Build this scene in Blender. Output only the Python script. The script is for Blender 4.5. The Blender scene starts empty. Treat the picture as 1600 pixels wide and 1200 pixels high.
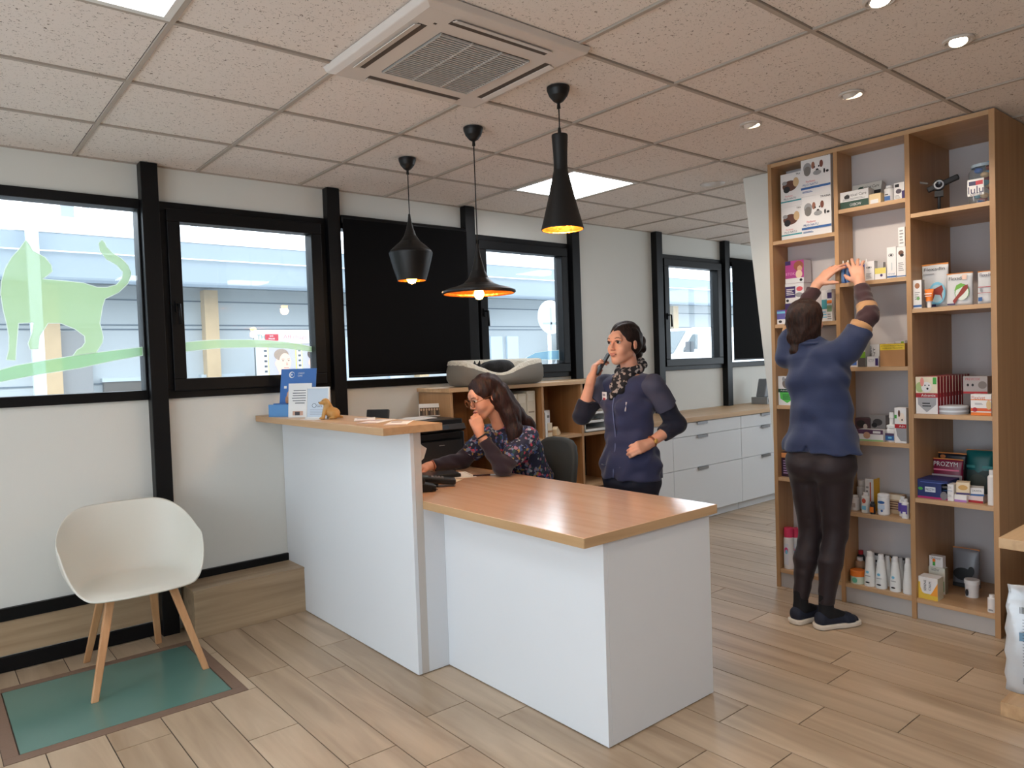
import bpy, math, random
import numpy as np
from mathutils import Vector, Matrix, Euler
random.seed(7)
SC = bpy.context.scene
COL = SC.collection
PI = math.pi

# ---------------------------------------------------------------- camera, world, exposure
cam_data = bpy.data.cameras.new('camera')
cam = bpy.data.objects.new('camera', cam_data); COL.objects.link(cam)
cam_data.sensor_width = 36.0
cam_data.lens = 1136.74 / 1600.0 * 36.0
cam_data.clip_start = 0.05; cam_data.clip_end = 400
def cam_matrix(yaw, pit, rol, loc):
    f = Vector((math.cos(pit)*math.sin(yaw), math.cos(pit)*math.cos(yaw), math.sin(pit)))
    r = Vector((math.cos(yaw), -math.sin(yaw), 0)); u = r.cross(f)
    r2 = r*math.cos(rol)+u*math.sin(rol); u2 = -r*math.sin(rol)+u*math.cos(rol)
    m = Matrix.Identity(4)
    for i in range(3):
        m[i][0] = r2[i]; m[i][1] = u2[i]; m[i][2] = -f[i]; m[i][3] = loc[i]
    return m
cam.matrix_world = cam_matrix(0.691621574, -0.0321420074, -0.0343069168, (-0.70389, -4.30318, 1.43))
SC.camera = cam

def lin(c):
    out = []
    for v in c:
        v = v/255.0
        out.append(v/12.92 if v <= 0.04045 else ((v+0.055)/1.055)**2.4)
    return tuple(out)

world = bpy.data.worlds.new('overcast_sky'); SC.world = world
world.use_nodes = True
wn = world.node_tree.nodes; wl = world.node_tree.links
wn.clear()
w_out = wn.new('ShaderNodeOutputWorld'); w_bg = wn.new('ShaderNodeBackground')
w_co = wn.new('ShaderNodeTexCoord'); w_no = wn.new('ShaderNodeTexNoise'); w_rp = wn.new('ShaderNodeValToRGB')
w_no.inputs['Scale'].default_value = 1.6; w_no.inputs['Detail'].default_value = 4
w_rp.color_ramp.elements[0].color = (0.80, 0.90, 1.0, 1); w_rp.color_ramp.elements[1].color = (0.95, 0.98, 1.0, 1)
wl.new(w_co.outputs['Generated'], w_no.inputs['Vector']); wl.new(w_no.outputs['Fac'], w_rp.inputs['Fac'])
wl.new(w_rp.outputs['Color'], w_bg.inputs['Color']); w_bg.inputs['Strength'].default_value = 3.0
wl.new(w_bg.outputs['Background'], w_out.inputs['Surface'])

SC.view_settings.view_transform = 'Standard'
SC.view_settings.look = 'None'
SC.view_settings.exposure = 0.62
SC.view_settings.gamma = 1.0
SC.view_settings.use_curve_mapping = False

PANEL_POWER = 8.5      # ceiling light panel emission
SPOT_POWER = 40.0
PENDANT_POWER = 5.0

# ---------------------------------------------------------------- helpers: materials
_M = {}
def mat(name, col, rough=0.5, metal=0.0, bump=0.0, bscale=80.0, var=0.0, vscale=6.0, stretch=(1,1,1), emis=0.0, spec=0.5, trans=0.0, coat=0.0, ior=1.45, sheen=0.0, alpha=1.0):
    if name in _M: return _M[name]
    m = bpy.data.materials.new(name); m.use_nodes = True
    nt = m.node_tree; b = nt.nodes['Principled BSDF']
    c = lin(col)
    b.inputs['Base Color'].default_value = (*c, 1)
    b.inputs['Roughness'].default_value = rough; b.inputs['Metallic'].default_value = metal
    b.inputs['Specular IOR Level'].default_value = spec
    b.inputs['Transmission Weight'].default_value = trans; b.inputs['IOR'].default_value = ior
    b.inputs['Coat Weight'].default_value = coat; b.inputs['Sheen Weight'].default_value = sheen
    b.inputs['Alpha'].default_value = alpha
    if emis:
        b.inputs['Emission Color'].default_value = (*c, 1); b.inputs['Emission Strength'].default_value = emis
    if bump or var:
        tc = nt.nodes.new('ShaderNodeTexCoord'); mp = nt.nodes.new('ShaderNodeMapping')
        mp.inputs['Scale'].default_value = stretch
        nt.links.new(tc.outputs['Object'], mp.inputs['Vector'])
    if var:
        n = nt.nodes.new('ShaderNodeTexNoise'); n.inputs['Scale'].default_value = vscale; n.inputs['Detail'].default_value = 5
        r = nt.nodes.new('ShaderNodeValToRGB')
        lo = tuple(v*(1-var) for v in c); hi = tuple(min(1, v*(1+var)) for v in c)
        r.color_ramp.elements[0].position = 0.3; r.color_ramp.elements[1].position = 0.7
        r.color_ramp.elements[0].color = (*lo, 1); r.color_ramp.elements[1].color = (*hi, 1)
        nt.links.new(mp.outputs['Vector'], n.inputs['Vector']); nt.links.new(n.outputs['Fac'], r.inputs['Fac'])
        nt.links.new(r.outputs['Color'], b.inputs['Base Color'])
    if bump:
        n2 = nt.nodes.new('ShaderNodeTexNoise'); n2.inputs['Scale'].default_value = bscale; n2.inputs['Detail'].default_value = 3
        bp = nt.nodes.new('ShaderNodeBump'); bp.inputs['Strength'].default_value = bump; bp.inputs['Distance'].default_value = 0.01
        nt.links.new(mp.outputs['Vector'], n2.inputs['Vector']); nt.links.new(n2.outputs['Fac'], bp.inputs['Height'])
        nt.links.new(bp.outputs['Normal'], b.inputs['Normal'])
    _M[name] = m
    return m
def P(r, g, b, rough=0.45):
    """plain printed or plastic colour"""
    return mat('colour_%d_%d_%d_%d' % (r, g, b, int(rough*100)), (r, g, b), rough)
def wood(name, c1, c2, axis='z', rough=0.42, coat=0.0, bs=.12, cr=.1):
    if name in _M: return _M[name]
    m = bpy.data.materials.new(name); m.use_nodes = True
    nt = m.node_tree; b = nt.nodes['Principled BSDF']; N = nt.nodes.new; L = nt.links.new
    tc = N('ShaderNodeTexCoord'); mp = N('ShaderNodeMapping')
    sc = {'x': (0.7, 14, 14), 'y': (14, 0.7, 14), 'z': (14, 14, 0.7)}[axis]
    mp.inputs['Scale'].default_value = sc
    L(tc.outputs['Object'], mp.inputs['Vector'])
    n = N('ShaderNodeTexNoise'); n.inputs['Scale'].default_value = 1.6; n.inputs['Detail'].default_value = 6; n.inputs['Distortion'].default_value = 0.6
    L(mp.outputs['Vector'], n.inputs['Vector'])
    r = N('ShaderNodeValToRGB'); r.color_ramp.elements[0].position = 0.32; r.color_ramp.elements[1].position = 0.68
    r.color_ramp.elements[0].color = (*lin(c1), 1); r.color_ramp.elements[1].color = (*lin(c2), 1)
    L(n.outputs['Fac'], r.inputs['Fac']); L(r.outputs['Color'], b.inputs['Base Color'])
    n2 = N('ShaderNodeTexNoise'); n2.inputs['Scale'].default_value = 9; n2.inputs['Detail'].default_value = 4
    L(mp.outputs['Vector'], n2.inputs['Vector'])
    bp = N('ShaderNodeBump'); bp.inputs['Strength'].default_value = bs; bp.inputs['Distance'].default_value = 0.004
    L(n2.outputs['Fac'], bp.inputs['Height']); L(bp.outputs['Normal'], b.inputs['Normal'])
    b.inputs['Roughness'].default_value = rough; b.inputs['Coat Weight'].default_value = coat
    b.inputs['Coat Roughness'].default_value = cr
    _M[name] = m
    return m
def emit(name, col, s):
    if name in _M: return _M[name]
    m = bpy.data.materials.new(name); m.use_nodes = True; nt = m.node_tree
    nt.nodes.clear(); o = nt.nodes.new('ShaderNodeOutputMaterial'); e = nt.nodes.new('ShaderNodeEmission')
    e.inputs['Color'].default_value = (*lin(col), 1); e.inputs['Strength'].default_value = s
    nt.links.new(e.outputs[0], o.inputs[0]); _M[name] = m
    return m
def sheer(name, col, opac, refl=0.0, rough=0.02):
    """clear or tinted thin sheet: transparent + diffuse film + fresnel gloss"""
    if name in _M: return _M[name]
    m = bpy.data.materials.new(name); m.use_nodes = True; nt = m.node_tree
    nt.nodes.clear(); N = nt.nodes.new; L = nt.links.new
    o = N('ShaderNodeOutputMaterial'); t = N('ShaderNodeBsdfTransparent'); t.inputs['Color'].default_value = (0.96, 0.985, 1, 1)
    d = N('ShaderNodeBsdfDiffuse'); tl = N('ShaderNodeBsdfTranslucent')
    for q in (d, tl): q.inputs['Color'].default_value = (*lin(col), 1)
    a = N('ShaderNodeMixShader'); a.inputs[0].default_value = 0.55; L(d.outputs[0], a.inputs[1]); L(tl.outputs[0], a.inputs[2])
    x = N('ShaderNodeMixShader'); x.inputs[0].default_value = opac; L(t.outputs[0], x.inputs[1]); L(a.outputs[0], x.inputs[2])
    g = N('ShaderNodeBsdfGlossy'); g.inputs['Roughness'].default_value = rough
    f = N('ShaderNodeFresnel'); f.inputs['IOR'].default_value = 1.5
    mm = N('ShaderNodeMath'); mm.operation = 'MULTIPLY'; mm.inputs[1].default_value = refl; L(f.outputs[0], mm.inputs[0])
    gm = N('ShaderNodeNewGeometry'); iv = N('ShaderNodeMath'); iv.operation = 'SUBTRACT'; iv.inputs[0].default_value = 1.0; L(gm.outputs['Backfacing'], iv.inputs[1])
    m2 = N('ShaderNodeMath'); m2.operation = 'MULTIPLY'; L(mm.outputs[0], m2.inputs[0]); L(iv.outputs[0], m2.inputs[1]); mm = m2
    y = N('ShaderNodeMixShader'); L(mm.outputs[0], y.inputs[0]); L(x.outputs[0], y.inputs[1]); L(g.outputs[0], y.inputs[2])
    L(y.outputs[0], o.inputs[0]); _M[name] = m
    return m

# ---------------------------------------------------------------- helpers: geometry
_T = {}
def text_geo(s):
    if s in _T: return _T[s]
    cu = bpy.data.curves.new('lettering', 'FONT'); cu.body = s; cu.resolution_u = 2
    ob = bpy.data.objects.new('lettering', cu); COL.objects.link(ob)
    dg = bpy.context.evaluated_depsgraph_get(); me = bpy.data.meshes.new_from_object(ob.evaluated_get(dg))
    v = [tuple(q.co) for q in me.vertices]; f = [tuple(p.vertices) for p in me.polygons]
    bpy.data.objects.remove(ob); bpy.data.curves.remove(cu); bpy.data.meshes.remove(me)
    if v:
        x0 = min(q[0] for q in v); x1 = max(q[0] for q in v); y0 = min(q[1] for q in v); y1 = max(q[1] for q in v)
        v = [((q[0]-x0)/(x1-x0), (q[1]-y0)/(y1-y0)) for q in v]; asp = (x1-x0)/(y1-y0)
    else: asp = 1
    _T[s] = (v, f, asp)
    return _T[s]
class MB:
    def __init__(s): s.v = []; s.f = []; s.m = []; s.mats = []; s.T = Matrix.Identity(4); s.sm = []
    def mi(s, m):
        if m not in s.mats: s.mats.append(m)
        return s.mats.index(m)
    def add(s, vs, fs, m, smooth=False):
        o = len(s.v); k = s.mi(m)
        for q in vs: s.v.append(tuple(s.T @ Vector(q)))
        for q in fs: s.f.append(tuple(o+i for i in q)); s.m.append(k); s.sm.append(smooth)
    def box(s, x0, x1, y0, y1, z0, z1, m):
        if x0 > x1: x0, x1 = x1, x0
        if y0 > y1: y0, y1 = y1, y0
        s.add([(x0,y0,z0),(x1,y0,z0),(x1,y1,z0),(x0,y1,z0),(x0,y0,z1),(x1,y0,z1),(x1,y1,z1),(x0,y1,z1)],
              [(0,3,2,1),(4,5,6,7),(0,1,5,4),(1,2,6,5),(2,3,7,6),(3,0,4,7)], m); return s
    def rect(s, x0, x1, z0, z1, y, m):      # faces -Y
        s.add([(x0,y,z0),(x1,y,z0),(x1,y,z1),(x0,y,z1)], [(0,1,2,3)], m); return s
    def disc(s, x, z, rx, rz, y, m, n=18):
        s.add([(x+rx*math.cos(2*PI*i/n), y, z+rz*math.sin(2*PI*i/n)) for i in range(n)], [tuple(range(n))], m); return s
    def poly(s, pts, y, m):
        s.add([(p[0], y, p[1]) for p in pts], [tuple(range(len(pts)))], m); return s
    def text(s, st, x, z, h, y, m, w=None, vert=False):  # centred at x,z on a plane facing -Y
        v, f, a = text_geo(st)
        w = w if w is not None else a*h
        if vert: vs = [(x-(q[1]-.5)*h, y, z+(q[0]-.5)*w) for q in v]
        else: vs = [(x+(q[0]-.5)*w, y, z+(q[1]-.5)*h) for q in v]
        s.add(vs, f, m); return s
    def prism(s, pts, d0, d1, m, axis='y', smooth=False):
        n = len(pts)
        def q(p, d): return {'y': (p[0], d, p[1]), 'x': (d, p[0], p[1]), 'z': (p[0], p[1], d)}[axis]
        vs = [q(p, d0) for p in pts]+[q(p, d1) for p in pts]
        fs = [tuple(range(n))[::-1], tuple(range(n, 2*n))]+[(i, (i+1) % n, n+(i+1) % n, n+i) for i in range(n)]
        s.add(vs, fs, m, smooth); return s
    def tube(s, pts, r, m, n=10, cap=True):
        pts = [Vector(p) for p in pts]; R = r if isinstance(r, (list, tuple)) else [r]*len(pts)
        vs = []; up = None
        for i, p in enumerate(pts):
            t = (pts[min(i+1, len(pts)-1)]-pts[max(i-1, 0)]).normalized()
            if up is None: up = Vector((0,0,1)) if abs(t.z) < .9 else Vector((1,0,0))
            a = t.cross(up).normalized(); b = a.cross(t).normalized(); up = b
            for k in range(n):
                an = 2*PI*k/n; vs.append(p+a*math.cos(an)*R[i]+b*math.sin(an)*R[i])
        fs = []
        for i in range(len(pts)-1):
            for k in range(n): fs.append((i*n+k, i*n+(k+1) % n, (i+1)*n+(k+1) % n, (i+1)*n+k))
        if cap: fs.append(tuple(range(n))[::-1]); fs.append(tuple(range((len(pts)-1)*n, len(pts)*n)))
        s.add(vs, fs, m, True); return s
    def lathe(s, prof, m, c=(0,0,0), n=28, sx=1.0, sy=1.0, ms=None):
        # prof: list of (radius, z); ms: optional per-ring materials
        for i in range(len(prof)-1):
            (r0, z0), (r1, z1) = prof[i], prof[i+1]; mm = ms[i] if ms else m
            vs = []; fs = []
            for k in range(n):
                an = 2*PI*k/n; ca, sa = math.cos(an), math.sin(an)
                vs.append((c[0]+r0*ca*sx, c[1]+r0*sa*sy, c[2]+z0)); vs.append((c[0]+r1*ca*sx, c[1]+r1*sa*sy, c[2]+z1))
            for k in range(n):
                k2 = (k+1) % n; fs.append((2*k, 2*k2, 2*k2+1, 2*k+1))
            s.add(vs, fs, mm, abs(z1-z0) > 1e-5)
        return s
    def cyl(s, x, y, z0, z1, r0, r1, m, n=24):
        s.lathe([(0.0001, z0), (r0, z0), (r1, z1), (0.0001, z1)], m, (x, y, 0), n); return s
    def ball(s, c, r, m, n=14, k=9):
        rx, ry, rz = r if isinstance(r, tuple) else (r, r, r)
        s.lathe([(max(1e-4, rx*math.sin(PI*i/k)), -rz*math.cos(PI*i/k)) for i in range(k+1)], m, c, n, 1.0, ry/rx); return s
    def build(s, name, parent=None, bevel=0.0, solid=0.0, merge=False, loc=None, rz=0.0):
        me = bpy.data.meshes.new(name); me.from_pydata(s.v, [], s.f)
        for m in s.mats: me.materials.append(m)
        me.polygons.foreach_set('material_index', s.m); me.polygons.foreach_set('use_smooth', s.sm)
        me.update()
        o = bpy.data.objects.new(name, me); COL.objects.link(o)
        if merge:
            w = o.modifiers.new('weld', 'WELD'); w.merge_threshold = 0.0002
        if solid:
            w = o.modifiers.new('solid', 'SOLIDIFY'); w.thickness = solid; w.offset = -1
        if bevel:
            w = o.modifiers.new('bevel', 'BEVEL'); w.width = bevel; w.segments = 2; w.limit_method = 'ANGLE'; w.angle_limit = 0.7
        if parent is not None: o.parent = parent
        if loc is not None: o.location = loc
        if rz: o.rotation_euler = (0, 0, rz)
        return o
def tag(o, label=None, cat=None, group=None, kind=None):
    if label: o['label'] = label
    if cat: o['category'] = cat
    if group: o['group'] = group
    if kind: o['kind'] = kind
    return o
def thing(name, label, cat, loc=(0,0,0), rz=0.0, group=None, kind=None):
    o = bpy.data.objects.new(name, None); COL.objects.link(o); o.empty_display_size = 0.05
    o.location = loc; o.rotation_euler = (0, 0, rz)
    return tag(o, label, cat, group, kind)
def copy_tree(o, parent=None):
    c = o.copy(); COL.objects.link(c)
    if parent is not None: c.parent = parent
    for ch in [x for x in bpy.data.objects if x.parent == o]: copy_tree(ch, c)
    return c
def B(name, m, *boxes, parent=None, bevel=0.0, kind=None):
    b = MB()
    for q in boxes: b.box(*q, m)
    o = b.build(name, parent, bevel)
    if kind: o['kind'] = kind
    return o
# ---------------------------------------------------------------- setting materials
WHITE_WALL = mat('painted_wall', (216, 216, 210), 0.75, bump=0.05, bscale=180, var=0.02, vscale=1.2)
BLACK = mat('black_aluminium', (9, 9, 11), 0.42, spec=.3)
BLIND = mat('black_blind_fabric', (9, 8, 9), 0.9, spec=.15)
OAK_Z = wood('light_oak_vertical', (168, 128, 88), (182, 142, 100), 'z')
OAK_Y = wood('light_oak_along_y', (180, 144, 106), (196, 160, 122), 'y')
OAK_X = wood('light_oak_along_x', (178, 144, 106), (202, 168, 128), 'x')
DESK_Y = wood('desk_top_oak', (224, 178, 142), (236, 194, 160), 'y', 0.24, coat=1.0, bs=.0, cr=.18)
EDGE_Y = wood('desk_edge_oak', (178, 142, 100), (196, 160, 118), 'y', 0.4)
LAM = mat('white_laminate', (222, 226, 230), 0.38, bump=0.02, bscale=400)
LAMD = mat('white_laminate_shaded', (196, 190, 183), 0.45)  # darker laminate copy with end-face shade painted into the colour
GLASS = sheer('window_glass', (215, 230, 240), 0.05, 1.0)

def tile_mat(name, c1, c2):
    m = bpy.data.materials.new(name); m.use_nodes = True; nt = m.node_tree; b = nt.nodes['Principled BSDF']; N = nt.nodes.new; L = nt.links.new
    tc = N('ShaderNodeTexCoord'); at = N('ShaderNodeAttribute'); at.attribute_name = 'tile_tone'
    mp = N('ShaderNodeMapping'); mp.inputs['Scale'].default_value = (9, 0.9, 9)
    cx = N('ShaderNodeCombineXYZ'); ml = N('ShaderNodeMath'); ml.operation = 'MULTIPLY'; ml.inputs[1].default_value = 40
    L(at.outputs['Fac'], ml.inputs[0]); L(ml.outputs[0], cx.inputs[2]); L(ml.outputs[0], cx.inputs[0])
    L(tc.outputs['Object'], mp.inputs['Vector']); L(cx.outputs[0], mp.inputs['Location'])
    n = N('ShaderNodeTexNoise'); n.inputs['Scale'].default_value = 1.3; n.inputs['Detail'].default_value = 6; n.inputs['Distortion'].default_value = 0.8
    L(mp.outputs[0], n.inputs['Vector'])
    ad = N('ShaderNodeMath'); ad.operation = 'MULTIPLY_ADD'; ad.inputs[1].default_value = 0.22; L(at.outputs['Fac'], ad.inputs[0]); L(n.outputs['Fac'], ad.inputs[2])
    r = N('ShaderNodeValToRGB'); e = r.color_ramp.elements; e[0].position = 0.36; e[1].position = 0.86
    e[0].color = (*lin(c1), 1); e[1].color = (*lin(c2), 1)
    L(ad.outputs[0], r.inputs['Fac']); L(r.outputs['Color'], b.inputs['Base Color'])
    b.inputs['Roughness'].default_value = 0.3; b.inputs['Specular IOR Level'].default_value = 0.45
    bp = N('ShaderNodeBump'); bp.inputs['Strength'].default_value = 0.12; bp.inputs['Distance'].default_value = 0.004
    L(n.outputs['Fac'], bp.inputs['Height']); L(bp.outputs[0], b.inputs['Normal'])
    return m
FLOOR_TILE = tile_mat('wood_look_floor_tile', (154, 131, 106), (194, 172, 146))
GROUT = mat('dark_grout', (74, 62, 52), 0.8)

# floor: planks running away from the window wall, one mesh
XW = 0.2025
PH = {-5:.045, -4:.225, -3:.04, -2:.5, -1:.922, 0:.12, 1:.817, 2:.027, 3:.732, 4:.948, 5:.645, 6:.861, 7:.141, 8:.769, 9:.68, 10:.13, 11:.72}
MAT_X0, MAT_X1, MAT_Y0, MAT_Y1 = -0.50, 0.40, -1.05, -0.235
fl = MB(); tones = []
fl.box(-3.3, 7.8, -7.2, 0.2, -0.12, -0.003, GROUT); tones += [0]*6
def tile(x0, x1, y0, y1):
    g = 0.0022
    x0 += g; x1 -= g; y0 += g; y1 -= g
    if x1-x0 < .01 or y1-y0 < .01: return
    fl.box(x0, x1, y0, y1, -0.01, 0.0, FLOOR_TILE); t = random.random(); tones.extend([t]*6)
for n in range(-20, 36):
    x0 = 0.642+XW*n; x1 = x0+XW; ph = PH.get(n, random.random())
    y = -ph+1.0
    while y > -7.2:
        a, b_ = y-1.0, min(y, 0.0); y -= 1.0
        if b_ <= a: continue
        a = max(a, -7.2)
        # cut out the glazed pit in front of the wall
        if x1 > MAT_X0 and x0 < MAT_X1 and b_ > MAT_Y0 and a < MAT_Y1:
            if a < MAT_Y0: tile(x0, x1, a, MAT_Y0)
            if b_ > MAT_Y1: tile(x0, x1, max(a, MAT_Y1), b_)
            if x0 < MAT_X0: tile(x0, MAT_X0, max(a, MAT_Y0), min(b_, MAT_Y1))
            if x1 > MAT_X1: tile(MAT_X1, x1, max(a, MAT_Y0), min(b_, MAT_Y1))
        else: tile(x0, x1, a, b_)
fo = fl.build('floor'); fo['kind'] = 'structure'
at = fo.data.attributes.new('tile_tone', 'FLOAT', 'FACE'); at.data.foreach_set('value', np.array(tones, dtype=np.float32))

# ceiling: mineral fibre tiles and T bars
def ceil_mat():
    m = bpy.data.materials.new('mineral_fibre_tile'); m.use_nodes = True; nt = m.node_tree; b = nt.nodes['Principled BSDF']; N = nt.nodes.new; L = nt.links.new
    tc = N('ShaderNodeTexCoord')
    n = N('ShaderNodeTexNoise'); n.inputs['Scale'].default_value = 105; n.inputs['Detail'].default_value = 2; n.inputs['Distortion'].default_value = 1.2
    L(tc.outputs['Object'], n.inputs['Vector'])
    r = N('ShaderNodeValToRGB'); e = r.color_ramp.elements; e[0].position = 0.30; e[1].position = 0.38
    e[0].color = (*lin((120, 104, 92)), 1); e[1].color = (*lin((232, 223, 216)), 1)  # dark specks paint in the shade of the tile pits
    L(n.outputs['Fac'], r.inputs['Fac']); L(r.outputs['Color'], b.inputs['Base Color'])
    bp = N('ShaderNodeBump'); bp.inputs['Strength'].default_value = 0.3; bp.inputs['Distance'].default_value = 0.003
    L(r.outputs['Color'], bp.inputs['Height']); L(bp.outputs[0], b.inputs['Normal'])
    b.inputs['Roughness'].default_value = 0.9; b.inputs['Specular IOR Level'].default_value = 0.15
    return m
CT = ceil_mat(); TBAR = mat('ceiling_t_bar', (176, 164, 152), 0.6); SHADOW_GAP = mat('ceiling_shadow_line', (70, 62, 56), 0.9)  # dark slab behind the tiles paints the shadow lines along the bars
ZC = 2.554
cb = MB()
cb.box(-3.3, 7.8, -7.2, 0.25, ZC+0.012, ZC+0.12, SHADOW_GAP)
lights_at = [(4, 1), (-1, 3), (-1, 8), (9, 4), (8, 8), (-4, 5), (-4, 1), (2, 8), (4, 8)]   # column, row of the light panels; unseen ones added to fill the room
for i in range(-6, 13):
    for j in range(0, 13):
        if (i, j) in lights_at or (i, j) == (1, 3): continue
        x0 = i*.6; y1 = -j*.6
        cb.box(max(x0+.0115, -3.3), min(x0+.5885, 7.8), max(y1-.5885, -7.2), y1-.0115, ZC+0.004, ZC+0.02, CT)
co = cb.build('ceiling'); co['kind'] = 'structure'
tb = MB()
for i in range(-5, 13): tb.box(i*.6-.0085, i*.6+.0085, -7.2, 0.0, ZC-.003, ZC+.006, TBAR)
for j in range(0, 13): tb.box(-3.3, 7.8, -j*.6-.0085, -j*.6+.0085, ZC-.0028, ZC+.006, TBAR)
to = tb.build('trim_1'); to['kind'] = 'structure'; to['label'] = 'grid of pale metal bars holding the ceiling tiles'

# ---- window wall (wall_front) : bay k spans posts PX[k-1]..PX[k]
def px(k): return 0.335+1.067*k
ZB, ZT = 1.285, 2.365
wf = MB()
wf.box(-3.3, 7.8, 0.0, 0.16, -0.1, ZB, WHITE_WALL)
wf.box(-3.3, 7.8, 0.0, 0.16, ZT, 2.6, WHITE_WALL)
wf.box(px(3), px(4), 0.0, 0.16, ZB, ZT, WHITE_WALL)
w0 = wf.build('wall_front'); w0['kind'] = 'structure'
# vertical black posts
for k in range(-3, 8):
    o = B('trim_%d' % (k+6), BLACK, (px(k)-.043, px(k)+.043, -.062 if k else -.072, .10, 0.0, ZC), bevel=.003); o['kind'] = 'structure'
    o['label'] = 'black square vertical post of the window wall'
SILVER = mat('aluminium_reveal', (150, 165, 185), 0.35, 0.3)
def window(n, k, fixed=False, blind=False):
    """window filling bay k (between post k-1 and post k)"""
    x0, x1 = px(k-1)+.043, px(k)-.043
    r = thing('window_%d' % n, None, None, (0, 0, 0), kind='structure')
    f = MB(); w = .052
    for q in ((x0, x1, -.02, .09, ZT-w, ZT), (x0, x1, -.02, .09, ZB, ZB+w), (x0, x0+.012 if fixed else x0+w, -.02, .09, ZB+w, ZT-w), (x1-(.012 if fixed else w), x1, -.02, .09, ZB+w, ZT-w)):
        f.box(*q, BLACK)
    f.build('window_frame', r, .003)
    if fixed: g = (x0+.012, x1-.012, ZB+w, ZT-w)
    else:
        s = MB(); a = .068; xa, xb, za, zb = x0+w-.012, x1-w+.012, ZB+w-.012, ZT-w+.012
        for q in ((xa, xb, zb-a, zb), (xa, xb, za, za+a), (xa, xa+a, za+a, zb-a), (xb-a, xb, za+a, zb-a)): s.box(q[0], q[1], -.045, .05, q[2], q[3], BLACK)
        so = s.build('sash', r, .004)
        g = (xa+a, xb-a, za+a, zb-a)
        if not blind:
            h = MB(); hz = 1.79
            h.box(xa+.022, xa+.046, -.056, -.044, hz-.03, hz+.03, BLACK)
            h.tube([(xa+.034, -.05, hz+.01), (xa+.034, -.085, hz+.01), (xa+.036, -.088, hz-.10)], .0085, BLACK)
            h.build('window_handle', r)
    p = MB(); p.box(g[0], g[1], .018, .024, g[2], g[3], GLASS); p.build('pane', r)
    return g
g0 = window(1, 0, True)
g1 = window(2, 1)
window(3, 2, True)
g3 = window(4, 3)
g5 = window(5, 5)
window(6, 6, True)
window(7, -1, True); window(8, -2, True)

# roller blinds pulled down (bays 2 and 6)
def blind(k, label):
    x0, x1 = px(k-1)+.05, px(k)-.05
    r = thing('roller_blind', label, 'blind', ((x0+x1)/2, -.05, ZT), group='roller blinds')
    a = MB(); w = (x1-x0)/2
    a.tube([(-w, 0, 0.0), (w, 0, 0.0)], .028, BLACK, 16); a.build('roller', r)
    c = MB(); c.box(-w, w, -.028, -.026, -.998, 0.0, BLIND); c.build('blind_fabric', r)
    d = MB(); d.box(-w, w, -.034, -.022, -1.010, -.996, BLACK); d.build('bottom_bar', r, .003)
blind(2, 'black roller blind pulled down in the bay behind the two left pendant lamps')
blind(6, 'black roller blind pulled down in the last bay by the tapered white column')

# low rails and plinth
def S(name, m, box, label=None, bevel=0.002):
    o = B(name, m, box, bevel=bevel); o['kind'] = 'structure'
    if label: o['label'] = label
    return o
SKIRT = wood('beige_skirting_tile', (150, 126, 98), (178, 154, 124), 'x', 0.35)
S('baseboard_left', SKIRT, (-3.3, px(0)-.043, -.012, 0.0, .08, .25))
S('trim_20', BLACK, (-3.3, px(0)-.043, -.022, 0.0, .25, .312), 'black upper rail over the skirting tiles')
S('trim_21', BLACK, (-3.3, px(0)-.043, -.022, 0.0, .003, .075), 'black lower rail under the skirting tiles')
S('trim_22', BLACK, (px(0)+.043, 1.03, -.022, 0.0, .262, .305), 'black rail along the top of the tiled plinth')
pl = MB()
pl.box(px(0)+.075, 1.03, -.24, 0.0, 0.0, .25, SKIRT); pl.box(px(0)+.07, 1.03, -.244, 0.0, .25, .262, SKIRT)
po = pl.build('trim_23', None, .002); po['kind'] = 'structure'; po['label'] = 'raised tiled plinth against the wall'
S('trim_24', BLACK, (3.55, 7.6, -.02, 0, .90, .912), 'dark line at the back of the worktop') if False else None

# glazed floor pit
MATF = mat('pit_frame', (122, 98, 82), 0.5, bump=.1, bscale=60)
TEAL = mat('teal_floor_glass', (92, 128, 118), 0.16, var=.06, vscale=3, spec=.6)
r = thing('floor_glass_panel', 'teal green glass panel set flush in the floor under the white chair', 'floor panel', (-.05, -.64, 0))
f = MB()
for q in ((-.45, .45, -.41, -.355), (-.45, .45, .36, .405), (-.45, -.40, -.355, .36), (.40, .45, -.355, .36)): f.box(q[0], q[1], q[2], q[3], -.02, .002, MATF)
f.build('panel_frame', r, .001)
f = MB(); f.box(-.395, .395, -.35, .355, -.02, .0005, TEAL); f.build('glass_sheet', r)

# tapered column and other walls
cw = MB()
cw.prism([(-1.895, 0), (-2.6, 0), (-2.6, ZC), (-1.633, ZC)], 3.50, 3.78, WHITE_WALL, 'x')
c0 = cw.build('wall_column', None, .004); c0['kind'] = 'structure'; c0['label'] = 'white boxed column that widens towards the ceiling'
S('wall_right', mat('taupe_bounce_cut', (118, 106, 94), .8), (3.86, 3.98, -7.2, -1.98, 0, 2.6), bevel=0)  # unseen wall coloured dark to cut light bounced onto the bookcase
fr = MB(); fr.box(7.6, 7.76, -7.2, 0.0, 0, .95, WHITE_WALL); fr.box(7.6, 7.76, -7.2, 0.0, 2.35, 2.6, WHITE_WALL); fr.box(7.6, 7.76, -.5, 0.0, .95, 2.35, WHITE_WALL); fr.box(7.6, 7.76, -7.2, -4.5, .95, 2.35, WHITE_WALL)
q = fr.build('wall_far_right'); q['kind'] = 'structure'
r = thing('window_11', None, None, kind='structure')
f = MB()
for y in (-4.5, -3.2, -1.85, -.55): f.box(7.64, 7.70, y, y+.05, .95, 2.35, BLACK)
f.build('window_frame', r); f = MB(); f.box(7.665, 7.671, -4.5, -.5, .95, 2.35, GLASS); f.build('pane', r)
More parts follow.
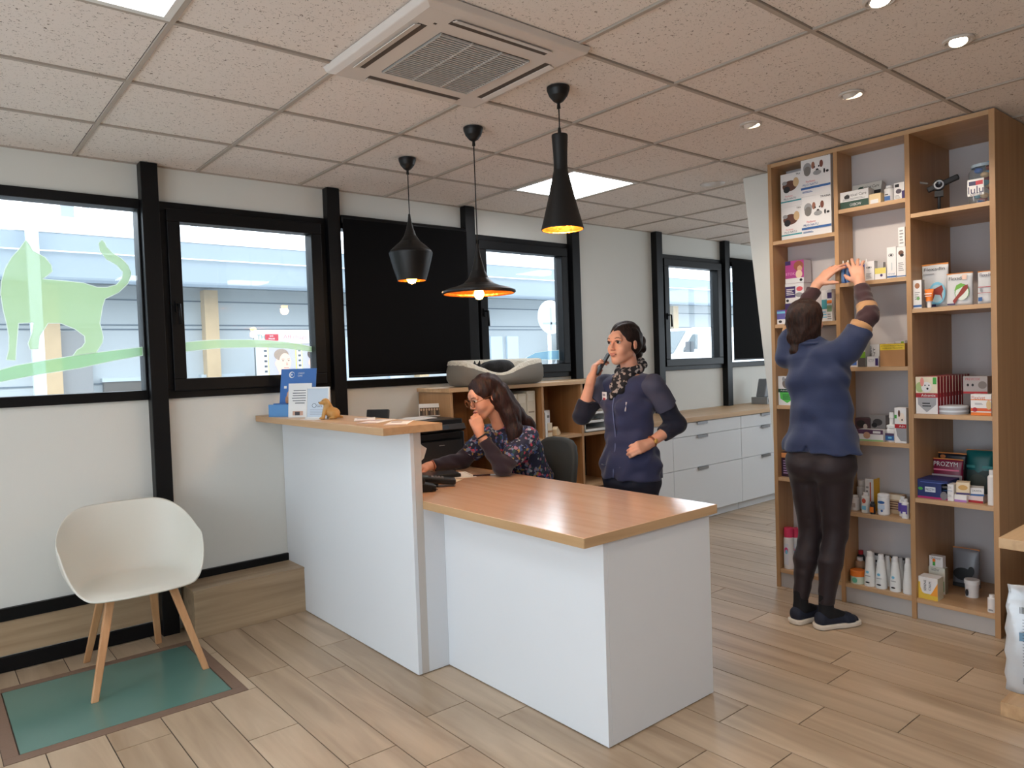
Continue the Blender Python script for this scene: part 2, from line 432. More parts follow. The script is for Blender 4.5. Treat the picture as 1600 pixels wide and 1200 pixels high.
lw = MB()   # left end wall: large glazed entrance opening
lw.box(-3.3, -3.14, -7.2, -5.8, 0, 2.6, WHITE_WALL); lw.box(-3.3, -3.14, -1.2, 0.0, 0, 2.6, WHITE_WALL); lw.box(-3.3, -3.14, -5.8, -1.2, 2.3, 2.6, WHITE_WALL); lw.box(-3.3, -3.14, -5.8, -1.2, 0, .1, WHITE_WALL)
q = lw.build('wall_left'); q['kind'] = 'structure'
r = thing('window_9', None, None, kind='structure')
f = MB()
for y in (-5.8, -4.27, -2.73, -1.26): f.box(-3.26, -3.18, y, y+.06, .1, 2.3, BLACK)
f.box(-3.26, -3.18, -5.8, -1.2, .1, .16, BLACK); f.box(-3.26, -3.18, -5.8, -1.2, 2.24, 2.3, BLACK)
f.build('window_frame', r); f = MB(); f.box(-3.225, -3.219, -5.8, -1.2, .1, 2.3, GLASS); f.build('pane', r)
BOUNCE_CUT = mat('taupe_bounce_cut', (118, 106, 94), .8)
S('wall_back', BOUNCE_CUT, (-3.3, 7.76, -7.36, -7.2, 0, 2.6), bevel=0)  # unseen wall, dark colour added to reduce bounced light
def portal(loc, rot, sx, sy):
    l = bpy.data.lights.new('window_portal', 'AREA'); l.shape = 'RECTANGLE'; l.size = sx; l.size_y = sy; l.cycles.is_portal = True
    o = bpy.data.objects.new('window_portal', l); COL.objects.link(o); o.location = loc; o.rotation_euler = rot
portal((-3.34, -3.5, 1.2), (0, -PI/2, 0), 2.2, 4.6)       # faces +x
portal((7.80, -2.5, 1.65), (0, PI/2, 0), 1.4, 4.0)
for k in (-2, -1, 0, 1, 3, 5): portal((px(k)-.53, .19, 1.82), (-PI/2, 0, 0), 1.0, 1.1)

# ---------------------------------------------------------------- ceiling fittings
PANEL = emit('light_panel_diffuser', (248, 250, 255), PANEL_POWER)
FRAME_W = mat('white_metal', (226, 224, 220), 0.4)
LAB = {(4, 1): 'square ceiling light panel behind the tall narrow pendant lamp', (-1, 3): 'square ceiling light panel cut by the top left edge of the photo'}
for (i, j) in lights_at:
    r = thing('ceiling_light', LAB.get((i, j), 'unseen square ceiling light panel added for room light'), 'ceiling light', (i*.6+.3, -j*.6-.3, ZC), group='square ceiling light panels')
    f = MB()
    for q in ((-.292, .292, .268, .292), (-.292, .292, -.292, -.268), (-.292, -.268, -.268, .268), (.268, .292, -.268, .268)): f.box(q[0], q[1], q[2], q[3], -.004, .01, FRAME_W)
    f.build('light_frame', r, .001)
    f = MB(); f.box(-.27, .27, -.27, .27, -.001, .006, PANEL); f.build('diffuser', r)
# air conditioning cassette
AC = mat('cassette_plastic', (214, 204, 196), 0.45); ACD = mat('cassette_dark_slot', (84, 72, 64), 0.7); GR = mat('cassette_grille', (190, 186, 182), .5)
r = thing('air_conditioner', 'white square ceiling air conditioner cassette with a central grille', 'air conditioner', (.9, -2.1, ZC))
f = MB()
hs = [(.355, 0), (.345, -.022), (.32, -.03)]; vv = []
for (a, z) in hs: vv += [(-a, -a, z), (a, -a, z), (a, a, z), (-a, a, z)]
f.add(vv, [(4*j+i, 4*j+(i+1) % 4, 4*j+4+(i+1) % 4, 4*j+4+i) for j in range(2) for i in range(4)]+[(8, 9, 10, 11), (0, 3, 2, 1)], AC)
f.build('housing', r, .003)
for a in range(4):
    c = MB(); c.T = Matrix.Rotation(a*PI/2, 4, 'Z')
    c.box(-.21, .21, -.292, -.258, -.0306, -.028, ACD); c.build('air_slot', r)
    v = MB(); v.T = c.T @ Matrix.Translation((0, -.293, -.034)) @ Matrix.Rotation(.22, 4, 'X')
    v.box(-.208, .208, -.013, .012, -.002, .001, AC); v.build('louvre', r, .001)
c = MB(); c.box(-.195, .195, -.195, .195, -.032, -.03, ACD)
for k in range(27): c.box(-.195, .195, -.192+k*.0146, -.1862+k*.0146, -.038, -.031, GR)
for k in range(4): c.box(-.195+k*.128, -.189+k*.128, -.195, .195, -.0385, -.031, GR)
c.build('grille', r)
c = MB(); c.box(-.25, -.24, -.24, -.232, -.0315, -.03, ACD); c.build('indicator', r)
# adjustable downlights
SPOTM = emit('spot_lamp', (255, 240, 215), SPOT_POWER)
RING = mat('spot_ring', (205, 196, 186), .35)
def downlight(x, y, label, aim=(3.5, None, 1.3), power=12, on=True):
    r = thing('downlight', label, 'spotlight', (x, y, ZC), group='round recessed downlights')
    f = MB(); f.lathe([(.052, .002), (.052, -.006), (.044, -.008), (.038, -.002), (.038, .012), (.0001, .012)], RING, n=32); f.build('trim_ring', r)
    d = Vector((aim[0]-x, (aim[1] if aim[1] is not None else y)-y, aim[2]-ZC)).normalized()
    q = Vector((0, 0, -1)).rotation_difference(d).to_matrix().to_4x4()
    g = MB(); g.T = Matrix.Translation((0, 0, .0)) @ q
    g.lathe([(.034, .02), (.036, -.004), (.030, -.007), (.028, .0)], RING, n=24); g.build('lamp_ring', r)
    g = MB(); g.T = Matrix.Translation((0, 0, .0)) @ q
    g.lathe([(.028, -.001), (.0001, -.003)], SPOTM, n=24); g.build('lamp', r)
    l = bpy.data.lights.new('spot', 'SPOT'); l.energy = power; l.spot_size = 1.5; l.spot_blend = .6; l.color = (1, .86, .70); l.shadow_soft_size = .03
    o = bpy.data.objects.new('spot', l); COL.objects.link(o); o.parent = r; o.location = d*.03
    o.rotation_euler = Vector((0, 0, -1)).rotation_difference(d).to_euler()
downlight(2.333, -3.284, 'bright glowing downlight nearest the right edge of the photo', (1.75, -3.55, 0.6))
downlight(2.555, -2.783, 'middle downlight in front of the bookcase, between the bright one and the faint left one', (3.5, -2.85, 1.3), 16)
downlight(2.548, -2.290, 'leftmost lit downlight in front of the bookcase', (3.5, -2.25, 1.3))
downlight(1.769, -3.248, 'downlight cut by the top edge of the photo', (1.5, -3.5, .5))
r = thing('ceiling_vent', 'faint round flush disc in the ceiling near the white column', 'ceiling vent', (3.46, -1.43, ZC))
f = MB(); f.lathe([(.0001, -.001), (.055, -.001), (.075, -.004), (.082, .003)], RING, n=32); f.build('vent_disc', r)
# pendants
PB = mat('matt_black_metal', (16, 15, 15), .45); GOLD = mat('hammered_brass_lining', (196, 132, 52), .32, .9, bump=.4, bscale=60)
BULB = emit('warm_bulb', (255, 190, 100), 30)
def pendant(x, y, z0, prof, inner, label, bulbz, bulb_r=.03, power=PENDANT_POWER, ztop=None):
    """prof: outer (radius, height over rim) from rim to neck"""
    r = thing('pendant_lamp', label, 'pendant lamp', (x, y, ZC), group='black pendant lamps over the desk')
    H = ZC-z0
    f = MB(); f.lathe([(.0001, -.066), (.008, -.064), (.022, -.055), (.038, -.035), (.047, -.012), (.048, 0), (.0001, 0)], PB, n=32); f.build('ceiling_rose', r)
    f = MB(); top = prof[-1][1]-H
    f.tube([(0, 0, -.06), (0.001, 0, top)], .0028, PB, 8)
    f.lathe([(.008, -.085), (.006, -.06)], PB, n=12); f.lathe([(.0095, top-.004), (.006, top+.028), (.0028, top+.032)], PB, n=12)
    f.build('cord', r)
    s = MB(); s.lathe([(a, h-H) for a, h in prof]+[(.0001, prof[-1][1]-H)], PB, n=48); s.build('lamp_shade', r)
    g = MB(); g.lathe([(max(a-.0025, .0002), h-H+.0005) for a, h in inner], GOLD, n=48); g.build('shade_lining', r)
    b = MB(); b.lathe([(.0001, -bulb_r), (bulb_r*.6, -bulb_r*.8), (bulb_r, 0), (bulb_r*.8, bulb_r*.6), (bulb_r*.4, bulb_r*1.5), (.012, bulb_r*2.2)], BULB, (0, 0, bulbz-H), 20); b.build('light_bulb', r)
    l = bpy.data.lights.new('bulb_light', 'POINT'); l.energy = power; l.color = (1, .70, .42); l.shadow_soft_size = bulb_r
    o = bpy.data.objects.new('bulb_light', l); COL.objects.link(o); o.parent = r; o.location = (0, 0, bulbz-H-.045)
fat = [(.078, 0), (.094, .05), (.108, .10), (.119, .145), (.1195, .152), (.112, .165), (.085, .19), (.055, .215), (.034, .245), (.020, .285), (.0095, .330), (.0095, .335)]
pendant(1.452, -.866, 1.888, fat, fat[:10], 'small squat black pendant lamp with a waisted urn shape, leftmost of the three', .012, power=PENDANT_POWER*.3)
wide = [(.172, 0), (.179, .006), (.178, .014), (.150, .026), (.110, .036), (.075, .050), (.050, .075), (.034, .110), (.024, .145), (.014, .185), (.0095, .21)]
pendant(1.441, -1.486, 1.758, wide, wide[:9], 'wide flat black pendant lamp with a bare bulb below its brim, middle one', -.002, .026, power=PENDANT_POWER)
tall = [(.088, 0), (.089, .004), (.074, .06), (.055, .135), (.040, .20), (.030, .245), (.0285, .27), (.030, .32), (.034, .388), (.033, .392)]
pendant(1.424, -2.099, 1.968, tall, tall[:6], 'tall narrow black pendant lamp with a flared horn shape, rightmost of the three', .11, .024, power=PENDANT_POWER*1.4)
# ---------------------------------------------------------------- reception desk
r = thing('reception_desk', 'white L-shaped reception desk with a low oak worktop and white laminate sides', 'desk', (1.2, -1.3, 0))
D = Vector((1.2, -1.3, 0))
def BL(name, m, *boxes, parent, o, bevel=.0015):
    b = MB(); b.T = Matrix.Translation(-o)
    for q in boxes: b.box(*q, m)
    return b.build(name, parent, bevel)
BL('front_panel', LAM, (1.20, 1.22, -2.488, -1.44, 0.004, .762), parent=r, o=D)
BL('end_panel', LAM, (1.2205, 1.845, -2.488, -2.465, 0.004, .762), parent=r, o=D)
BL('tall_front_panel', LAM, (1.03, 1.05, -1.47, -.004, 0.004, 1.12), parent=r, o=D)
BL('tall_end_panel', LAMD, (1.05, 1.088, -1.47, -1.45, 0.004, 1.12), parent=r, o=D)
BL('tall_end_panel', LAM, (1.088, 1.20, -1.47, -1.45, 0.004, .762), parent=r, o=D)
BL('tall_back_panel', LAMD, (1.07, 1.088, -1.45, -.004, 0.004, 1.12), parent=r, o=D)
BL('inner_end_panel', LAMD, (1.825, 1.845, -2.465, -2.2, 0.004, .762), parent=r, o=D)
w = MB(); w.T = Matrix.Translation(-D)
w.box(1.0885, 1.875, -2.505, -.004, .7625, .7995, DESK_Y); wo = w.build('low_worktop', r, .0015)
w = MB(); w.T = Matrix.Translation(-D)
w.box(1.0865, 1.0885, -2.505, -1.47, .7625, .7985, EDGE_Y); w.box(1.0885, 1.875, -2.507, -2.505, .7625, .7985, OAK_X); w.box(1.875, 1.877, -2.505, -.004, .7625, .7985, EDGE_Y); w.build('worktop_edge', r)
# tall counter top
cb_ = MB(); cb_.T = Matrix.Translation(-D); cb_.box(.87, 1.18, -1.515, -.004, 1.121, 1.155, OAK_Y); cb_.build('raised_counter_top', r, .0015)

# ---------------------------------------------------------------- bookcase
BKW = mat('bookcase_back', (196, 190, 190), .6); GREYP = mat('plinth_laminate', (176, 172, 170), .5)
BX = Vector((3.31, -2.51, 0))
r = thing('bookcase', 'ceiling-high oak bookcase of three bays filled with pet care products', 'bookcase', BX)
def bb(name, m, *boxes): return BL(name, m, *boxes, parent=r, o=BX, bevel=.0008)
x0 = 3.31
bb('side_panel', OAK_Z, (x0, 3.48, -1.945, -1.922, .0, 2.548))
bb('side_panel', OAK_Z, (x0, 3.845, -3.105, -3.08, .0, 2.548))
bb('divider', OAK_Z, (x0, 3.48, -2.345, -2.322, .0, 2.525))
bb('divider', OAK_Z, (x0, 3.845, -2.722, -2.698, .0, 2.525))
bb('top_board', OAK_Y, (x0, 3.48, -2.698, -1.945, 2.525, 2.548), (x0, 3.845, -3.08, -2.698, 2.525, 2.548))
bb('back_panel', BKW, (3.482, 3.490, -2.698, -1.93, .1, 2.54)); bb('back_panel', BKW, (3.845, 3.853, -3.1, -2.70, .1, 2.54))
bb('plinth', GREYP, (x0+.012, x0+.03, -3.08, -1.945, 0.002, .088))
SH1 = [.112, .672, 1.107, 1.592, 2.087]; SH2 = [.112, .520, .921, 1.329, 1.797, 2.204]; SH3 = [.110, .640, 1.081, 1.627, 2.116]
for z in SH1: bb('shelf_board', OAK_Y, (x0+.004, 3.482, -2.322, -1.945, z-.022, z))
for z in SH2: bb('shelf_board', OAK_Y, (x0+.004, 3.482, -2.698, -2.345, z-.022, z))
for z in SH3: bb('shelf_board', OAK_Y, (x0+.004, 3.845, -3.08, -2.722, z-.022, z))

# ---------------------------------------------------------------- open cube shelf under the windows
r = thing('cube_shelf', 'low oak cube shelf unit against the window wall behind the desk', 'shelf unit', (2.8, -.2, 0)); O = Vector((2.8, -.2, 0))
def cc(name, m, *b): return BL(name, m, *b, parent=r, o=O, bevel=.0008)
OAKB = wood('shelf_shaded_oak', (160, 118, 76), (182, 138, 94), 'z')  # darker oak copy, shade inside the cubes put into its colour
for x in (2.0, 2.4, 2.8, 3.2, 3.575): cc('upright', OAKB if x > 2 else OAK_Z, (x, x+.022, -.40, -.03, .0, 1.236))
cc('top_board', OAK_X, (1.985, 3.61, -.41, -.025, 1.236, 1.262))
for z in (.46, .86): 
    for x in (2.022, 2.422, 2.822, 3.222): cc('shelf_board', OAK_X, (x, x+(.378 if x < 3.2 else .353), -.398, -.03, z-.022, z))
cc('bottom_board', OAK_X, (2.022, 3.575, -.398, -.03, .06, .08))
cc('back_panel', OAKB, (2.0, 3.597, -.03, -.024, .0, 1.236))

# ---------------------------------------------------------------- drawer cabinets under the far windows
STEEL = mat('brushed_steel', (150, 152, 156), .35, .85)
for i in range(4):
    xa = 4.10-.985+i*.985
    lab = ['white drawer cabinet hidden mostly behind the standing woman', 'white three-drawer cabinet next to the elbow of the woman on the phone', 'white three-drawer cabinet just left of the bookcase', 'white three-drawer cabinet at the far end hidden by the bookcase'][i]
    if i == 0: xa0, wd = 3.64, .46
    else: xa0, wd = xa, .985
    c = thing('drawer_cabinet', lab, 'cabinet', (xa0+wd/2, -.3, 0), group=None)
    O = Vector((xa0+wd/2, -.3, 0))
    BL('body', LAM, (xa0+.002, xa0+wd-.002, -.53, -.025, .075, .858), parent=c, o=O)
    BL('plinth', LAM, (xa0+.002, xa0+wd-.002, -.50, -.48, .002, .075), parent=c, o=O)
    for (z0, z1) in ((.078, .468), (.472, .742), (.746, .856)):
        d = BL('drawer_front', LAM, (xa0+.0025, xa0+wd-.0025, -.549, -.531, z0, z1), parent=c, o=O)
        h = MB(); h.T = Matrix.Translation(-O); hx = xa0+wd*.5-.10 if i else xa0+.1
        h.box(hx-.07, hx+.07, -.562, -.549, z1-.004, z1+.001, STEEL); h.box(hx-.07, hx+.07, -.563, -.560, z1-.022, z1+.001, STEEL)
        h.build('drawer_handle', d)
r = tag(B('long_worktop', OAK_X, (3.64, 7.6, -.565, -.002, .862, .900), bevel=.001), 'long oak-look worktop over the white drawer cabinets', 'worktop')

# ---------------------------------------------------------------- white tub chair
def chair():
    r = thing('tub_chair', 'white plastic tub armchair with splayed beech legs by the wall', 'chair', (.09, -.42, 0), 0.0)
    W = mat('white_polypropylene', (214, 212, 202), .42, bump=.02, bscale=500)
    BE = wood('beech_leg', (186, 136, 92), (204, 156, 112), 'z', .4)
    n, k = 64, 16; vs = []; fs = []
    def rim(a):      # a=0 right (+x), pi/2 back (+y), -pi/2 front
        c, s = math.cos(a), math.sin(a)
        rx = .315; ry = .245 if s > 0 else .255
        p = 2.5
        q = (abs(c/rx)**p+abs(s/ry)**p)**(-1/p)
        x, y = c*q, s*q
        t = max(0, s)
        # height: front .42, arm .64, back .775
        sm = lambda e0, e1, v: (lambda u: u*u*(3-2*u))(min(1, max(0, (v-e0)/(e1-e0))))
        h = .415+.215*sm(-.72, -.05, s)+.155*sm(-.05, .85, s)
        if s > 0: y += .04*s
        return x, y, h
    for j in range(k+1):
        u = j/k
        for i in range(n):
            a = 2*PI*i/n; x, y, h = rim(a)
            if u < .55:
                t = u/.55*.70; z = .425-.018*(1-(u/.55)**2) - .0
            else:
                v = (u-.55)/.45; t = .70+.30*math.sin(v*PI/2)**.9; z = .425+(h-.425)*(1-math.cos(v*PI/2))**.85 if h > .43 else .425+(h-.425)*v
            vs.append((x*t, y*t-.01, z))
    for j in range(k):
        for i in range(n): fs.append((j*n+i, j*n+(i+1) % n, (j+1)*n+(i+1) % n, (j+1)*n+i))
    b = MB(); b.add(vs, fs, W, True); o = b.build('seat_shell', r, solid=.009, merge=True)
    sub = o.modifiers.new('sub', 'SUBSURF'); sub.levels = 1; sub.render_levels = 1
    def leg(tx, ty, bx, by):
        f = MB(); t = Vector((tx, ty, .415)); e = Vector((bx, by, 0)); n_ = 6
        wv = .019; pts = []
        for (q, s) in ((t, 1.0), (e, .78)):
            pts += [(q.x-wv*s, q.y-.013*s, q.z), (q.x+wv*s, q.y-.013*s, q.z), (q.x+wv*s, q.y+.013*s, q.z), (q.x-wv*s, q.y+.013*s, q.z)]
        f.add(pts, [(3,2,1,0), (4,5,6,7)][::1]+[(0,1,5,4),(1,2,6,5),(2,3,7,6),(3,0,4,7)], BE); return f.build('leg', r, .004)
    leg(-.13, -.15, -.235, -.275); leg(.13, -.15, .24, -.255); leg(.105, .12, .158, .268); leg(-.105, .12, -.178, .258)
    f = MB(); f.tube([(-.13, -.15, .395), (0, 0, .402), (.105, .12, .395)], .011, BLACK); f.tube([(.13, -.15, .395), (0, 0, .402), (-.105, .12, .395)], .011, BLACK); f.build('under_frame', r)
    return r
chair()

# ---------------------------------------------------------------- office chair behind the desk
def office_chair():
    G = mat('dark_grey_chair_fabric', (58, 62, 62), .7, bump=.1, bscale=400)
    r = thing('office_chair', 'dark grey rounded office chair behind the seated woman', 'chair', (2.10, -1.02, 0), -.05)
    b = MB(); n = 28; prof = []
    pts = []
    for i in range(n):
        a = 2*PI*i/n; c, s = math.cos(a), math.sin(a); p = 3.6 if s > 0 else 5
        q = (abs(c/.205)**p+abs(s/.25)**p)**(-1/p); pts.append((c*q, s*q*1.0+.70))
    rings = []
    for (d, sc_) in ((-.024, .90), (-.018, .975), (0, 1.0), (.018, .975), (.024, .90)):
        rings.append([(.235+d+.9*(p[0]*sc_)**2*-.9+.04*((p[1]-.7)/.25), p[0]*sc_, .70+(p[1]-.70)*sc_) for p in pts])
    vs = [q for R_ in rings for q in R_]; fs = []
    for j in range(4):
        for i in range(n): fs.append((j*n+i, j*n+(i+1) % n, (j+1)*n+(i+1) % n, (j+1)*n+i))
    fs.append(tuple(range(n))[::-1]); fs.append(tuple(range(4*n, 5*n))); b.add(vs, fs, G, True); b.build('backrest', r)
    s = MB(); s.prism([(-.22*(1 if abs(math.cos(t)) < 2 else 1)*0+.23*math.copysign(abs(math.cos(t))**.5, math.cos(t)), .22*math.copysign(abs(math.sin(t))**.5, math.sin(t))) for t in [2*PI*i/24 for i in range(24)]], .345, .40, G, 'z'); s.build('seat', r, .01)
    K = mat('black_plastic', (20, 20, 21), .4)
    s = MB(); s.tube([(0, 0, .08), (0, 0, .345)], .026, K); s.build('gas_lift', r)
    s = MB(); s.tube([(.12, 0, .35), (.26, 0, .36), (.275, 0, .62)], .014, K); s.build('back_bracket', r)
    for i in range(5):
        a = 2*PI*i/5; s = MB(); s.tube([(0, 0, .09), (.27*math.cos(a), .27*math.sin(a), .065)], [.024, .014], K)
        f = s.build('base_arm', r); s = MB(); s.tube([(.27*math.cos(a)-.012*math.sin(a), .27*math.sin(a)+.012*math.cos(a), .027), (.27*math.cos(a)+.012*math.sin(a), .27*math.sin(a)-.012*math.cos(a), .027)], .027, K, 14); s.build('castor', f)
office_chair()

# ---------------------------------------------------------------- things on the raised counter
BLUE = P(66, 112, 178, .35); BLUE2 = P(96, 150, 206, .35); WHT = P(226, 228, 228, .4); INK = P(60, 66, 80, .6); PAPER = mat('paper', (232, 228, 222), .7); RED = P(178, 32, 48, .4)
def at(o, x, y, z, rz): o.location = (x, y, z); o.rotation_euler = (0, 0, rz); return o
# leaflet holder (local front faces -Y, rotated so that it faces the room)
r = thing('leaflet_holder', 'blue cardboard leaflet holder at the wall end of the raised counter', 'leaflet holder', (.985, -.285, 1.155), -1.02)
f = MB(); f.prism([(-.055, 0), (.055, 0), (.055, .085), (.052, .085), (.052, .003), (-.052, .003), (-.052, .07), (-.055, .07)], -.125, .125, BLUE2, 'x'); f.build('tray', r)
f = MB(); f.T = Matrix.Translation((0, .03, .004)) @ Matrix.Rotation(-.16, 4, 'X'); f.box(-.12, .12, 0, .003, 0, .27, BLUE)
f.disc(-.045, .235, .019, .019, -.0005, WHT); f.disc(-.041, .235, .014, .014, -.0008, BLUE); f.disc(-.045, .235, .005, .005, -.001, WHT)
f.text('CREDIT', .02, .242, .009, -.0008, WHT); f.text('CARE', .012, .228, .009, -.0008, WHT)
for q in (-.085, -.05, -.015): f.rect(q-.009, q+.009, .155, .17, -.0008, WHT)
f.disc(-.055, .09, .026, .032, -.0008, P(180, 130, 96)); f.disc(-.055, .12, .017, .02, -.001, P(206, 160, 130))
f.disc(.02, .085, .022, .035, -.0008, WHT); f.disc(.02, .085, .018, .030, -.001, BLUE)
for q in range(3): f.rect(.0, .04, .072+q*.012, .076+q*.012, -.0012, WHT)
f.build('back_card', r)
f = MB(); f.box(-.11, -.02, -.03, -.01, .006, .075, BLUE); f.box(.02, .11, -.03, -.01, .006, .07, WHT); f.build('leaflets', r)
r = thing('display_sign', 'white printed card stand with lines of text in front of the blue leaflet holder', 'sign', (.955, -.445, 1.155), -.95)
f = MB(); f.T = Matrix.Rotation(-.10, 4, 'X'); f.box(-.072, .072, 0, .004, 0, .19, WHT)
for i, w_ in enumerate((.04, .045, .045, .05, .045, .03)): f.rect(-w_, w_, .148-i*.014, .152-i*.014, -.0006, INK)
f.rect(-.045, .02, .012, .036, -.0006, P(196, 160, 140)); f.rect(-.03, .0, .012, .032, -.0009, P(60, 56, 60)); f.build('card', r)
f = MB(); f.box(-.03, .03, .0, .07, 0, .003, WHT); f.build('foot', r)
r = thing('display_sign', 'pale blue certificate in a white upright frame beside the small dog figurine', 'sign', (.975, -.625, 1.155), -1.0)
f = MB(); f.T = Matrix.Rotation(-.12, 4, 'X')
for q in ((-.072, .072, .162, .17), (-.072, .072, 0, .008), (-.072, -.064, .008, .162), (.064, .072, .008, .162)): f.box(q[0], q[1], -.004, .006, q[2], q[3], WHT)
f.build('frame', r, .001)
f = MB(); f.T = Matrix.Rotation(-.12, 4, 'X'); f.box(-.064, .064, 0, .004, .008, .162, P(196, 210, 224, .2)); f.disc(-.02, .07, .014, .012, -.0006, P(90, 100, 120)); f.disc(-.02, .07, .011, .009, -.0009, P(196, 210, 224)); f.text('Gara', .012, .068, .012, -.0006, P(90, 100, 120))
for i in range(4): f.rect(-.045, .045, .022+i*.008, .024+i*.008, -.0006, P(140, 150, 170))
f.build('printed_sheet', r)
f = MB(); f.box(-.03, .03, .0, .075, 0, .003, WHT); f.build('foot', r)
# papers and leaflets on the counter
def sheet(name, label, cat, x, y, z, w, d, rz, m, gfx=(), th=.0015, group=None):
    b = MB(); b.box(-w/2, w/2, -d/2, d/2, 0, th, m)
    for (a0, a1, b0, b1, mm) in gfx: b.add([(a0, b0, th+.0003), (a1, b0, th+.0003), (a1, b1, th+.0003), (a0, b1, th+.0003)], [(0,1,2,3)], mm)
    o = b.build(name, None, loc=(x, y, z), rz=rz); return tag(o, label, cat, group)
sheet('leaflet', 'white card lying in front of the dog figurine on the raised counter', 'leaflet', .95, -.66, 1.1555, .10, .15, .1, PAPER)
rd = [(-.05, .05, -.105, -.09, RED), (-.05, .05, .07, .08, P(90, 90, 100)), (-.04, .01, .0, .05, P(170, 150, 150))]
sheet('leaflet', 'white leaflet with a red edge, nearest the open end of the raised counter', 'leaflet', 1.06, -1.33, 1.1555, .105, .21, -.7, PAPER, rd)
sheet('leaflet', 'white leaflet with a red edge, second from the open end of the raised counter', 'leaflet', 1.05, -1.14, 1.1557, .105, .21, -1.0, PAPER, rd)
sheet('leaflet', 'white leaflet with a red edge, farthest from the open end of the raised counter', 'leaflet', 1.08, -.96, 1.1559, .105, .21, -.5, PAPER, rd)
# tilted black screen behind the counter
K = mat('black_plastic', (20, 20, 21), .4)
r = thing('desk_monitor', 'black tilted screen rising just above the raised counter top', 'monitor', (1.35, -.59, .80), -.9+PI)
f = MB(); f.T = Matrix.Translation((0, 0, .23)) @ Matrix.Rotation(.25, 4, 'X'); f.box(-.068, .068, -.012, .012, -.04, .148, K); f.build('screen', r, .006)
f = MB(); f.tube([(0, .0, .01), (0, .03, .2)], .016, K); f.build('stand', r); f = MB(); f.cyl(0, 0, 0, .012, .08, .075, K); f.build('foot', r)
# printer
r = thing('printer', 'large black office printer on the desk behind the raised counter', 'printer', (1.735, -.36, .80), -.06)
PK = mat('printer_black', (26, 26, 27), .35); PG = mat('printer_grey', (52, 52, 54), .3)
f = MB(); f.box(-.25, .25, -.21, .21, .004, .20, PK); f.box(-.25, .25, -.20, .21, .20, .245, PG); f.build('body', r, .008)
f = MB(); f.box(-.245, .245, -.2, .2, .246, .278, PK); f.build('scanner_lid', r, .006)
f = MB(); f.box(-.2, .2, -.235, -.205, .165, .20, PK); f.build('output_tray', r, .003)
f = MB(); f.T = Matrix.Translation((.0, -.212, .22)) @ Matrix.Rotation(-.5, 4, 'X'); f.box(-.24, .24, -.03, .0, -.018, .02, PG); f.box(.05, .12, -.031, -.03, -.01, .012, P(60, 70, 80, .2)); f.build('control_panel', r, .003)
f = MB(); f.box(-.23, .23, -.216, -.21, .02, .15, PG); f.box(.06, .10, -.219, -.216, .12, .125, P(150, 150, 150)); f.build('paper_drawer', r, .002)
for i, (x, y, rz, l) in enumerate(((1.62, -.30, .4, 'white paper with a red edge lying on the printer lid, left of the stack'), (1.70, -.36, .1, 'white printed sheet lying on the printer lid, middle of the stack'), (1.80, -.34, -.15, 'white printed sheet lying on the printer lid nearest the photo print'))):
    sheet('paper_sheet', l, 'paper', x, y, 1.0785+i*.002, .15, .21, rz, PAPER, [(-.07, .07, -.1, -.085, RED)] if i == 0 else [(-.06, .06, -.05, -.045, INK), (-.06, .06, 0, .005, INK)])
r = thing('photo_print', 'small group photo print standing on the printer against the cube shelf', 'photograph', (1.955, -.25, 1.079), -.55)
f = MB(); f.T = Matrix.Rotation(-.12, 4, 'X'); f.box(-.085, .085, 0, .003, 0, .085, WHT); f.rect(-.08, .08, .006, .058, -.0006, P(84, 66, 50))
for i in range(9): f.disc(-.07+i*.0175, .046, .006, .008, -.001, P(196, 168, 140)); f.rect(-.075+i*.0175, -.065+i*.0175, .008, .038, -.001, [P(50, 44, 40), P(120, 104, 84), P(170, 150, 120)][i % 3])
f.build('print', r)
f = MB(); f.box(-.05, .05, 0, .03, 0, .002, WHT); f.build('foot', r)
# desk items
r = thing('card_terminal', 'black payment card terminal with a grey strap on the desk by the tall white panel', 'card terminal', (1.33, -1.18, .80), -.55)
f = MB(); f.T = Matrix.Translation((.02, 0, .03)) @ Matrix.Rotation(.12, 4, 'Y') ; f.box(-.10, .10, -.038, .038, -.012, .018, K); f.build('body', r, .008)
f = MB(); f.T = Matrix.Translation((.02, 0, .03)) @ Matrix.Rotation(.12, 4, 'Y'); f.box(-.085, -.04, -.03, .03, .018, .0195, P(90, 104, 108, .2)); f.build('display', r)
f = MB(); f.T = Matrix.Translation((.02, 0, .03)) @ Matrix.Rotation(.12, 4, 'Y')
for i in range(4):
    for j in range(3): f.box(-.025+i*.017, -.014+i*.017, -.024+j*.018, -.012+j*.018, .018, .021, P(120, 120, 124))
f.build('keypad', r)
f = MB(); f.box(-.06, .03, -.03, .03, .0, .016, K); f.build('base', r, .004)
r = thing('desk_phone', 'small black corded handset cradle beside the card terminal', 'telephone', (1.235, -1.26, .80), -.4)
f = MB(); f.prism([(-.05, 0), (.05, 0), (.05, .03), (-.05, .055)], -.04, .04, K, 'y'); f.build('cradle', r, .006)
f = MB(); f.tube([(-.03, -.075, .06), (-.032, -.04, .075), (-.032, .04, .075), (-.03, .075, .06)], [.02, .013, .013, .02], K, 12); f.build('handset', r)
f = MB(); f.tube([(.04+.012*math.cos(t*1.2), -.06+.006*t+.0*math.sin(t), .006+.005*(1+math.sin(t*1.2))) for t in [i*.5 for i in range(40)]], .002, K, 6); f.build('coiled_cord', r)
r = thing('folder', 'flat black folder lying on white papers in front of the raised counter', 'folder', (1.50, -.93, .8035), -.35)
f = MB(); f.box(-.14, .14, -.075, .075, 0, .016, K); f.box(-.135, .135, -.07, .07, .016, .018, P(40, 40, 42, .3)); f.build('cover', r, .004)
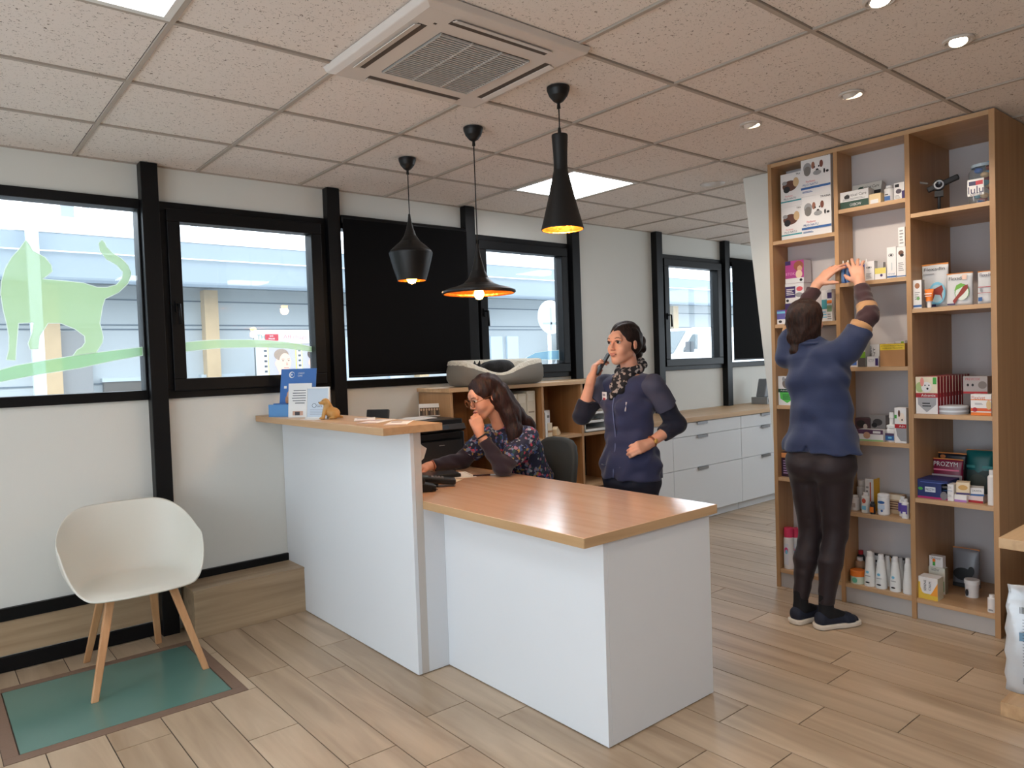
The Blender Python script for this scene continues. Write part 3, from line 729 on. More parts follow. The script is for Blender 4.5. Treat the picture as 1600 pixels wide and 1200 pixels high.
sheet('paper_sheet', 'large white sheet with a drawn border sticking out from under the black folder', 'paper', 1.56, -.96, .80, .30, .21, -.32, PAPER, [(-.14, .14, -.098, -.094, P(150, 130, 110)), (.135, .139, -.09, .09, P(150, 130, 110))])
sheet('paper_sheet', 'cream receipt lying beside the card terminal', 'paper', 1.47, -1.09, .8018, .10, .16, .5, P(222, 206, 180, .7))
f = MB(); f.prism([(1.0885, .97), (1.12, .99), (1.138, 1.035), (1.115, 1.05), (1.0885, 1.075)], -1.44, -1.4385, PAPER, 'y'); o = f.build('paper_sheet'); tag(o, 'white sheet curling out from inside the tall desk panel', 'paper')
r = thing('pen', 'dark ballpoint pen lying alone on the oak desk top', 'pen', (1.715, -1.12, .8045), -.62)
f = MB(); f.tube([(-.065, 0, 0), (.03, 0, 0)], .0045, P(50, 20, 24)); f.build('barrel', r)
f = MB(); f.tube([(.03, 0, 0), (.06, 0, 0), (.07, 0, 0)], [.0045, .003, .001], P(190, 190, 195)); f.build('tip', r)

# dog figurine on the counter
r = thing('dog_figurine', 'small golden sitting dog figurine on the raised counter', 'figurine', (.985, -.735, 1.156), -.25)
DG = mat('golden_resin', (184, 140, 78), .5, bump=.3, bscale=120)
FIG = r

# ---------------------------------------------------------------- cube shelf contents
CREAM = P(214, 208, 190, .5)
def binder(x, z, h, label, w=.075, lean=0, m=None):
    r = thing('ring_binder', label, 'binder', (x, -.365, z), 0, group='pale ring binders in the cube shelf')
    b = MB(); b.T = Matrix.Rotation(lean, 4, 'Y'); b.box(-w/2, w/2, 0, .27, 0, h, m or CREAM); b.rect(-w*.35, w*.35, h*.55, h*.58, -.0006, P(150, 140, 124)); b.rect(-w*.35, w*.35, h*.8, h*.95, -.0006, P(226, 222, 208)); b.build('cover', r, .003)
    b = MB(); b.T = Matrix.Rotation(lean, 4, 'Y'); b.lathe([(.008, 0), (.0125, 0), (.0125, .001)], STEEL, n=16); 
    for i in range(len(b.v)): b.v[i] = (b.v[i][0], -.001-b.v[i][2], b.v[i][1]+h*.2)
    b.build('finger_ring', r)
    return r
binder(2.56, .862, .33, 'cream ring binder in the cube behind the seated woman, left one', .08)
binder(2.645, .862, .33, 'cream ring binder in the cube behind the seated woman, middle one', .08)
binder(2.73, .862, .345, 'cream ring binder in the cube behind the seated woman, right one next to the upright', .08)
binder(2.955, .082, .33, 'pale ring binder standing in the low cube, left one', .06)
binder(3.035, .082, .34, 'pale ring binder with grey label lines standing in the low cube, right one', .075)
def cbox(name, label, cat, x, y, z, w, d, h, m, gfx=(), rz=0, group=None):
    b = MB(); b.box(-w/2, w/2, -d/2, d/2, 0, h, m)
    for (a0, a1, b0, b1, mm) in gfx: b.rect(a0*w-w/2, a1*w-w/2, b0*h, b1*h, -d/2-.0006, mm)
    o = b.build(name, None, bevel=.001, loc=(x, y, z), rz=rz); return tag(o, label, cat, group)
cbox('booklet', 'thin white booklet standing at the left of the cube with the orange box', 'booklet', 2.848, -.33, .862, .02, .12, .18, WHT)
cbox('booklet', 'thin lilac booklet standing behind the white one in the cube with the orange box', 'booklet', 2.875, -.26, .862, .02, .12, .24, P(150, 140, 160))
cbox('carton', 'white and orange upright carton in the cube shelf', 'box', 2.935, -.28, .862, .055, .05, .19, WHT, [(0, 1, .2, .5, P(206, 96, 36)), (.1, .9, .7, .8, P(120, 120, 120))])
cbox('carton', 'small striped carton standing in front of the white and orange one', 'box', 2.905, -.35, .862, .045, .03, .10, P(220, 206, 180), [(0, 1, .3, .45, P(160, 120, 80))])
r = thing('paper_bag', 'crumpled cream packet lying beside the orange carton in the cube shelf', 'packet', (2.99, -.34, .862), .5)
f = MB(); f.prism([(-.04, 0), (.045, 0), (.05, .02), (-.02, .07), (-.045, .05)], -.02, .02, P(216, 196, 160), 'y'); f.build('wrapper', r, .006)
r = thing('letter_trays', 'white stack of letter trays in the cube left of the standing woman', 'letter tray', (3.385, -.24, .862))
for i in range(3):
    f = MB(); z = i*.065; f.box(-.14, .14, -.15, .15, z, z+.006, WHT); f.box(-.14, -.134, -.15, .15, z, z+.058, WHT); f.box(.134, .14, -.15, .15, z, z+.058, WHT); f.box(-.14, .14, -.15, -.146, z, z+.022, WHT); f.box(-.13, .13, -.13, .14, z+.006, z+.016, PAPER); f.build('tray', r, .001)
cbox('carton', 'grey carton in the low cube beside the standing woman', 'box', 3.40, -.22, .30, .20, .2, .11, P(190, 190, 186)).location.z = .262
cbox('archive_box', 'white lower box carrying the grey carton in the low cube', 'box', 3.40, -.22, .082, .26, .28, .18, P(170, 164, 152), [(.1, .9, .1, .9, P(120, 106, 96)), (.2, .5, .2, .7, P(190, 180, 160)), (.6, .8, .4, .8, P(80, 60, 56))])

# ---------------------------------------------------------------- cat bed
r = thing('cat_bed', 'round-cornered grey and cream pet bed on top of the cube shelf', 'pet bed', (2.50, -.262, 1.262), 0)
FLE = mat('cream_fleece', (206, 200, 184), .95, bump=1.0, bscale=70, sheen=.3); BEDG = mat('grey_bed_fabric', (122, 118, 110), .9, bump=.15, bscale=300)
def bedring(prof, m, name):
    n = 60; vs = []; fs = []
    for i in range(n):
        a = 2*PI*i/n; c, s = math.cos(a), math.sin(a); p = 3.2
        q = (abs(c)**p+abs(s)**p)**(-1/p)
        for (k, z) in prof:
            lift = 1.0 - .52*math.exp(-((a-4.45)/.55)**2)
            w_ = .006*math.sin(a*23+k*40) if m is FLE else 0
            vs.append((c*q*(.37-k)+w_, s*q*(.195-k*.8), z*lift if z > .04 else z))
    L_ = len(prof)
    for i in range(n):
        for j in range(L_-1): fs.append((i*L_+j, ((i+1) % n)*L_+j, ((i+1) % n)*L_+j+1, i*L_+j+1))
    b = MB(); b.add(vs, fs, m, True); return b.build(name, r)
bedring([(.06, .0), (.02, .01), (.0, .05), (.0, .11), (.012, .15)], BEDG, 'outer_wall')
bedring([(.010, .148), (.018, .175), (.04, .182), (.07, .165), (.095, .12), (.12, .06), (.20, .05)], FLE, 'fleece_rim')
f = MB(); f.prism([(.28*math.copysign(abs(math.cos(t))**.7, math.cos(t)), .13*math.copysign(abs(math.sin(t))**.7, math.sin(t))) for t in [2*PI*i/32 for i in range(32)]], .01, .055, FLE, 'z'); f.build('cushion', r, .01)

# far worktop gadget
r = thing('paper_dispenser', 'small grey dispenser standing on the far worktop by the white column', 'dispenser', (6.05, -.20, .90))
f = MB(); f.box(-.09, .09, -.09, .09, 0, .07, P(150, 154, 156, .4)); f.box(-.07, .07, -.092, -.09, .02, .05, P(60, 62, 66)); f.build('base', r, .008)
f = MB(); f.prism([(-.06, .07), (.07, .07), (.05, .24), (.0, .26)], -.04, .06, P(120, 124, 128, .3), 'y'); f.build('roll_holder', r, .01)

# ---------------------------------------------------------------- right foreground: counter, shelf board, bags
r = thing('side_counter', 'oak counter entering the photo at the right edge with a curved metal bracket', 'counter', (2.6, -3.8, 0))
O = Vector((2.6, -3.8, 0))
BL('counter_top', OAK_X, (2.207, 3.855, -4.3, -3.43, .715, .752), parent=r, o=O)
BL('back_panel', LAM, (3.83, 3.85, -4.3, -3.45, .002, .714), parent=r, o=O)
BL('side_panel', LAM, (2.7, 3.83, -4.3, -4.28, .002, .714), parent=r, o=O)
BL('plinth_shelf', OAK_X, (2.47, 3.8, -4.2, -3.35, .0, .055), parent=r, o=O)
f = MB(); f.T = Matrix.Translation(-O); f.tube([(2.33+.0*i, -3.47, .713) if i == 0 else (2.33+.13*math.sin(i/8*PI/2), -3.48, .70-.16*(1-math.cos(i/8*PI/2))) for i in range(9)]+[(2.47, -3.48, .3), (2.50, -3.48, .056)], .012, STEEL); f.build('bracket', r)
def bag(x, y, z, rz, label, h=.40, w=.26):
    r = thing('pet_food_bag', label, 'bag', (x, y, z), rz)
    SB = mat('silver_white_foil', (206, 212, 218), .3, .15, bump=.35, bscale=14)
    vs = []; fs = []; n = 28; L_ = 14
    for j in range(L_+1):
        t = j/L_; th = .055*math.sin(PI*min(1, .18+t*.9))**.6 if t < .95 else .006
        ww = w/2*(1-.10*t**3)
        for i in range(n):
            a = 2*PI*i/n; c, s = math.cos(a), math.sin(a)
            q = (abs(c)**3.2+abs(s)**3.2)**(-1/3.2)
            vs.append((c*q*ww+.004*math.sin(j*2.1), s*q*max(th, .004)+.004*math.sin(i*2+j), t*h))
    for j in range(L_):
        for i in range(n): fs.append((j*n+i, j*n+(i+1) % n, (j+1)*n+(i+1) % n, (j+1)*n+i))
    fs.append(tuple(range(n))[::-1]); fs.append(tuple(range(L_*n, (L_+1)*n)))
    b = MB(); b.add(vs, fs, SB, True); b.build('bag_body', r)
    b = MB()
    for i in range(16): b.rect(-w*.30, w*.06, h*.72-i*.012, h*.725-i*.012, -.066, P(90, 100, 116))
    b.rect(-w*.34, w*.36, h*.52, h*.60, -.064, P(120, 160, 190)); b.rect(-w*.3, w*.36, h*.12, h*.18, -.064, P(150, 156, 164))
    for i in range(22): b.rect(-w*.33+i*.004, -w*.33+i*.004+.0022, h*.78, h*.84, -.066, P(50, 54, 60))
    b.build('printed_panel', r)
bag(2.655, -3.455, .056, -1.25, 'silver and white pet food bag standing on the low board at the right edge', .42, .27)
r = thing('storage_box', 'dark object tucked behind the lower right corner of the bookcase', 'box', (3.42, -3.17, .001))
f = MB(); f.box(-.07, .07, -.045, .045, 0, .10, K); f.build('body', r, .01)
f = MB(); f.box(-.06, .06, -.04, .04, .10, .14, P(150, 160, 164, .3)); f.build('lid', r, .01)
# ---------------------------------------------------------------- outside
S('ground', mat('asphalt', (120, 120, 120), .9, bump=.2, bscale=40), (-25, 45, .2, 40, -.25, -.15), bevel=0)
CLAD = mat('pale_blue_cladding', (184, 192, 196), .6, var=.05, vscale=.6); SEAM = P(104, 118, 130, .7); AWN = mat('grey_awning_sheet', (128, 140, 148), .6, var=.1, vscale=.5); FASC = P(240, 244, 248, .5); TAN = mat('tan_post_paint', (206, 178, 138), .6, var=.06)
r = thing('warehouse', 'long pale blue industrial building with a grey awning across the street', 'building', (5, 6.6, -.15))
O = Vector((5, 6.6, -.15))
def ww(name, m, *b): return BL(name, m, *b, parent=r, o=O, bevel=0)
ww('wall', CLAD, (-14, 40, 6.6, 7.2, -.15, 3.2))
b = MB(); b.T = Matrix.Translation(-O)
for z in (.4, 1.0, 1.30, 2.02, 2.08, 2.42, 2.66): b.box(-14, 40, 6.585, 6.6, z, z+.018, SEAM)
b.build('wall_seams', r)
b = MB(); b.T = Matrix.Translation(-O); b.prism([(6.6, 2.62), (5.7, 2.56), (5.7, 2.60), (5.86, 3.14), (6.6, 3.25)], -14, 40, AWN, 'x'); b.build('awning', r)
ww('awning_rib', FASC, (-14, 40, 5.745, 5.76, 2.90, 2.915))
ww('fascia', FASC, (-14, 40, 5.85, 6.0, 3.14, 3.34)); ww('gutter', SEAM, (-14, 40, 5.66, 5.72, 2.535, 2.57))
for x in (-1.9, .70, 2.66, 6.2, 9.8, 13.25, 17.0): ww('post', TAN, (x-.09, x+.10, 6.42, 6.6, -.15, 2.58))
for x in (-.6, .0, 1.15, 1.9, 2.5, 3.9, 8.7): ww('roof_railing', P(196, 200, 206), (x, x+.07, 6.6, 6.66, 3.3, 4.4))
ww('roof_railing', P(150, 156, 164), (.9, 1.05, 6.6, 6.66, 3.3, 3.75)); ww('roof_beam', P(206, 210, 214), (-14, 40, 6.62, 6.68, 3.85, 3.9))
for x in (1.15, 2.4, 9.2): 
    ww('meter_box', P(96, 90, 84), (x+.12, x+.7, 6.5, 6.6, 1.05, 1.33)); ww('box_lid', P(190, 202, 210), (x+.1, x+.72, 6.48, 6.6, 1.33, 1.38))
ww('downpipe', P(214, 226, 238), (.40, .52, 5.60, 5.72, -.15, 3.3))
ww('door', P(150, 150, 150), (.80, 1.15, 6.5, 6.6, -.15, 2.0))
for x in (4.3, 4.8, 5.6, 7.4, 7.8, 8.2): ww('window_strip', P(206, 222, 236, .2), (x, x+.28, 6.55, 6.6, .6, 1.9))
# poster board
r = thing('notice_board', 'white public notice board with two portrait posters outside the second window', 'notice board', (3.52, 5.4, -.15)); O = Vector((3.52, 5.4, -.15))
ww('board', WHT, (2.90, 4.00, 5.40, 5.43, .6, 1.93)); ww('header', WHT, (2.88, 4.01, 5.38, 5.40, 1.77, 1.96))
for x in (2.93, 3.97): ww('board_leg', P(90, 100, 104), (x-.03, x+.03, 5.43, 5.48, -.15, 1.9))
b = MB(); b.T = Matrix.Translation(Vector((3.52, 5.379, -.0))-O+Vector((0, 0, -.15)) if False else Vector((0, -.021, .15)))
b.T = Matrix.Translation((-.08, -.0225, .15))
b.rect(-.42, -.235, 1.81, 1.90, 0, RED); b.text('BAR', -.33, 1.875, .02, -.002, WHT); b.text('PRESSE', -.33, 1.838, .02, -.002, WHT)
b.text('Affichage Libre', .12, 1.855, .075, 0, P(214, 130, 132), w=.58); b.text('TH', -.475, 1.86, .06, 0, P(70, 120, 110)); b.build('lettering', r)
def poster(x, label, hair, jacket):
    t = MB(); SK = P(226, 184, 164); YE = P(222, 222, 90)
    t.box(-.235, .235, -.004, 0, -.42, .32, P(176, 172, 180)); t.rect(-.25, -.19, -.42, .32, -.005, WHT); t.rect(-.19, -.18, -.42, .32, -.006, YE); t.rect(.2, .215, -.42, .32, -.006, YE)
    t.disc(.02, -.02, .10, .15, -.006, SK); t.disc(.0, .10, .105, .08, -.0065, hair); t.disc(.05, .0, .085, .12, -.007, SK); t.disc(-.075, -.02, .022, .035, -.0072, SK)
    t.poly([(-.04, -.14), (.08, -.14), (.10, -.24), (-.07, -.24)], -.0062, SK)
    t.poly([(-.18, -.42), (.19, -.42), (.15, -.24), (.03, -.3), (-.08, -.2), (-.16, -.26)], -.0068, jacket); t.poly([(-.06, -.22), (.09, -.24), (.05, -.42), (.0, -.42)], -.0072, WHT)
    for ex in (.02, .10): t.disc(ex, .015, .014, .006, -.0078, P(60, 50, 50), 8); t.rect(ex-.02, ex+.02, .034, .042, -.0078, hair)
    t.poly([(.07, .01), (.09, -.045), (.06, -.045)], -.0076, P(196, 146, 128)); t.rect(.03, .095, -.085, -.078, -.0078, P(170, 80, 80))
    for i in range(9): t.rect(-.24, -.20, -.35+i*.07, -.32+i*.07, -.0056, P(70, 74, 80))
    t.rect(.03, .12, .26, .30, -.007, YE)
    o = t.build('poster', None, loc=(x, 5.379 if False else 5.396, 1.52)); return tag(o, label, 'poster', None)
poster(3.24, 'portrait poster of a fair-haired person, left one on the notice board', P(150, 128, 110), P(210, 206, 210))
poster(3.72, 'portrait poster of a dark-haired person with a blue collar, right one on the notice board', P(76, 58, 52), P(70, 66, 130))
r = thing('bird_sculpture', 'dark slate bird-head silhouette outside at the bottom of the second window', 'sculpture', (1.98, 2.6, 1.0))
b = MB(); pts = [(-.065, 0), (-.07, .17), (-.065, .22), (-.04, .262), (-.01, .278), (.03, .27), (.05, .235), (.075, .18), (.095, .135), (.098, .11), (.06, .135), (.035, .13), (.03, .0)]
b.prism(pts, -.02, .02, mat('slate_metal', (66, 84, 92), .5), 'y'); b.build('bird_head', r, .004); b = MB(); b.tube([(0, 0, -1.15), (0, 0, .05)], .03, P(66, 84, 92)); b.build('pole', r)
# road sign
r = thing('road_sign', 'round white road sign on a pole outside the window left of the phone woman', 'road sign', (8.15, 5.3, -.15))
b = MB(); b.T = Matrix.Translation((0, -.04, 2.33)) @ Matrix.Rotation(PI/2, 4, 'X'); b.lathe([(.0001, 0), (.30, 0), (.30, .02), (.0001, .02)], P(236, 240, 244), n=32); b.build('disc', r)
b = MB(); b.box(-.02, .02, -.068, -.062, 2.1, 2.5, P(150, 160, 170)); b.box(-.2, .2, -.068, -.062, 2.2, 2.24, P(150, 160, 170)); b.build('mark', r)
b = MB(); b.tube([(0, 0, 0), (0, 0, 2.55)], .035, P(236, 240, 244)); b.build('pole', r)
# van
r = thing('delivery_van', 'white delivery van parked outside the window right of the phone woman', 'van', (10.9, 4.3, -.15))
VW = mat('white_van_paint', (236, 240, 244), .25, coat=.5); VG = mat('van_glass', (70, 86, 92), .08)
b = MB(); side = [(-2.15, .35), (2.4, .35), (2.4, 1.98), (2.3, 2.05), (-1.0, 2.05), (-1.16, 2.0), (-1.60, 1.60), (-2.05, 1.42), (-2.18, 1.2)]
b.prism(side, -.9, .9, VW, 'y'); b.build('body', r, .03)
for s_ in (-1, 1):
    b = MB(); b.prism([(-1.40, 1.67), (-1.0, 1.67), (-1.0, 1.93), (-1.13, 1.93)], s_*.904, s_*.912, VG, 'y'); b.build('door_window', r)
b = MB(); b.add([(-1.19, -.8, 2.0), (-1.19, .8, 2.0), (-1.62, .85, 1.62), (-1.62, -.85, 1.62)], [(0,1,2,3)], VG)
b.build('windscreen', r, solid=.01)
b = MB(); b.box(-.86, -.845, -.915, -.90, .5, 1.95, P(190, 196, 204)); b.box(-1.0, -.9, -.92, -.90, 1.45, 1.48, P(60, 64, 68)); b.build('door_seam', r)
b = MB(); b.box(-1.42, -1.34, -1.08, -.96, 1.62, 1.80, P(60, 64, 70)); b.tube([(-1.38, -.9, 1.64), (-1.38, -1.0, 1.68)], .02, P(40, 44, 48)); b.build('wing_mirror', r)
b = MB(); b.box(-2.22, -2.12, -.85, .85, .35, .62, P(70, 74, 78)); b.build('bumper', r, .03)
for x in (-1.3, 1.5):
    for y in (-.82, .82): b = MB(); b.tube([(x, y-.1, .32), (x, y+.1, .32)], .32, P(34, 34, 36), 24); b.build('wheel', r)
r = thing('parked_car', 'pale car with a dark side window parked behind the white van', 'car', (10.9, 5.85, -.15))
b = MB(); b.prism([(-2.1, .3), (2.1, .3), (2.15, 1.0), (1.9, 1.55), (1.5, 2.06), (1.3, 2.1), (-1.0, 2.1), (-1.3, 2.0), (-1.7, 1.5), (-2.1, 1.1)], -.5, .5, mat('pale_car_paint', (200, 208, 212), .3, coat=.4), 'y'); b.build('body', r, .03)
b = MB(); b.prism([(-1.35, 1.72), (1.2, 1.72), (1.2, 1.98), (-1.2, 1.98)], -.51, -.502, VG, 'y'); b.build('side_window', r)
for x in (-1.3, 1.3):
    for y in (-.42, .42): b = MB(); b.tube([(x, y-.08, .3), (x, y+.08, .3)], .3, P(34, 34, 36), 20); b.build('wheel', r)

# ---------------------------------------------------------------- window stickers (on the inner face of the panes)
GREEN = sheer('green_window_film', (186, 214, 166), .84); GREENE = sheer('white_film_edge', (240, 250, 240), .8); GREEN2 = sheer('deep_green_window_film', (160, 206, 150), .82)
CAT_PTS = [(-0.225, 2.11), (-0.237, 2.091), (-0.251, 2.067), (-0.287, 2.021), (-0.316, 1.963), (-0.334, 1.9), (-0.34, 1.838), (-0.333, 1.76), (-0.323, 1.698), (-0.316, 1.635), (-0.319, 1.572), (-0.332, 1.519), (-0.295, 1.515), (-0.29, 1.572), (-0.274, 1.698), (-0.212, 1.702), (-0.22, 1.651), (-0.239, 1.597), (-0.232, 1.568), (-0.197, 1.57), (-0.189, 1.634), (-0.15, 1.699), (-0.095, 1.699), (-0.034, 1.67), (0.008, 1.633), (0.009, 1.6), (-0.006, 1.577), (-0.03, 1.561), (-0.049, 1.532), (0.027, 1.543), (0.057, 1.546), (0.089, 1.599), (0.093, 1.626), (0.089, 1.66), (0.081, 1.7), (0.097, 1.784), (0.111, 1.828), (0.177, 1.864), (0.225, 1.914), (0.243, 1.969), (0.23, 2.01), (0.2, 2.045), (0.156, 2.073), (0.13, 2.102), (0.125, 2.121), (0.111, 2.137), (0.095, 2.119), (0.099, 2.079), (0.127, 2.037), (0.174, 2.01), (0.203, 1.974), (0.198, 1.94), (0.169, 1.905), (0.123, 1.889), (0.078, 1.888), (0.015, 1.908), (-0.07, 1.915), (-0.164, 1.92), (-0.139, 1.941), (-0.119, 1.961), (-0.123, 1.993), (-0.148, 2.03), (-0.198, 2.059), (-0.21, 2.089)]
BRANCH_A = [(-0.436, 1.46), (-0.36, 1.47), (-0.294, 1.49), (-0.2, 1.506), (-0.046, 1.532), (0.057, 1.546), (0.279, 1.572), (0.279, 1.527), (0.145, 1.504), (-0.02, 1.468), (-0.203, 1.442), (-0.297, 1.424), (-0.362, 1.411), (-0.439, 1.393)]
BRANCH_B = [(0.476, 1.593), (0.573, 1.602), (0.675, 1.608), (0.864, 1.607), (0.98, 1.602), (1.099, 1.589), (1.202, 1.572), (1.312, 1.544), (1.31, 1.52), (1.2, 1.536), (1.098, 1.551), (0.978, 1.559), (0.862, 1.563), (0.673, 1.56), (0.57, 1.551), (0.479, 1.542)]
SWOOSH = [(2.993, 1.434), (3.047, 1.458), (3.129, 1.487), (3.281, 1.499), (3.445, 1.501), (3.442, 1.423)]
def sticker(name, label, pts, m, edge, y, grow=.006):
    b = MB(); n = len(pts)
    b.add([(p[0], y, p[1]) for p in pts], [tuple(range(n))], m)
    # thin cut edge line
    for i in range(n):
        a, c = Vector((pts[i][0], 0, pts[i][1])), Vector((pts[(i+1) % n][0], 0, pts[(i+1) % n][1]))
        d = (c-a); 
        if d.length < 1e-4: continue
        nn = Vector((-d.z, 0, d.x)).normalized()*.0022
        b.add([(a.x-nn.x, y-.0006, a.z-nn.z), (c.x-nn.x, y-.0006, c.z-nn.z), (c.x+nn.x, y-.0006, c.z+nn.z), (a.x+nn.x, y-.0006, a.z+nn.z)], [(0,1,2,3)], edge)
    o = b.build(name, None); return tag(o, label, 'window sticker')
sticker('cat_sticker', 'translucent green cat silhouette sticker on the leftmost window', CAT_PTS, GREEN, GREENE, .0168)
sticker('branch_sticker', 'green branch-shaped sticker band under the cat on the leftmost window', BRANCH_A, GREEN2, GREENE, .0150)
sticker('branch_sticker', 'pale green curved sticker band low on the second window from the left', BRANCH_B, GREEN, GREENE, .0168)
sticker('swoosh_sticker', 'pale blue sticker in the lower right corner of the window above the pet bed', [(max(2.62, min(a, 3.38)), max(1.425, c)) for a, c in SWOOSH], sheer('pale_blue_window_film', (120, 180, 210), .7), GREENE, .0168)
# ---------------------------------------------------------------- products in the bookcase
# every product is built facing -Y and turned so that its front looks out of the bookcase (towards -X)
W_ = P(228, 226, 226, .4); BLK = P(34, 34, 38); MAG = P(176, 64, 138); PUR = P(60, 44, 100); SKN = P(206, 160, 130); BR = P(96, 60, 48); DB = P(44, 40, 86)
TEALC = P(60, 150, 160); YEL = P(226, 190, 70); ORG = P(228, 122, 40); GRN = P(70, 160, 70); DGR = P(38, 72, 58); REDC = P(170, 34, 44); BLU = P(56, 100, 160); GRY = P(150, 150, 152); LBL = P(120, 190, 220); CRM = P(226, 214, 180); CARD = P(176, 128, 84, .7)
FACE = -PI/2
YQ = [-2.3555, -2.383, -2.3875, -2.3885, -2.4285, -2.4275, -2.463]
def fitq(q, d):
    X, yc, w, h = q
    for (a, c, back) in ((-2.322, -1.945, 3.478), (-2.698, -2.345, 3.478), (-3.08, -2.722, 3.84)):
        if a-.02 <= yc <= c+.02:
            yc = min(max(yc, a+w/2+.001), c-w/2-.001); d = min(d, back-X-.002)
            if d < .02: X -= .02-d; d = .02
    return (X, yc, w, h), d
def carton(label, q, z, d, m, gfx=(), name='carton', cat='box', rz=0.0, tiltx=0.0, group=None, side=None, top=None):
    """q = (x of the front face, y centre, width, height)"""
    q, d = fitq(q, d); X, yc, w, h = q; b = MB(); T = Matrix.Rotation(tiltx, 4, 'X') if tiltx else Matrix.Identity(4); b.T = T
    b.box(-w/2, w/2, -d/2, d/2, 0, h, m); y = -d/2
    if side: b.add([(w/2+.0005, -d/2, 0), (w/2+.0005, d/2, 0), (w/2+.0005, d/2, h), (w/2+.0005, -d/2, h)], [(0,1,2,3)], side)
    if top: b.add([(-w/2, -d/2, h+.0005), (w/2, -d/2, h+.0005), (w/2, d/2, h+.0005), (-w/2, d/2, h+.0005)], [(0,1,2,3)], top)
    for i, g in enumerate(gfx):
        yy = y-.0004-.00025*i; k = g[0]
        if k == 'r': b.rect(-w/2+g[1]*w, -w/2+g[2]*w, g[3]*h, g[4]*h, yy, g[5])
        elif k == 'e': b.disc(-w/2+g[1]*w, g[2]*h, g[3]*w, g[4]*h, yy, g[5])
        elif k == 'p': b.poly([(-w/2+a*w, c*h) for a, c in g[1]], yy, g[2])
        elif k == 't': b.text(g[1], -w/2+g[2]*w, g[3]*h, g[4]*h, yy, g[5], w=(g[6]*w if len(g) > 6 else None))
        elif k == 'v': b.text(g[1], -w/2+g[2]*w, g[3]*h, g[4]*w, yy, g[5], w=g[6]*h, vert=True)
        elif k == 's':   # lines of small print
            n = g[6] if len(g) > 6 else 4
            for j in range(n):
                zz = g[3]+(g[4]-g[3])*(j+.25)/n; b.rect(-w/2+g[1]*w, -w/2+(g[1]+(g[2]-g[1])*(1-.25*((j*7) % 3)/2))*w, zz*h, (zz+(g[4]-g[3])/n*.45)*h, yy, g[5])
    o = b.build(name, None, loc=(X+d/2, yc, z+.0005), rz=FACE+rz); return tag(o, label, cat, group)
def bottle(label, q, z, r, prof, m, cap, capz, gfx=None, name='bottle', cat='bottle', group=None, band=None, depthx=.02):
    """prof: list of (radius fraction, height fraction); capz: height fraction where the cap starts"""
    q, _d = fitq(q, q[2]); X, yc, w, h = q; R = w/2 if r is None else r
    t = thing(name, label, cat, (X+R, yc, z+.0005), FACE, group)
    body = [(a*R, c*h) for a, c in prof if c <= capz]; top = [(a*R, c*h) for a, c in prof if c >= capz]
    b = MB(); b.lathe([(.0001, 0)]+body+[(.0001, body[-1][1])], m, n=20); b.build('bottle_body', t)
    b = MB(); b.lathe([(top[0][0], top[0][1])]+top[0:]+[(.0001, top[-1][1])], cap, n=18); b.build('cap', t)
    if band:
        for (z0, z1, mm) in band:
            b = MB(); rr = R*max(a for a, c in prof if c <= capz)+.0006; b.lathe([(rr, z0*h), (rr, z1*h)], mm, n=20); b.build('label_band', t)
    if gfx:
        b = MB()
        for i, g in enumerate(gfx):
            yy = -R-.0016-.0003*i
            if g[0] == 'r': b.rect(g[1]*R, g[2]*R, g[3]*h, g[4]*h, yy, g[5])
            if g[0] == 'e': b.disc(g[1]*R, g[2]*h, g[3]*R, g[4]*h, yy, g[5])
        b.build('front_label', t)
    return t
CYL = [(1, 0), (1, .80), (.62, .86), (.62, .861), (.66, .862), (.66, 1)]
DOGGFX = [('e', .22, .70, .14, .13, GRY), ('e', .22, .62, .12, .12, P(120, 116, 112)), ('e', .56, .66, .19, .15, W_), ('e', .42, .74, .06, .09, P(150, 100, 80)), ('e', .70, .74, .06, .09, P(120, 70, 56)), ('e', .56, .60, .05, .04, BLK), ('e', .47, .69, .025, .025, BLK), ('e', .62, .69, .025, .025, BLK), ('e', .56, .54, .14, .06, GRY), ('e', .80, .55, .03, .06, BLK), ('e', .90, .53, .05, .03, BLK),
          ('t', 'Perfume', .33, .36, .05, P(220, 110, 120)), ('t', 'PILO NATU', .32, .28, .055, BLU), ('t', 'TRAINA', .82, .93, .05, BLK), ('r', 0, 1, .17, .225, BLU), ('s', .05, .4, .08, .13, BLU, 2)]
RABGFX = [('e', .45, .62, .36, .16, BR), ('e', .30, .52, .16, .10, BLK), ('e', .75, .70, .14, .14, P(200, 170, 130)), ('e', .2, .72, .12, .06, GRY), ('t', 'Perfume', .4, .32, .05, P(210, 110, 120)), ('t', 'PILO NATU', .45, .24, .055, DB), ('r', 0, 1, .14, .18, TEALC), ('t', 'TRA', .86, .93, .05, BLK)]
z = SH1[4]
A1 = (3.36, -2.041, 0.13, 0.196)
carton('white carton with a rabbit picture, lower left of the four on the top left shelf', A1, z, .09, W_, RABGFX)
carton('white carton with a rabbit picture, upper left of the four on the top left shelf', A1, z+A1[3]+.001, .09, W_, RABGFX)
A2 = (3.325, -2.2125, 0.175, 0.228)
carton('white puppy and kitten carton, lower right of the four on the top left shelf', A2, z, .12, W_, DOGGFX)
carton('white puppy and kitten carton, upper right of the four on the top left shelf', A2, z+A2[3]+.001, .12, W_, DOGGFX)
z = SH1[3]
q = (3.38, -2.036, 0.118, 0.122); hh = q[3]
carton('purple and magenta carton at the bottom of the stack behind the reaching woman', q, z, .085, PUR, [('t', 'FELINE', .4, .8, .09, W_), ('r', 0, .5, .25, .6, MAG), ('r', .5, .9, .2, .7, W_)], side=P(200, 196, 204))
q2 = (3.38, -2.0385, 0.117, 0.117)
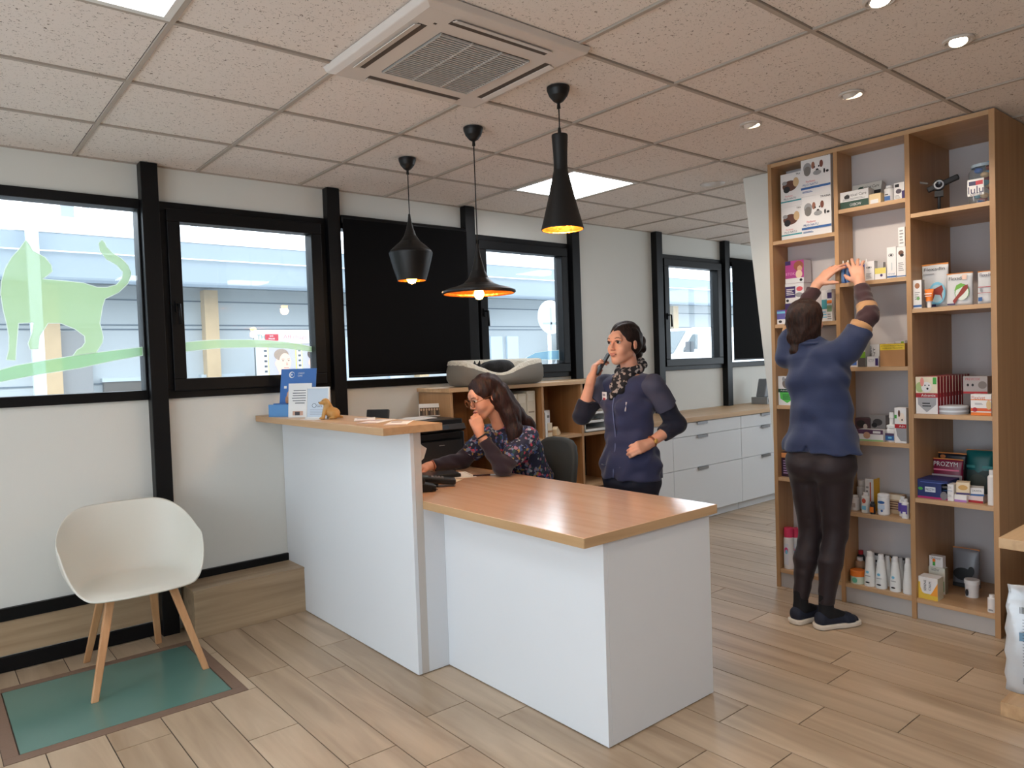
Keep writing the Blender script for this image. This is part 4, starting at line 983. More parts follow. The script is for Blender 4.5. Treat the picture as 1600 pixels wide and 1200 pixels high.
carton('white carton with a dark purple panel, middle of the stack on the left shelf', q2, z+hh+.001, .085, W_, [('r', .0, .55, .28, .85, PUR), ('s', .06, .5, .4, .75, W_, 4), ('e', .78, .7, .17, .12, P(220, 90, 100)), ('e', .75, .4, .2, .12, GRY), ('e', .12, .14, .08, .07, BLK)], side=P(214, 210, 214))
q3 = (3.38, -2.0415, 0.117, 0.133)
carton('magenta carton with an orange kitten, top of the stack on the left shelf', q3, z+hh+q2[3]+.002, .085, MAG, [('r', 0, .3, .82, 1, PUR), ('e', .72, .75, .26, .22, P(150, 84, 60)), ('e', .78, .62, .13, .14, SKN), ('e', .74, .38, .18, .18, P(230, 200, 170)), ('t', 'BTOK', .28, .42, .12, P(240, 160, 210)), ('r', 0, 1, 0, .22, W_), ('e', .85, .12, .08, .06, BLK)], side=P(206, 200, 206))
carton('small lilac and white carton at the front left of the left shelf', (3.33, -1.978, 0.054, 0.084), z, .04, W_, [('r', 0, 1, .35, 1, P(96, 90, 160)), ('r', 0, 1, .75, .9, LBL), ('e', .4, .18, .2, .1, BLK)], side=MAG)
carton('white and teal carton right of the reaching woman\'s head', (3.37, -2.227, 0.034, 0.18), z, .05, W_, [('r', 0, 1, .4, .7, TEALC), ('s', .1, .9, .1, .35, LBL, 3)])
carton('white carton with a purple band by the first divider', (3.35, -2.2655, 0.029, 0.181), z, .05, W_, [('r', .1, 1, .72, .9, PUR), ('r', 0, 1, .56, .66, ORG), ('r', 0, 1, .3, .5, P(130, 160, 120)), ('s', .1, .9, .05, .25, GRY, 3)])
z = SH1[2]
carton('white carton with a green shield and a cat, left shelf beside the woman\'s hip', (3.335, -1.976, 0.112, 0.173), z, .05, W_, [('r', 0, 1, .44, .56, DGR), ('t', 'Advantage', .52, .5, .06, W_, .8), ('p', [(.08, .44), (.92, .44), (.88, .22), (.5, .07), (.12, .22)], P(84, 190, 80)), ('s', .25, .75, .18, .38, DGR, 4), ('e', .5, .75, .26, .18, P(120, 110, 104)), ('e', .32, .9, .08, .08, GRY), ('e', .65, .9, .08, .08, GRY), ('e', .9, .12, .05, .03, REDC)])
z = SH1[1]
carton('dark purple carton with an orange top, left shelf behind the woman', (3.35, -1.9865, 0.079, 0.147), z, .06, P(52, 28, 48), [('r', 0, 1, .78, .98, P(226, 150, 90)), ('s', .15, .9, .1, .7, P(180, 150, 190), 6)])
z = SH1[0]
def spray(label, q, z, d, gfx=True):
    t = bottle(label, q, z, None, [(1, 0), (1, .72), (.9, .76), (.92, .77), (.92, .99), (.8, 1)], W_, P(214, 60, 100), .77, [('r', -.5, .5, .1, .62, P(214, 216, 226)), ('e', 0, .45, .42, .08, P(220, 70, 130)), ('e', .05, .42, .3, .055, LBL)] if gfx else None, name='spray_can', cat='spray can'); return t
spray('white spray can with a pink cap, nearer one on the bottom left shelf', (3.335, -1.968, 0.058, 0.248), z, 0)
spray('white spray can with a pink cap, half hidden behind the nearer one', (3.39, -1.9875, 0.059, 0.237), z, 0)
bottle('pale blue bottle seen between the legs of the reaching woman', (3.36, -2.133, 0.048, 0.203), z, None, CYL, P(200, 214, 222), W_, .862)
bottle('dark-labelled white bottle low beside the first divider', (3.37, -2.255, 0.038, 0.157), z, None, CYL, W_, BLK, .862, band=[(.1, .6, BLK)])
# ---- middle bay
z = SH2[5]
q = (3.335, -2.4205, 0.155, 0.094); CCG = [('r', 0, 1, 0, .42, DGR), ('t', 'Critical Care', .58, .76, .16, BLK, .7), ('e', .25, .68, .1, .13, BLK), ('s', .1, .9, .47, .6, GRY, 2), ('t', 'OXBOW', .55, .2, .16, W_, .4)]
carton('white and dark green carton at the front of the top middle shelf', q, z, .07, W_, CCG)
q = (3.4, -2.455, 0.16, 0.08)
carton('white and grey carton lying behind the dark green one on the top middle shelf', (q[0], q[1], q[2], .085), z+.02, .05, P(206, 206, 202), [('t', 'Critical Care', .62, .72, .2, BLK, .6), ('e', .3, .65, .1, .16, DGR), ('r', .1, 1, .05, .4, BLK)], tiltx=-.3).location.z += .03
carton('support carton under the tilted grey one on the top middle shelf', (3.40, q[1], q[2]*.9, .045), z, .05, P(96, 104, 96))
carton('small cream carton beside the dark green carton', (3.335, -2.535, 0.06, 0.055), z, .05, P(232, 206, 160), [('r', .1, .8, .05, .45, W_)])
bottle('white bottle with a blue label on the top middle shelf', (3.345, -2.5955, 0.049, 0.088), z, None, CYL, W_, W_, .862, [('r', -.6, .6, .1, .35, BLU), ('r', -.5, .2, .42, .48, BLK)])
carton('white carton with black print beside the second divider on the top middle shelf', (3.345, -2.656, 0.052, 0.09), z, .04, W_, [('r', .1, .5, .75, .92, BLK), ('e', .45, .5, .28, .14, P(90, 80, 90)), ('r', .75, 1, .05, .5, PUR), ('s', .1, .6, .08, .3, GRY, 3)], side=P(110, 80, 130))
z = SH2[4]
DROP = [(1, 0), (1, .66), (.8, .70), (.8, .701), (.8, .78), (.45, .82), (.45, .86), (.18, 1)]
def dropper(label, q, z):
    t = bottle(label, q, z, None, DROP, P(70, 104, 160, .3), W_, .78, [('r', -.5, .5, .08, .58, P(120, 160, 206)), ('r', -.15, .12, .08, .58, DB)], group='blue dropper bottles the woman is arranging', band=[(.67, .78, P(40, 90, 200))]); return t
for i, (a, b_, X, l) in enumerate(((1312, 1319.5, 3.322, 'leftmost blue dropper bottle, between the woman\'s hands'), (1320, 1327.5, 3.325, 'second blue dropper bottle from the left, between the woman\'s hands'), (1328, 1335, 3.375, 'blue dropper bottle behind the woman\'s right hand, third from the left'), (1333, 1340, 3.41, 'blue dropper bottle behind the woman\'s right hand, fourth from the left'), (1339, 1346, 3.37, 'blue dropper bottle behind the woman\'s fingers, fifth from the left'), (1344, 1351, 3.41, 'blue dropper bottle partly hidden by the fingers, sixth from the left'), (1349, 1356, 3.37, 'rightmost blue dropper bottle, beside the white eye-drop carton'))):
    yq = YQ[i]
    dropper(l, (X, yq, .0225, .125), z)
EYE = lambda zc: [('e', .45, zc, .3, .055, GRY), ('e', .47, zc, .2, .04, W_), ('e', .48, zc, .13, .032, BLK)]
carton('short white carton with an eye picture beside the dropper bottles', (3.335, -2.4995, 0.051, 0.104), z, .04, W_, EYE(.68)+[('s', .15, .7, .1, .4, GRY, 4)], side=P(200, 198, 198))
carton('small white carton with a yellow top band on the upper middle shelf', (3.335, -2.5565, 0.057, 0.062), z, .04, W_, [('r', 0, 1, .5, 1, P(222, 206, 110)), ('r', .2, .9, .0, .2, W_), ('e', .6, .35, .12, .12, PUR)])
carton('clear-sided carton standing behind the yellow banded one', (3.42, -2.5155, 0.041, 0.101), z, .03, P(196, 194, 196))
carton('tall white carton with an eye picture and a blue base line', (3.34, -2.613, 0.046, 0.166), z, .04, W_, EYE(.74)+[('r', 0, 1, .03, .08, BLU), ('t', 'Ocryl', .5, .14, .06, BLU, .7), ('r', .45, .6, .25, .5, P(200, 206, 210))])
q = (3.34, -2.6615, 0.045, 0.161)
carton('tall white carton with a dog picture beside the second divider', q, z, .04, W_, [('e', .5, .8, .3, .08, P(110, 80, 66)), ('e', .6, .72, .22, .05, BLK), ('r', 0, 1, .03, .06, BLU), ('s', .2, .8, .2, .5, GRY, 5)])
q4 = (3.34, -2.673, 0.032, 0.1)
carton('narrow white carton stacked on top of the dog picture carton', (q4[0], q[1]-.004, q4[2], q4[3]), z+q[3]+.001, .035, W_, [('s', .2, .8, .1, .9, GRY, 5)])
z = SH2[3]
carton('green and grey carton left of the brown cardboard box', (3.345, -2.44, 0.05, 0.165), z, .06, P(190, 196, 190), [('r', 0, 1, .3, .5, P(130, 180, 60)), ('v', 'NATURAL', .35, .7, .2, BLK, .45), ('r', 0, 1, 0, .3, P(96, 90, 88))])
carton('small pale blue and white carton beside the woman\'s sleeve', (3.34, -2.397, 0.054, 0.043), z, .05, W_, [('r', .3, .9, .2, .8, P(80, 120, 200))])
carton('white carton with sideways black lettering behind the small white one', (3.4, -2.48, 0.072, 0.12), z+.001, .05, W_, [('v', 'Leeuwer', .35, .6, .14, BLK, .7), ('v', 'INT', .62, .6, .14, BLK, .5), ('e', .5, .2, .4, .12, P(120, 160, 70)), ('e', .5, .14, .2, .08, DGR)], top=P(200, 196, 190))
carton('small white carton in front of the sideways lettered one', (3.335, -2.509, 0.062, 0.056), z, .05, W_, [('t', 'VICTOM', .35, .6, .3, GRY, .5), ('r', .7, .95, .1, .8, PUR)])
t = carton('open brown cardboard box with a yellow tape strip on the middle shelf', (3.322, -2.6165, 0.127, 0.122), z, .10, CARD, [('r', 0, 1, .72, .98, P(226, 196, 60)), ('t', 'ATTENTION FRAGILE ATTENTION', .5, .9, .06, BLK, .9), ('t', 'OUVRIR AVEC PRECAUTION', .5, .8, .06, BLK, .8)], name='cardboard_box', cat='cardboard box')
carton('white carton with a green corner standing behind the cardboard box', (3.43, -2.561, 0.048, 0.126), z, .03, W_, [('r', .1, .6, .7, .95, P(150, 170, 150))])
carton('white carton with a lime stripe behind the right end of the cardboard box', (3.44, -2.6085, 0.049, 0.135), z, .03, W_, [('r', .6, .9, .75, .98, P(140, 190, 60))])
z = SH2[2]
carton('dark cat-food carton lying left on the middle shelf by the hip', (3.4, -2.416, 0.082, 0.079), z+.02, .07, P(74, 52, 60), [('e', .4, .6, .3, .25, BLK), ('e', .7, .4, .14, .2, P(200, 190, 186)), ('r', 0, 1, 0, .2, P(110, 60, 90))]).location.z += .02
carton('support carton under the dark cat-food one', (3.42, -2.4055, 0.075, 0.062), z, .05, W_)
carton('grey carton with a black cat picture beside the spray bottle', (3.41, -2.495, 0.086, 0.136), z, .05, P(150, 146, 146), [('e', .5, .72, .3, .14, P(70, 66, 66)), ('e', .3, .6, .18, .1, BLK), ('r', 0, 1, 0, .3, P(90, 56, 80)), ('r', .5, .8, .2, .28, W_)])
carton('flat white and green pet shampoo carton at the front of the middle shelf', (3.335, -2.489, 0.134, 0.063), z, .06, W_, [('r', 0, 1, .62, 1, P(90, 58, 88)), ('e', .35, .5, .14, .3, SKN), ('r', 0, 1, 0, .14, P(150, 190, 130)), ('r', .6, .9, .7, .9, W_)])
t = bottle('white trigger spray bottle with a blue label on the middle shelf', (3.345, -2.5865, 0.053, 0.159), z, None, [(1, 0), (1, .36), (.8, .46), (.8, .461), (.95, .48), (.95, .56), (.4, .60), (.38, .80), (.5, .82), (.4, 1)], W_, P(236, 236, 236), .461, [('r', -.85, .85, .06, .30, BLU), ('r', -.85, .85, .22, .30, P(80, 60, 90)), ('r', -.3, .4, .12, .18, LBL)])
carton('white and red carton with a dog and a grey shield, beside the second divider', (3.335, -2.6465, 0.059, 0.187), z, .06, W_, [('r', 0, 1, .42, .54, REDC), ('t', 'Adv', .62, .48, .06, W_, .5), ('p', [(.1, .42), (1, .42), (1, .05), (.5, .06), (.2, .2)], P(150, 150, 154)), ('e', .6, .72, .28, .14, P(236, 220, 206)), ('e', .4, .84, .1, .1, BR), ('e', .65, .66, .06, .03, BLK), ('r', 0, .2, .7, .8, GRN)])
z = SH2[1]
bottle('tall white bottle behind the small jars on the lower middle shelf', (3.42, -2.385, 0.054, 0.161), z, None, [(1, 0), (1, .74), (.7, .8), (.7, .801), (.78, .81), (.78, 1)], P(214, 212, 210), W_, .801)
bottle('short white bottle with grey print at the left of the lower middle shelf', (3.36, -2.3755, 0.047, 0.084), z, None, CYL, W_, W_, .862, [('r', -.5, .5, .2, .5, P(190, 180, 176))])
bottle('white tube bottle with red print, in front of the yellow carton', (3.335, -2.4465, 0.043, 0.111), z, None, CYL, P(226, 220, 214), W_, .862, [('e', 0, .6, .5, .12, P(200, 90, 70)), ('r', -.5, .5, .15, .35, LBL)])
bottle('tiny brown bottle with an orange label on the lower middle shelf', (3.325, -2.4925, 0.027, 0.067), z, None, CYL, BLK, BLK, .862, [('r', -.8, .8, .15, .6, ORG)])
carton('bright yellow and white carton on the lower middle shelf', (3.4, -2.448, 0.046, 0.18), z, .085, W_, [('r', .55, .7, .3, .9, P(200, 90, 60)), ('s', .1, .4, .3, .8, GRY, 4)], side=P(232, 180, 40))
bottle('white tub with a blue label in front of the brown and white carton', (3.328, -2.5425, 0.061, 0.115), z, None, [(.9, 0), (1, .04), (1, .84), (.9, .86), (.9, .861), (.98, .87), (.98, .97), (.8, 1)], W_, W_, .861, [('e', 0, .62, .6, .07, BLU), ('r', -.6, .6, .3, .5, P(190, 206, 226)), ('e', .1, .22, .2, .06, BLU)])
carton('brown and white carton behind the white tub', (3.41, -2.5785, 0.081, 0.105), z, .05, P(186, 160, 130), [('r', 0, 1, .75, 1, P(214, 200, 180)), ('s', .1, .9, .2, .7, BR, 4)])
bottle('white bottle with a purple label in front, beside the second divider', (3.325, -2.661, 0.036, 0.103), z, None, CYL, W_, W_, .862, [('r', -.9, .9, .25, .7, P(90, 70, 150)), ('r', -.4, .5, .1, .35, W_)])
bottle('white bottle with a purple label, second one behind', (3.37, -2.63, 0.036, 0.104), z, None, CYL, W_, W_, .862, [('r', -.9, .9, .25, .7, P(90, 70, 150))])
z = SH2[0]
bottle('orange and white round tub at the left of the bottom middle shelf', (3.325, -2.3915, 0.075, 0.073), z, None, [(1, 0), (1, .55), (1.0, .56), (1.06, .57), (1.06, .97), (1, 1)], P(214, 224, 206), ORG, .57, [('e', 0, .3, .4, .2, P(110, 190, 160))], name='tub', cat='tub')
bottle('beige bottle with a white cap behind the orange tub', (3.41, -2.3465, 0.051, 0.126), z, None, CYL, P(190, 150, 116), W_, .862)
bottle('dark bottle with a red cap at the back left of the bottom middle shelf', (3.44, -2.364, 0.04, 0.16), z, None, CYL, BLK, REDC, .862)
CONE = [(1, 0), (1.0, .05), (.95, .3), (.62, .80), (.5, .86), (.5, .861), (.52, .87), (.46, .99), (.4, 1)]
def cone(label, q, g=True): 
    return bottle(label, q, z, None, CONE, P(232, 232, 230), W_, .861, [('e', 0, .42, .28, .04, LBL), ('r', -.4, .5, .30, .32, GRY), ('e', 0, .12, .4, .025, BLK)] if g else None, group='tapered white shampoo bottles on the bottom shelf')
cone('tapered white bottle, first of the front row from the left on the bottom shelf', (3.33, -2.461, 0.06, 0.191))
cone('tapered white bottle, second of the front row from the left on the bottom shelf', (3.33, -2.5215, 0.061, 0.185))
cone('tapered white bottle, third of the front row from the left on the bottom shelf', (3.33, -2.5975, 0.057, 0.186))
cone('tapered white bottle, last of the front row against the second divider', (3.335, -2.662, 0.052, 0.19), False)
cone('tapered white bottle in the back row behind the gap between the first two', (3.4, -2.4455, 0.049, 0.171), False)
cone('tapered white bottle in the back row behind the second one', (3.4, -2.5275, 0.051, 0.165), False)
cone('tapered white bottle in the back row behind the third one', (3.4, -2.5965, 0.047, 0.167), False)
carton('black and white carton standing at the back of the bottom middle shelf', (3.45, -2.523, 0.176, 0.156), z, .025, BLK, [('r', .02, .98, .62, .95, P(210, 210, 210)), ('r', .42, .58, .5, .98, P(216, 170, 110)), ('e', .2, .75, .12, .05, BLK), ('e', .8, .8, .03, .04, BLK), ('r', .05, .95, .55, .58, W_)])
# ---- right bay
z = SH3[4]
t = thing('webcam', 'small black camera on a thin stand on the top right shelf', 'camera', (3.47, -2.802, z), FACE+.35)
b = MB(); b.T = Matrix.Translation((0, 0, .15)) @ Matrix.Rotation(-.35, 4, 'Y'); b.box(-.055, .095, -.012, .018, -.014, .014, BLK); b.build('camera_bar', t, .006)
b = MB(); b.T = Matrix.Translation((0, 0, .15)) @ Matrix.Rotation(PI/2, 4, 'X'); b.lathe([(.0001, -.01), (.028, -.01), (.028, .02), (.023, .022)], BLK, n=24); b.lathe([(.023, .0215), (.016, .0225)], P(170, 172, 178, .3), n=24); b.lathe([(.016, .022), (.0001, .02)], P(20, 22, 30, .1), n=20); b.build('lens', t)
b = MB(); b.T = Matrix.Translation((0, 0, .15)) @ Matrix.Rotation(.3, 4, 'Y'); b.box(-.13, -.05, -.004, .004, -.005, .005, P(110, 104, 100)); b.build('support_arm', t, .002)
b = MB(); b.tube([(0, .005, .002), (0, .005, .145)], .008, BLK); b.box(-.035, .035, -.03, .03, 0, .008, BLK); b.box(-.02, .02, -.012, .02, .09, .12, BLK); b.build('stand', t)
q = (3.36, -3.0215, 0.093, 0.201)
t = thing('treat_jar', 'large clear plastic jar with a red and blue label on the top right shelf', 'jar', (3.36+.075, q[1], z+.0005), FACE)
CLR = sheer('clear_plastic', (190, 205, 215), .22, 1.0, .08); b = MB(); hh = q[3]
b.lathe([(.0001, 0), (.066, 0), (.07, .02), (.07, hh*.82), (.06, hh*.9), (.05, hh*.93), (.05, hh*.93)], CLR, n=28, sx=.95); b.build('jar_body', t)
b = MB(); b.lathe([(.05, hh*.93), (.056, hh*.93), (.056, hh), (.0001, hh)], P(170, 190, 206, .25), n=24); b.build('lid', t)
b = MB(); b.box(-.052, .02, -.073, -.071, hh*.22, hh*.62, W_); b.rect(-.045, -.015, hh*.47, hh*.57, -.0735, DB); b.rect(-.015, .016, hh*.47, hh*.57, -.0737, P(190, 40, 60)); b.text('lulu', -.015, hh*.36, .035, -.0737, DB); b.text('dental', -.015, hh*.27, .018, -.0737, DB, w=.05); b.build('label', t)
rr = random.Random(3)
for i in range(16):
    b = MB(); m = [P(60, 110, 190), P(170, 70, 70), P(220, 190, 150), LBL][i % 4]; b.ball((rr.uniform(-.035, .035), rr.uniform(-.035, .035), .02+i*.0125), (.02, .02, .014), m, 10, 6); b.build('treat', t)
z = SH3[3]
def pouch(label, q, z, gfx, d=.05, m=None):
    q, d = fitq(q, d); X, yc, w, h = q; t = thing('pouch', label, 'pouch', (X+d/2, yc, z+.0005), FACE)
    m = m or P(206, 208, 212, .3); b = MB(); vs = []; fs = []; L_, n = 10, 20
    for j in range(L_+1):
        u = j/L_; th = d/2*math.sqrt(max(0, 1-u))*(1 if u > .05 else .8); th = max(th, .0012)
        for i in range(n):
            a = 2*PI*i/n; c, s = math.cos(a), math.sin(a); k = (abs(c)**4+abs(s)**1.7)**(-1/2.6); k = (abs(c)**3+abs(s)**3)**(-1/3)
            vs.append((c*k*w/2*(1-.03*math.sin(PI*u)), s*k*th, u*h))
    for j in range(L_):
        for i in range(n): fs.append((j*n+i, j*n+(i+1) % n, (j+1)*n+(i+1) % n, (j+1)*n+i))
    fs.append(tuple(range(n))[::-1]); fs.append(tuple(range(L_*n, (L_+1)*n))); b.add(vs, fs, m, True); b.build('pouch_body', t)
    b = MB(); b.box(-w/2, w/2, -.003, .003, h*.965, h*1.0, P(206, 130, 60)); b.build('top_seal', t)
    b = MB(); ang = math.atan2(d/2, h)
    b.T = Matrix.Translation((0, -d/2-.0035, 0)) @ Matrix.Rotation(-ang*.85, 4, 'X')
    for i, g in enumerate(gfx):
        yy = -.004-.0004*i
        if g[0] == 't': b.text(g[1], -w/2+g[2]*w, g[3]*h, g[4]*h, yy, g[5], w=g[6]*w)
        if g[0] == 'r': b.rect(-w/2+g[1]*w, -w/2+g[2]*w, g[3]*h, g[4]*h, yy, g[5])
        if g[0] == 'e': b.disc(-w/2+g[1]*w, g[2]*h, g[3]*w, g[4]*h, yy, g[5])
        if g[0] == 'p': b.poly([(-w/2+a*w, c*h) for a, c in g[1]], yy, g[2])
    b.build('front_print', t); return t
DOGRED = P(140, 52, 44)
pouch('large silver pouch with a running dog picture, leftmost on its shelf', (3.42, -2.788, 0.128, 0.232), z, [('t', 'Flexadin', .5, .88, .07, BLK, .78), ('s',), ('r', .08, .5, .76, .78, GRY), ('e', .62, .32, .32, .26, LBL), ('e', .62, .32, .26, .2, P(170, 200, 214)), ('p', [(.3, .45), (.5, .42), (.8, .5), (.86, .4), (.8, .3), (.85, .15), (.75, .28), (.55, .30), (.45, .12), (.42, .3)], DOGRED), ('r', .4, .6, .03, .08, PUR)])
pouch('silver pouch with a leaping dog and a green leaf, middle of its shelf', (3.345, -2.928, 0.118, 0.165), z, [('t', 'Flexadin', .42, .84, .11, BLK, .6), ('r', .62, .8, .78, .93, P(226, 196, 180)), ('e', .64, .40, .28, .25, P(90, 150, 80)), ('e', .64, .38, .25, .23, P(214, 222, 214)), ('p', [(.3, .15), (.5, .35), (.7, .6), (.85, .62), (.86, .5), (.72, .36), (.5, .2), (.38, .05)], DOGRED), ('p', [(.35, .45), (.42, .62), (.6, .68), (.75, .6), (.55, .52)], P(110, 170, 70)), ('r', .1, .4, .03, .07, PUR)])
pouch('silver pouch cut by the right side panel, rightmost on its shelf', (3.335, -3.047, 0.068, 0.161), z, [('t', 'Flexadin', .55, .88, .10, DB, .75), ('r', .1, .9, .5, .52, REDC), ('s',), ('r', .1, .9, .32, .335, REDC), ('r', .15, .4, .08, .2, BLU), ('e', .3, .42, .08, .05, GRY)])
carton('narrow white carton with brown print beside the second divider, pouch shelf', (3.33, -2.737, 0.04, 0.146), z, .04, W_, [('e', .5, .8, .3, .1, P(160, 110, 80)), ('s', .2, .8, .3, .6, GRY, 4), ('e', .6, .35, .2, .06, P(120, 170, 110)), ('r', 0, 1, .05, .12, BLU)], side=P(170, 160, 150))
t = thing('ointment_tube', 'small orange and white tube standing in front of the large pouch', 'tube', (3.345, -2.794, z), FACE)
b = MB(); b.lathe([(.010, .0), (.010, .03), (.016, .036)], W_, n=16); b.build('cap', t)
b = MB(); vs = []; n = 18
for j in range(6):
    u = j/5
    for i in range(n): a = 2*PI*i/n; vs.append((math.cos(a)*(.015+.007*u), math.sin(a)*(.015*(1-u)+.0012), .034+u*.062))
b.add(vs, [(j*n+i, j*n+(i+1) % n, (j+1)*n+(i+1) % n, (j+1)*n+i) for j in range(5) for i in range(n)]+[tuple(range(5*n, 6*n))], ORG, True); b.rect(-.018, .018, .07, .074, -.0165, W_); b.rect(-.016, .016, .058, .062, -.0165, W_); b.build('tube_body', t)
z = SH3[2]
q = (3.335, -2.778, 0.104, 0.192)
ADV = [('r', 0, 1, .44, .55, REDC), ('t', 'Advantix', .58, .5, .07, W_, .66), ('p', [(.08, .44), (.95, .44), (.93, .25), (.5, .04), (.1, .25)], P(160, 160, 164)), ('s', .3, .7, .18, .32, BLK, 2), ('r', 0, 1, .55, 1, P(226, 214, 190)), ('e', .2, .72, .2, .14, P(170, 190, 130)), ('e', .5, .72, .24, .14, W_), ('e', .3, .86, .09, .12, P(230, 150, 140)), ('e', .55, .68, .05, .03, BLK), ('e', .44, .77, .03, .02, BLK), ('e', .62, .77, .03, .02, BLK), ('r', .8, .96, .8, .98, GRN), ('r', 0, 1, .55, .56, REDC)]
front = carton('white and red flea treatment carton with a puppy, front of the long row', q, z, .033, P(160, 36, 46), [('r', 0, 1, 0, 1, W_)]+ADV, group='red flea treatment cartons standing in a row', side=None)
lw_ = MB(); 
for i in range(1, 11):
    c_ = front.copy(); COL.objects.link(c_); c_.location = (q[0]+.0165+i*.0365, q[1]-.0015*i, z+.0005)
    c_['label'] = 'red-sided flea treatment carton standing in the row behind the front puppy carton'
for o_ in [front]+[x for x in bpy.data.objects if x.get('group') == 'red flea treatment cartons standing in a row' and x != front]: pass
b = MB(); b.lathe([(.0001, 0), (.062, 0), (.062, .012), (.0635, .012), (.0635, .022), (.06, .026), (.0001, .027)], P(206, 212, 220, .35), n=32); b.build('x') if False else None
ty = -2.874
for i in range(2):
    t = thing('round_tin', 'flat round pale tin, %s of the pair in front of the red cartons' % ('bottom' if i == 0 else 'top'), 'tin', (3.405, ty, z+.0005+i*.021), FACE)
    b = MB(); b.lathe([(.0001, 0), (.070, 0), (.070, .012)], P(170, 172, 178, .35), n=36); b.build('base', t)
    b = MB(); b.lathe([(.070, .011), (.0715, .011), (.0715, .019), (.068, .0205), (.0001, .0205)], P(212, 218, 226, .35), n=36); b.build('lid', t)
q = (3.45, -2.961, 0.106, 0.1); q2 = (3.45, -2.9635, 0.109, 0.087)
carton('dark grey carton under the pale grey one at the back of the red carton shelf', q, z, .07, P(96, 88, 88))
carton('pale grey carton with a dark red base line, on top of the dark grey carton', (q2[0], q2[1], q2[2], q2[3]), z+q[3]+.001, .07, P(164, 156, 156), [('t', 'PREVICOX', .4, .84, .14, REDC, .6), ('r', 0, 1, 0, .12, REDC), ('e', .8, .5, .18, .22, P(120, 110, 106)), ('e', .2, .5, .05, .08, BLK), ('e', .4, .5, .05, .08, BLK)])
carton('white and orange carton at the right end of the red carton shelf', (3.345, -3.0215, 0.089, 0.104), z, .06, W_, [('t', 'Flexivet', .38, .84, .16, P(190, 70, 30), .66), ('r', 0, 1, .72, .76, ORG), ('r', 0, 1, 0, .14, ORG), ('r', 0, 1, .2, .34, P(214, 90, 40)), ('e', .2, .27, .12, .11, REDC), ('e', .88, .5, .12, .22, P(210, 180, 130)), ('s', .2, .6, .5, .6, GRY, 2)])
z = SH3[1]
q = (3.345, -2.7635, 0.143, 0.097)
BL1 = carton('dark blue dental chew carton lying on the lower right shelf', q, z, .16, P(34, 48, 104), [('r', .25, .6, .35, .62, P(206, 214, 226)), ('t', 'PROZYM', .42, .48, .14, DB, .28), ('r', 0, 1, 0, .1, P(170, 40, 110)), ('e', .88, .22, .12, .22, P(120, 116, 120)), ('e', .1, .5, .08, .08, GRN), ('r', .1, .9, .85, .88, P(90, 110, 180))])
pouch('crimson dental chew pouch leaning behind the blue carton', (3.53, -2.7755, 0.147, 0.186), z, [('t', 'PROZYM', .45, .85, .13, W_, .8), ('r', .05, .9, .66, .70, P(230, 120, 150)), ('r', .0, 1, .3, .55, P(180, 170, 176)), ('e', .75, .3, .15, .14, P(70, 66, 70))], m=P(124, 22, 56, .35))
pouch('black dental chew pouch standing behind the crimson one', (3.6, -2.7685, 0.139, 0.21), z, [('t', 'PROZYM', .55, .66, .12, P(150, 150, 158), .8), ('e', .2, .9, .1, .05, P(200, 120, 60))], m=P(28, 30, 42, .3))
pouch('large teal and dark green bag at the back of the lower right shelf', (3.62, -2.9115, 0.135, 0.228), z, [('r', .02, .98, .02, .55, P(36, 58, 56)), ('r', .02, .98, .6, .66, P(60, 150, 150)), ('e', .5, .3, .3, .16, P(60, 70, 60))], m=P(24, 104, 106, .3), d=.12)
a = (3.345, -2.8655, 0.057, 0.043)
carton('small white carton at the bottom of a pair on the lower right shelf', a, z, .07, W_, [('t', 'CANIGEN', .45, .6, .3, GRY, .7)])
carton('small white carton stacked on its twin on the lower right shelf', (3.345, -2.866, 0.056, 0.04), z+a[3]+.001, .07, W_, [('t', 'CANIGEN', .45, .6, .3, GRY, .7), ('r', .1, .9, .15, .2, BLU)])
carton('small white carton with a lilac edge under the cream one', (3.345, -2.9245, 0.055, 0.036), z, .06, W_, [('r', 0, 1, 0, .3, P(170, 120, 190))])
carton('tilted cream carton with an orange picture on the lower right shelf', (3.35, -2.927, 0.058, 0.065), z+.034, .06, P(226, 206, 176), [('e', .5, .6, .35, .2, P(206, 160, 90)), ('r', 0, 1, .05, .2, PUR)], rz=.25)
carton('white and blue carton lying on the lower right shelf towards the side panel', (3.38, -2.9775, 0.057, 0.051), z+.022, .07, W_, [('t', 'DRONTAL', .5, .72, .2, BLK, .7), ('r', 0, 1, .1, .4, BLU)], rz=.3)
carton('flat white and red packet under the white and blue carton', (3.37, -2.9745, 0.085, 0.033), z, .08, P(216, 200, 200), [('r', 0, 1, 0, .35, REDC)])
bottle('tall white bottle half hidden by the right side panel on the lower shelf', (3.345, -3.0645, 0.039, 0.173), z, None, CYL, W_, W_, .862)
z = SH3[0]
carton('yellow and white carton at the front of the bottom right shelf', (3.335, -2.7535, 0.093, 0.115), z, .075, W_, [('r', 0, .1, 0, .75, YEL), ('r', .1, 1, 0, .25, YEL), ('p', [(0, .75), (.2, .3), (.4, .2), (.4, 0), (0, 0)], YEL), ('v', 'SERENE', .35, .62, .12, BLK, .5), ('v', 'CALM', .6, .62, .12, BLK, .4), ('p', [(1, .8), (.75, .4), (.6, .2), (1, .2)], P(240, 160, 60))], side=P(206, 200, 176))
carton('white and green carton standing behind the yellow one', (3.47, -2.749, 0.08, 0.139), z, .04, P(214, 212, 200), [('t', 'GREENV', .4, .9, .1, BLK, .5), ('e', .3, .6, .12, .08, GRN), ('r', .8, .95, .1, .5, P(110, 160, 110))], side=P(130, 116, 90))
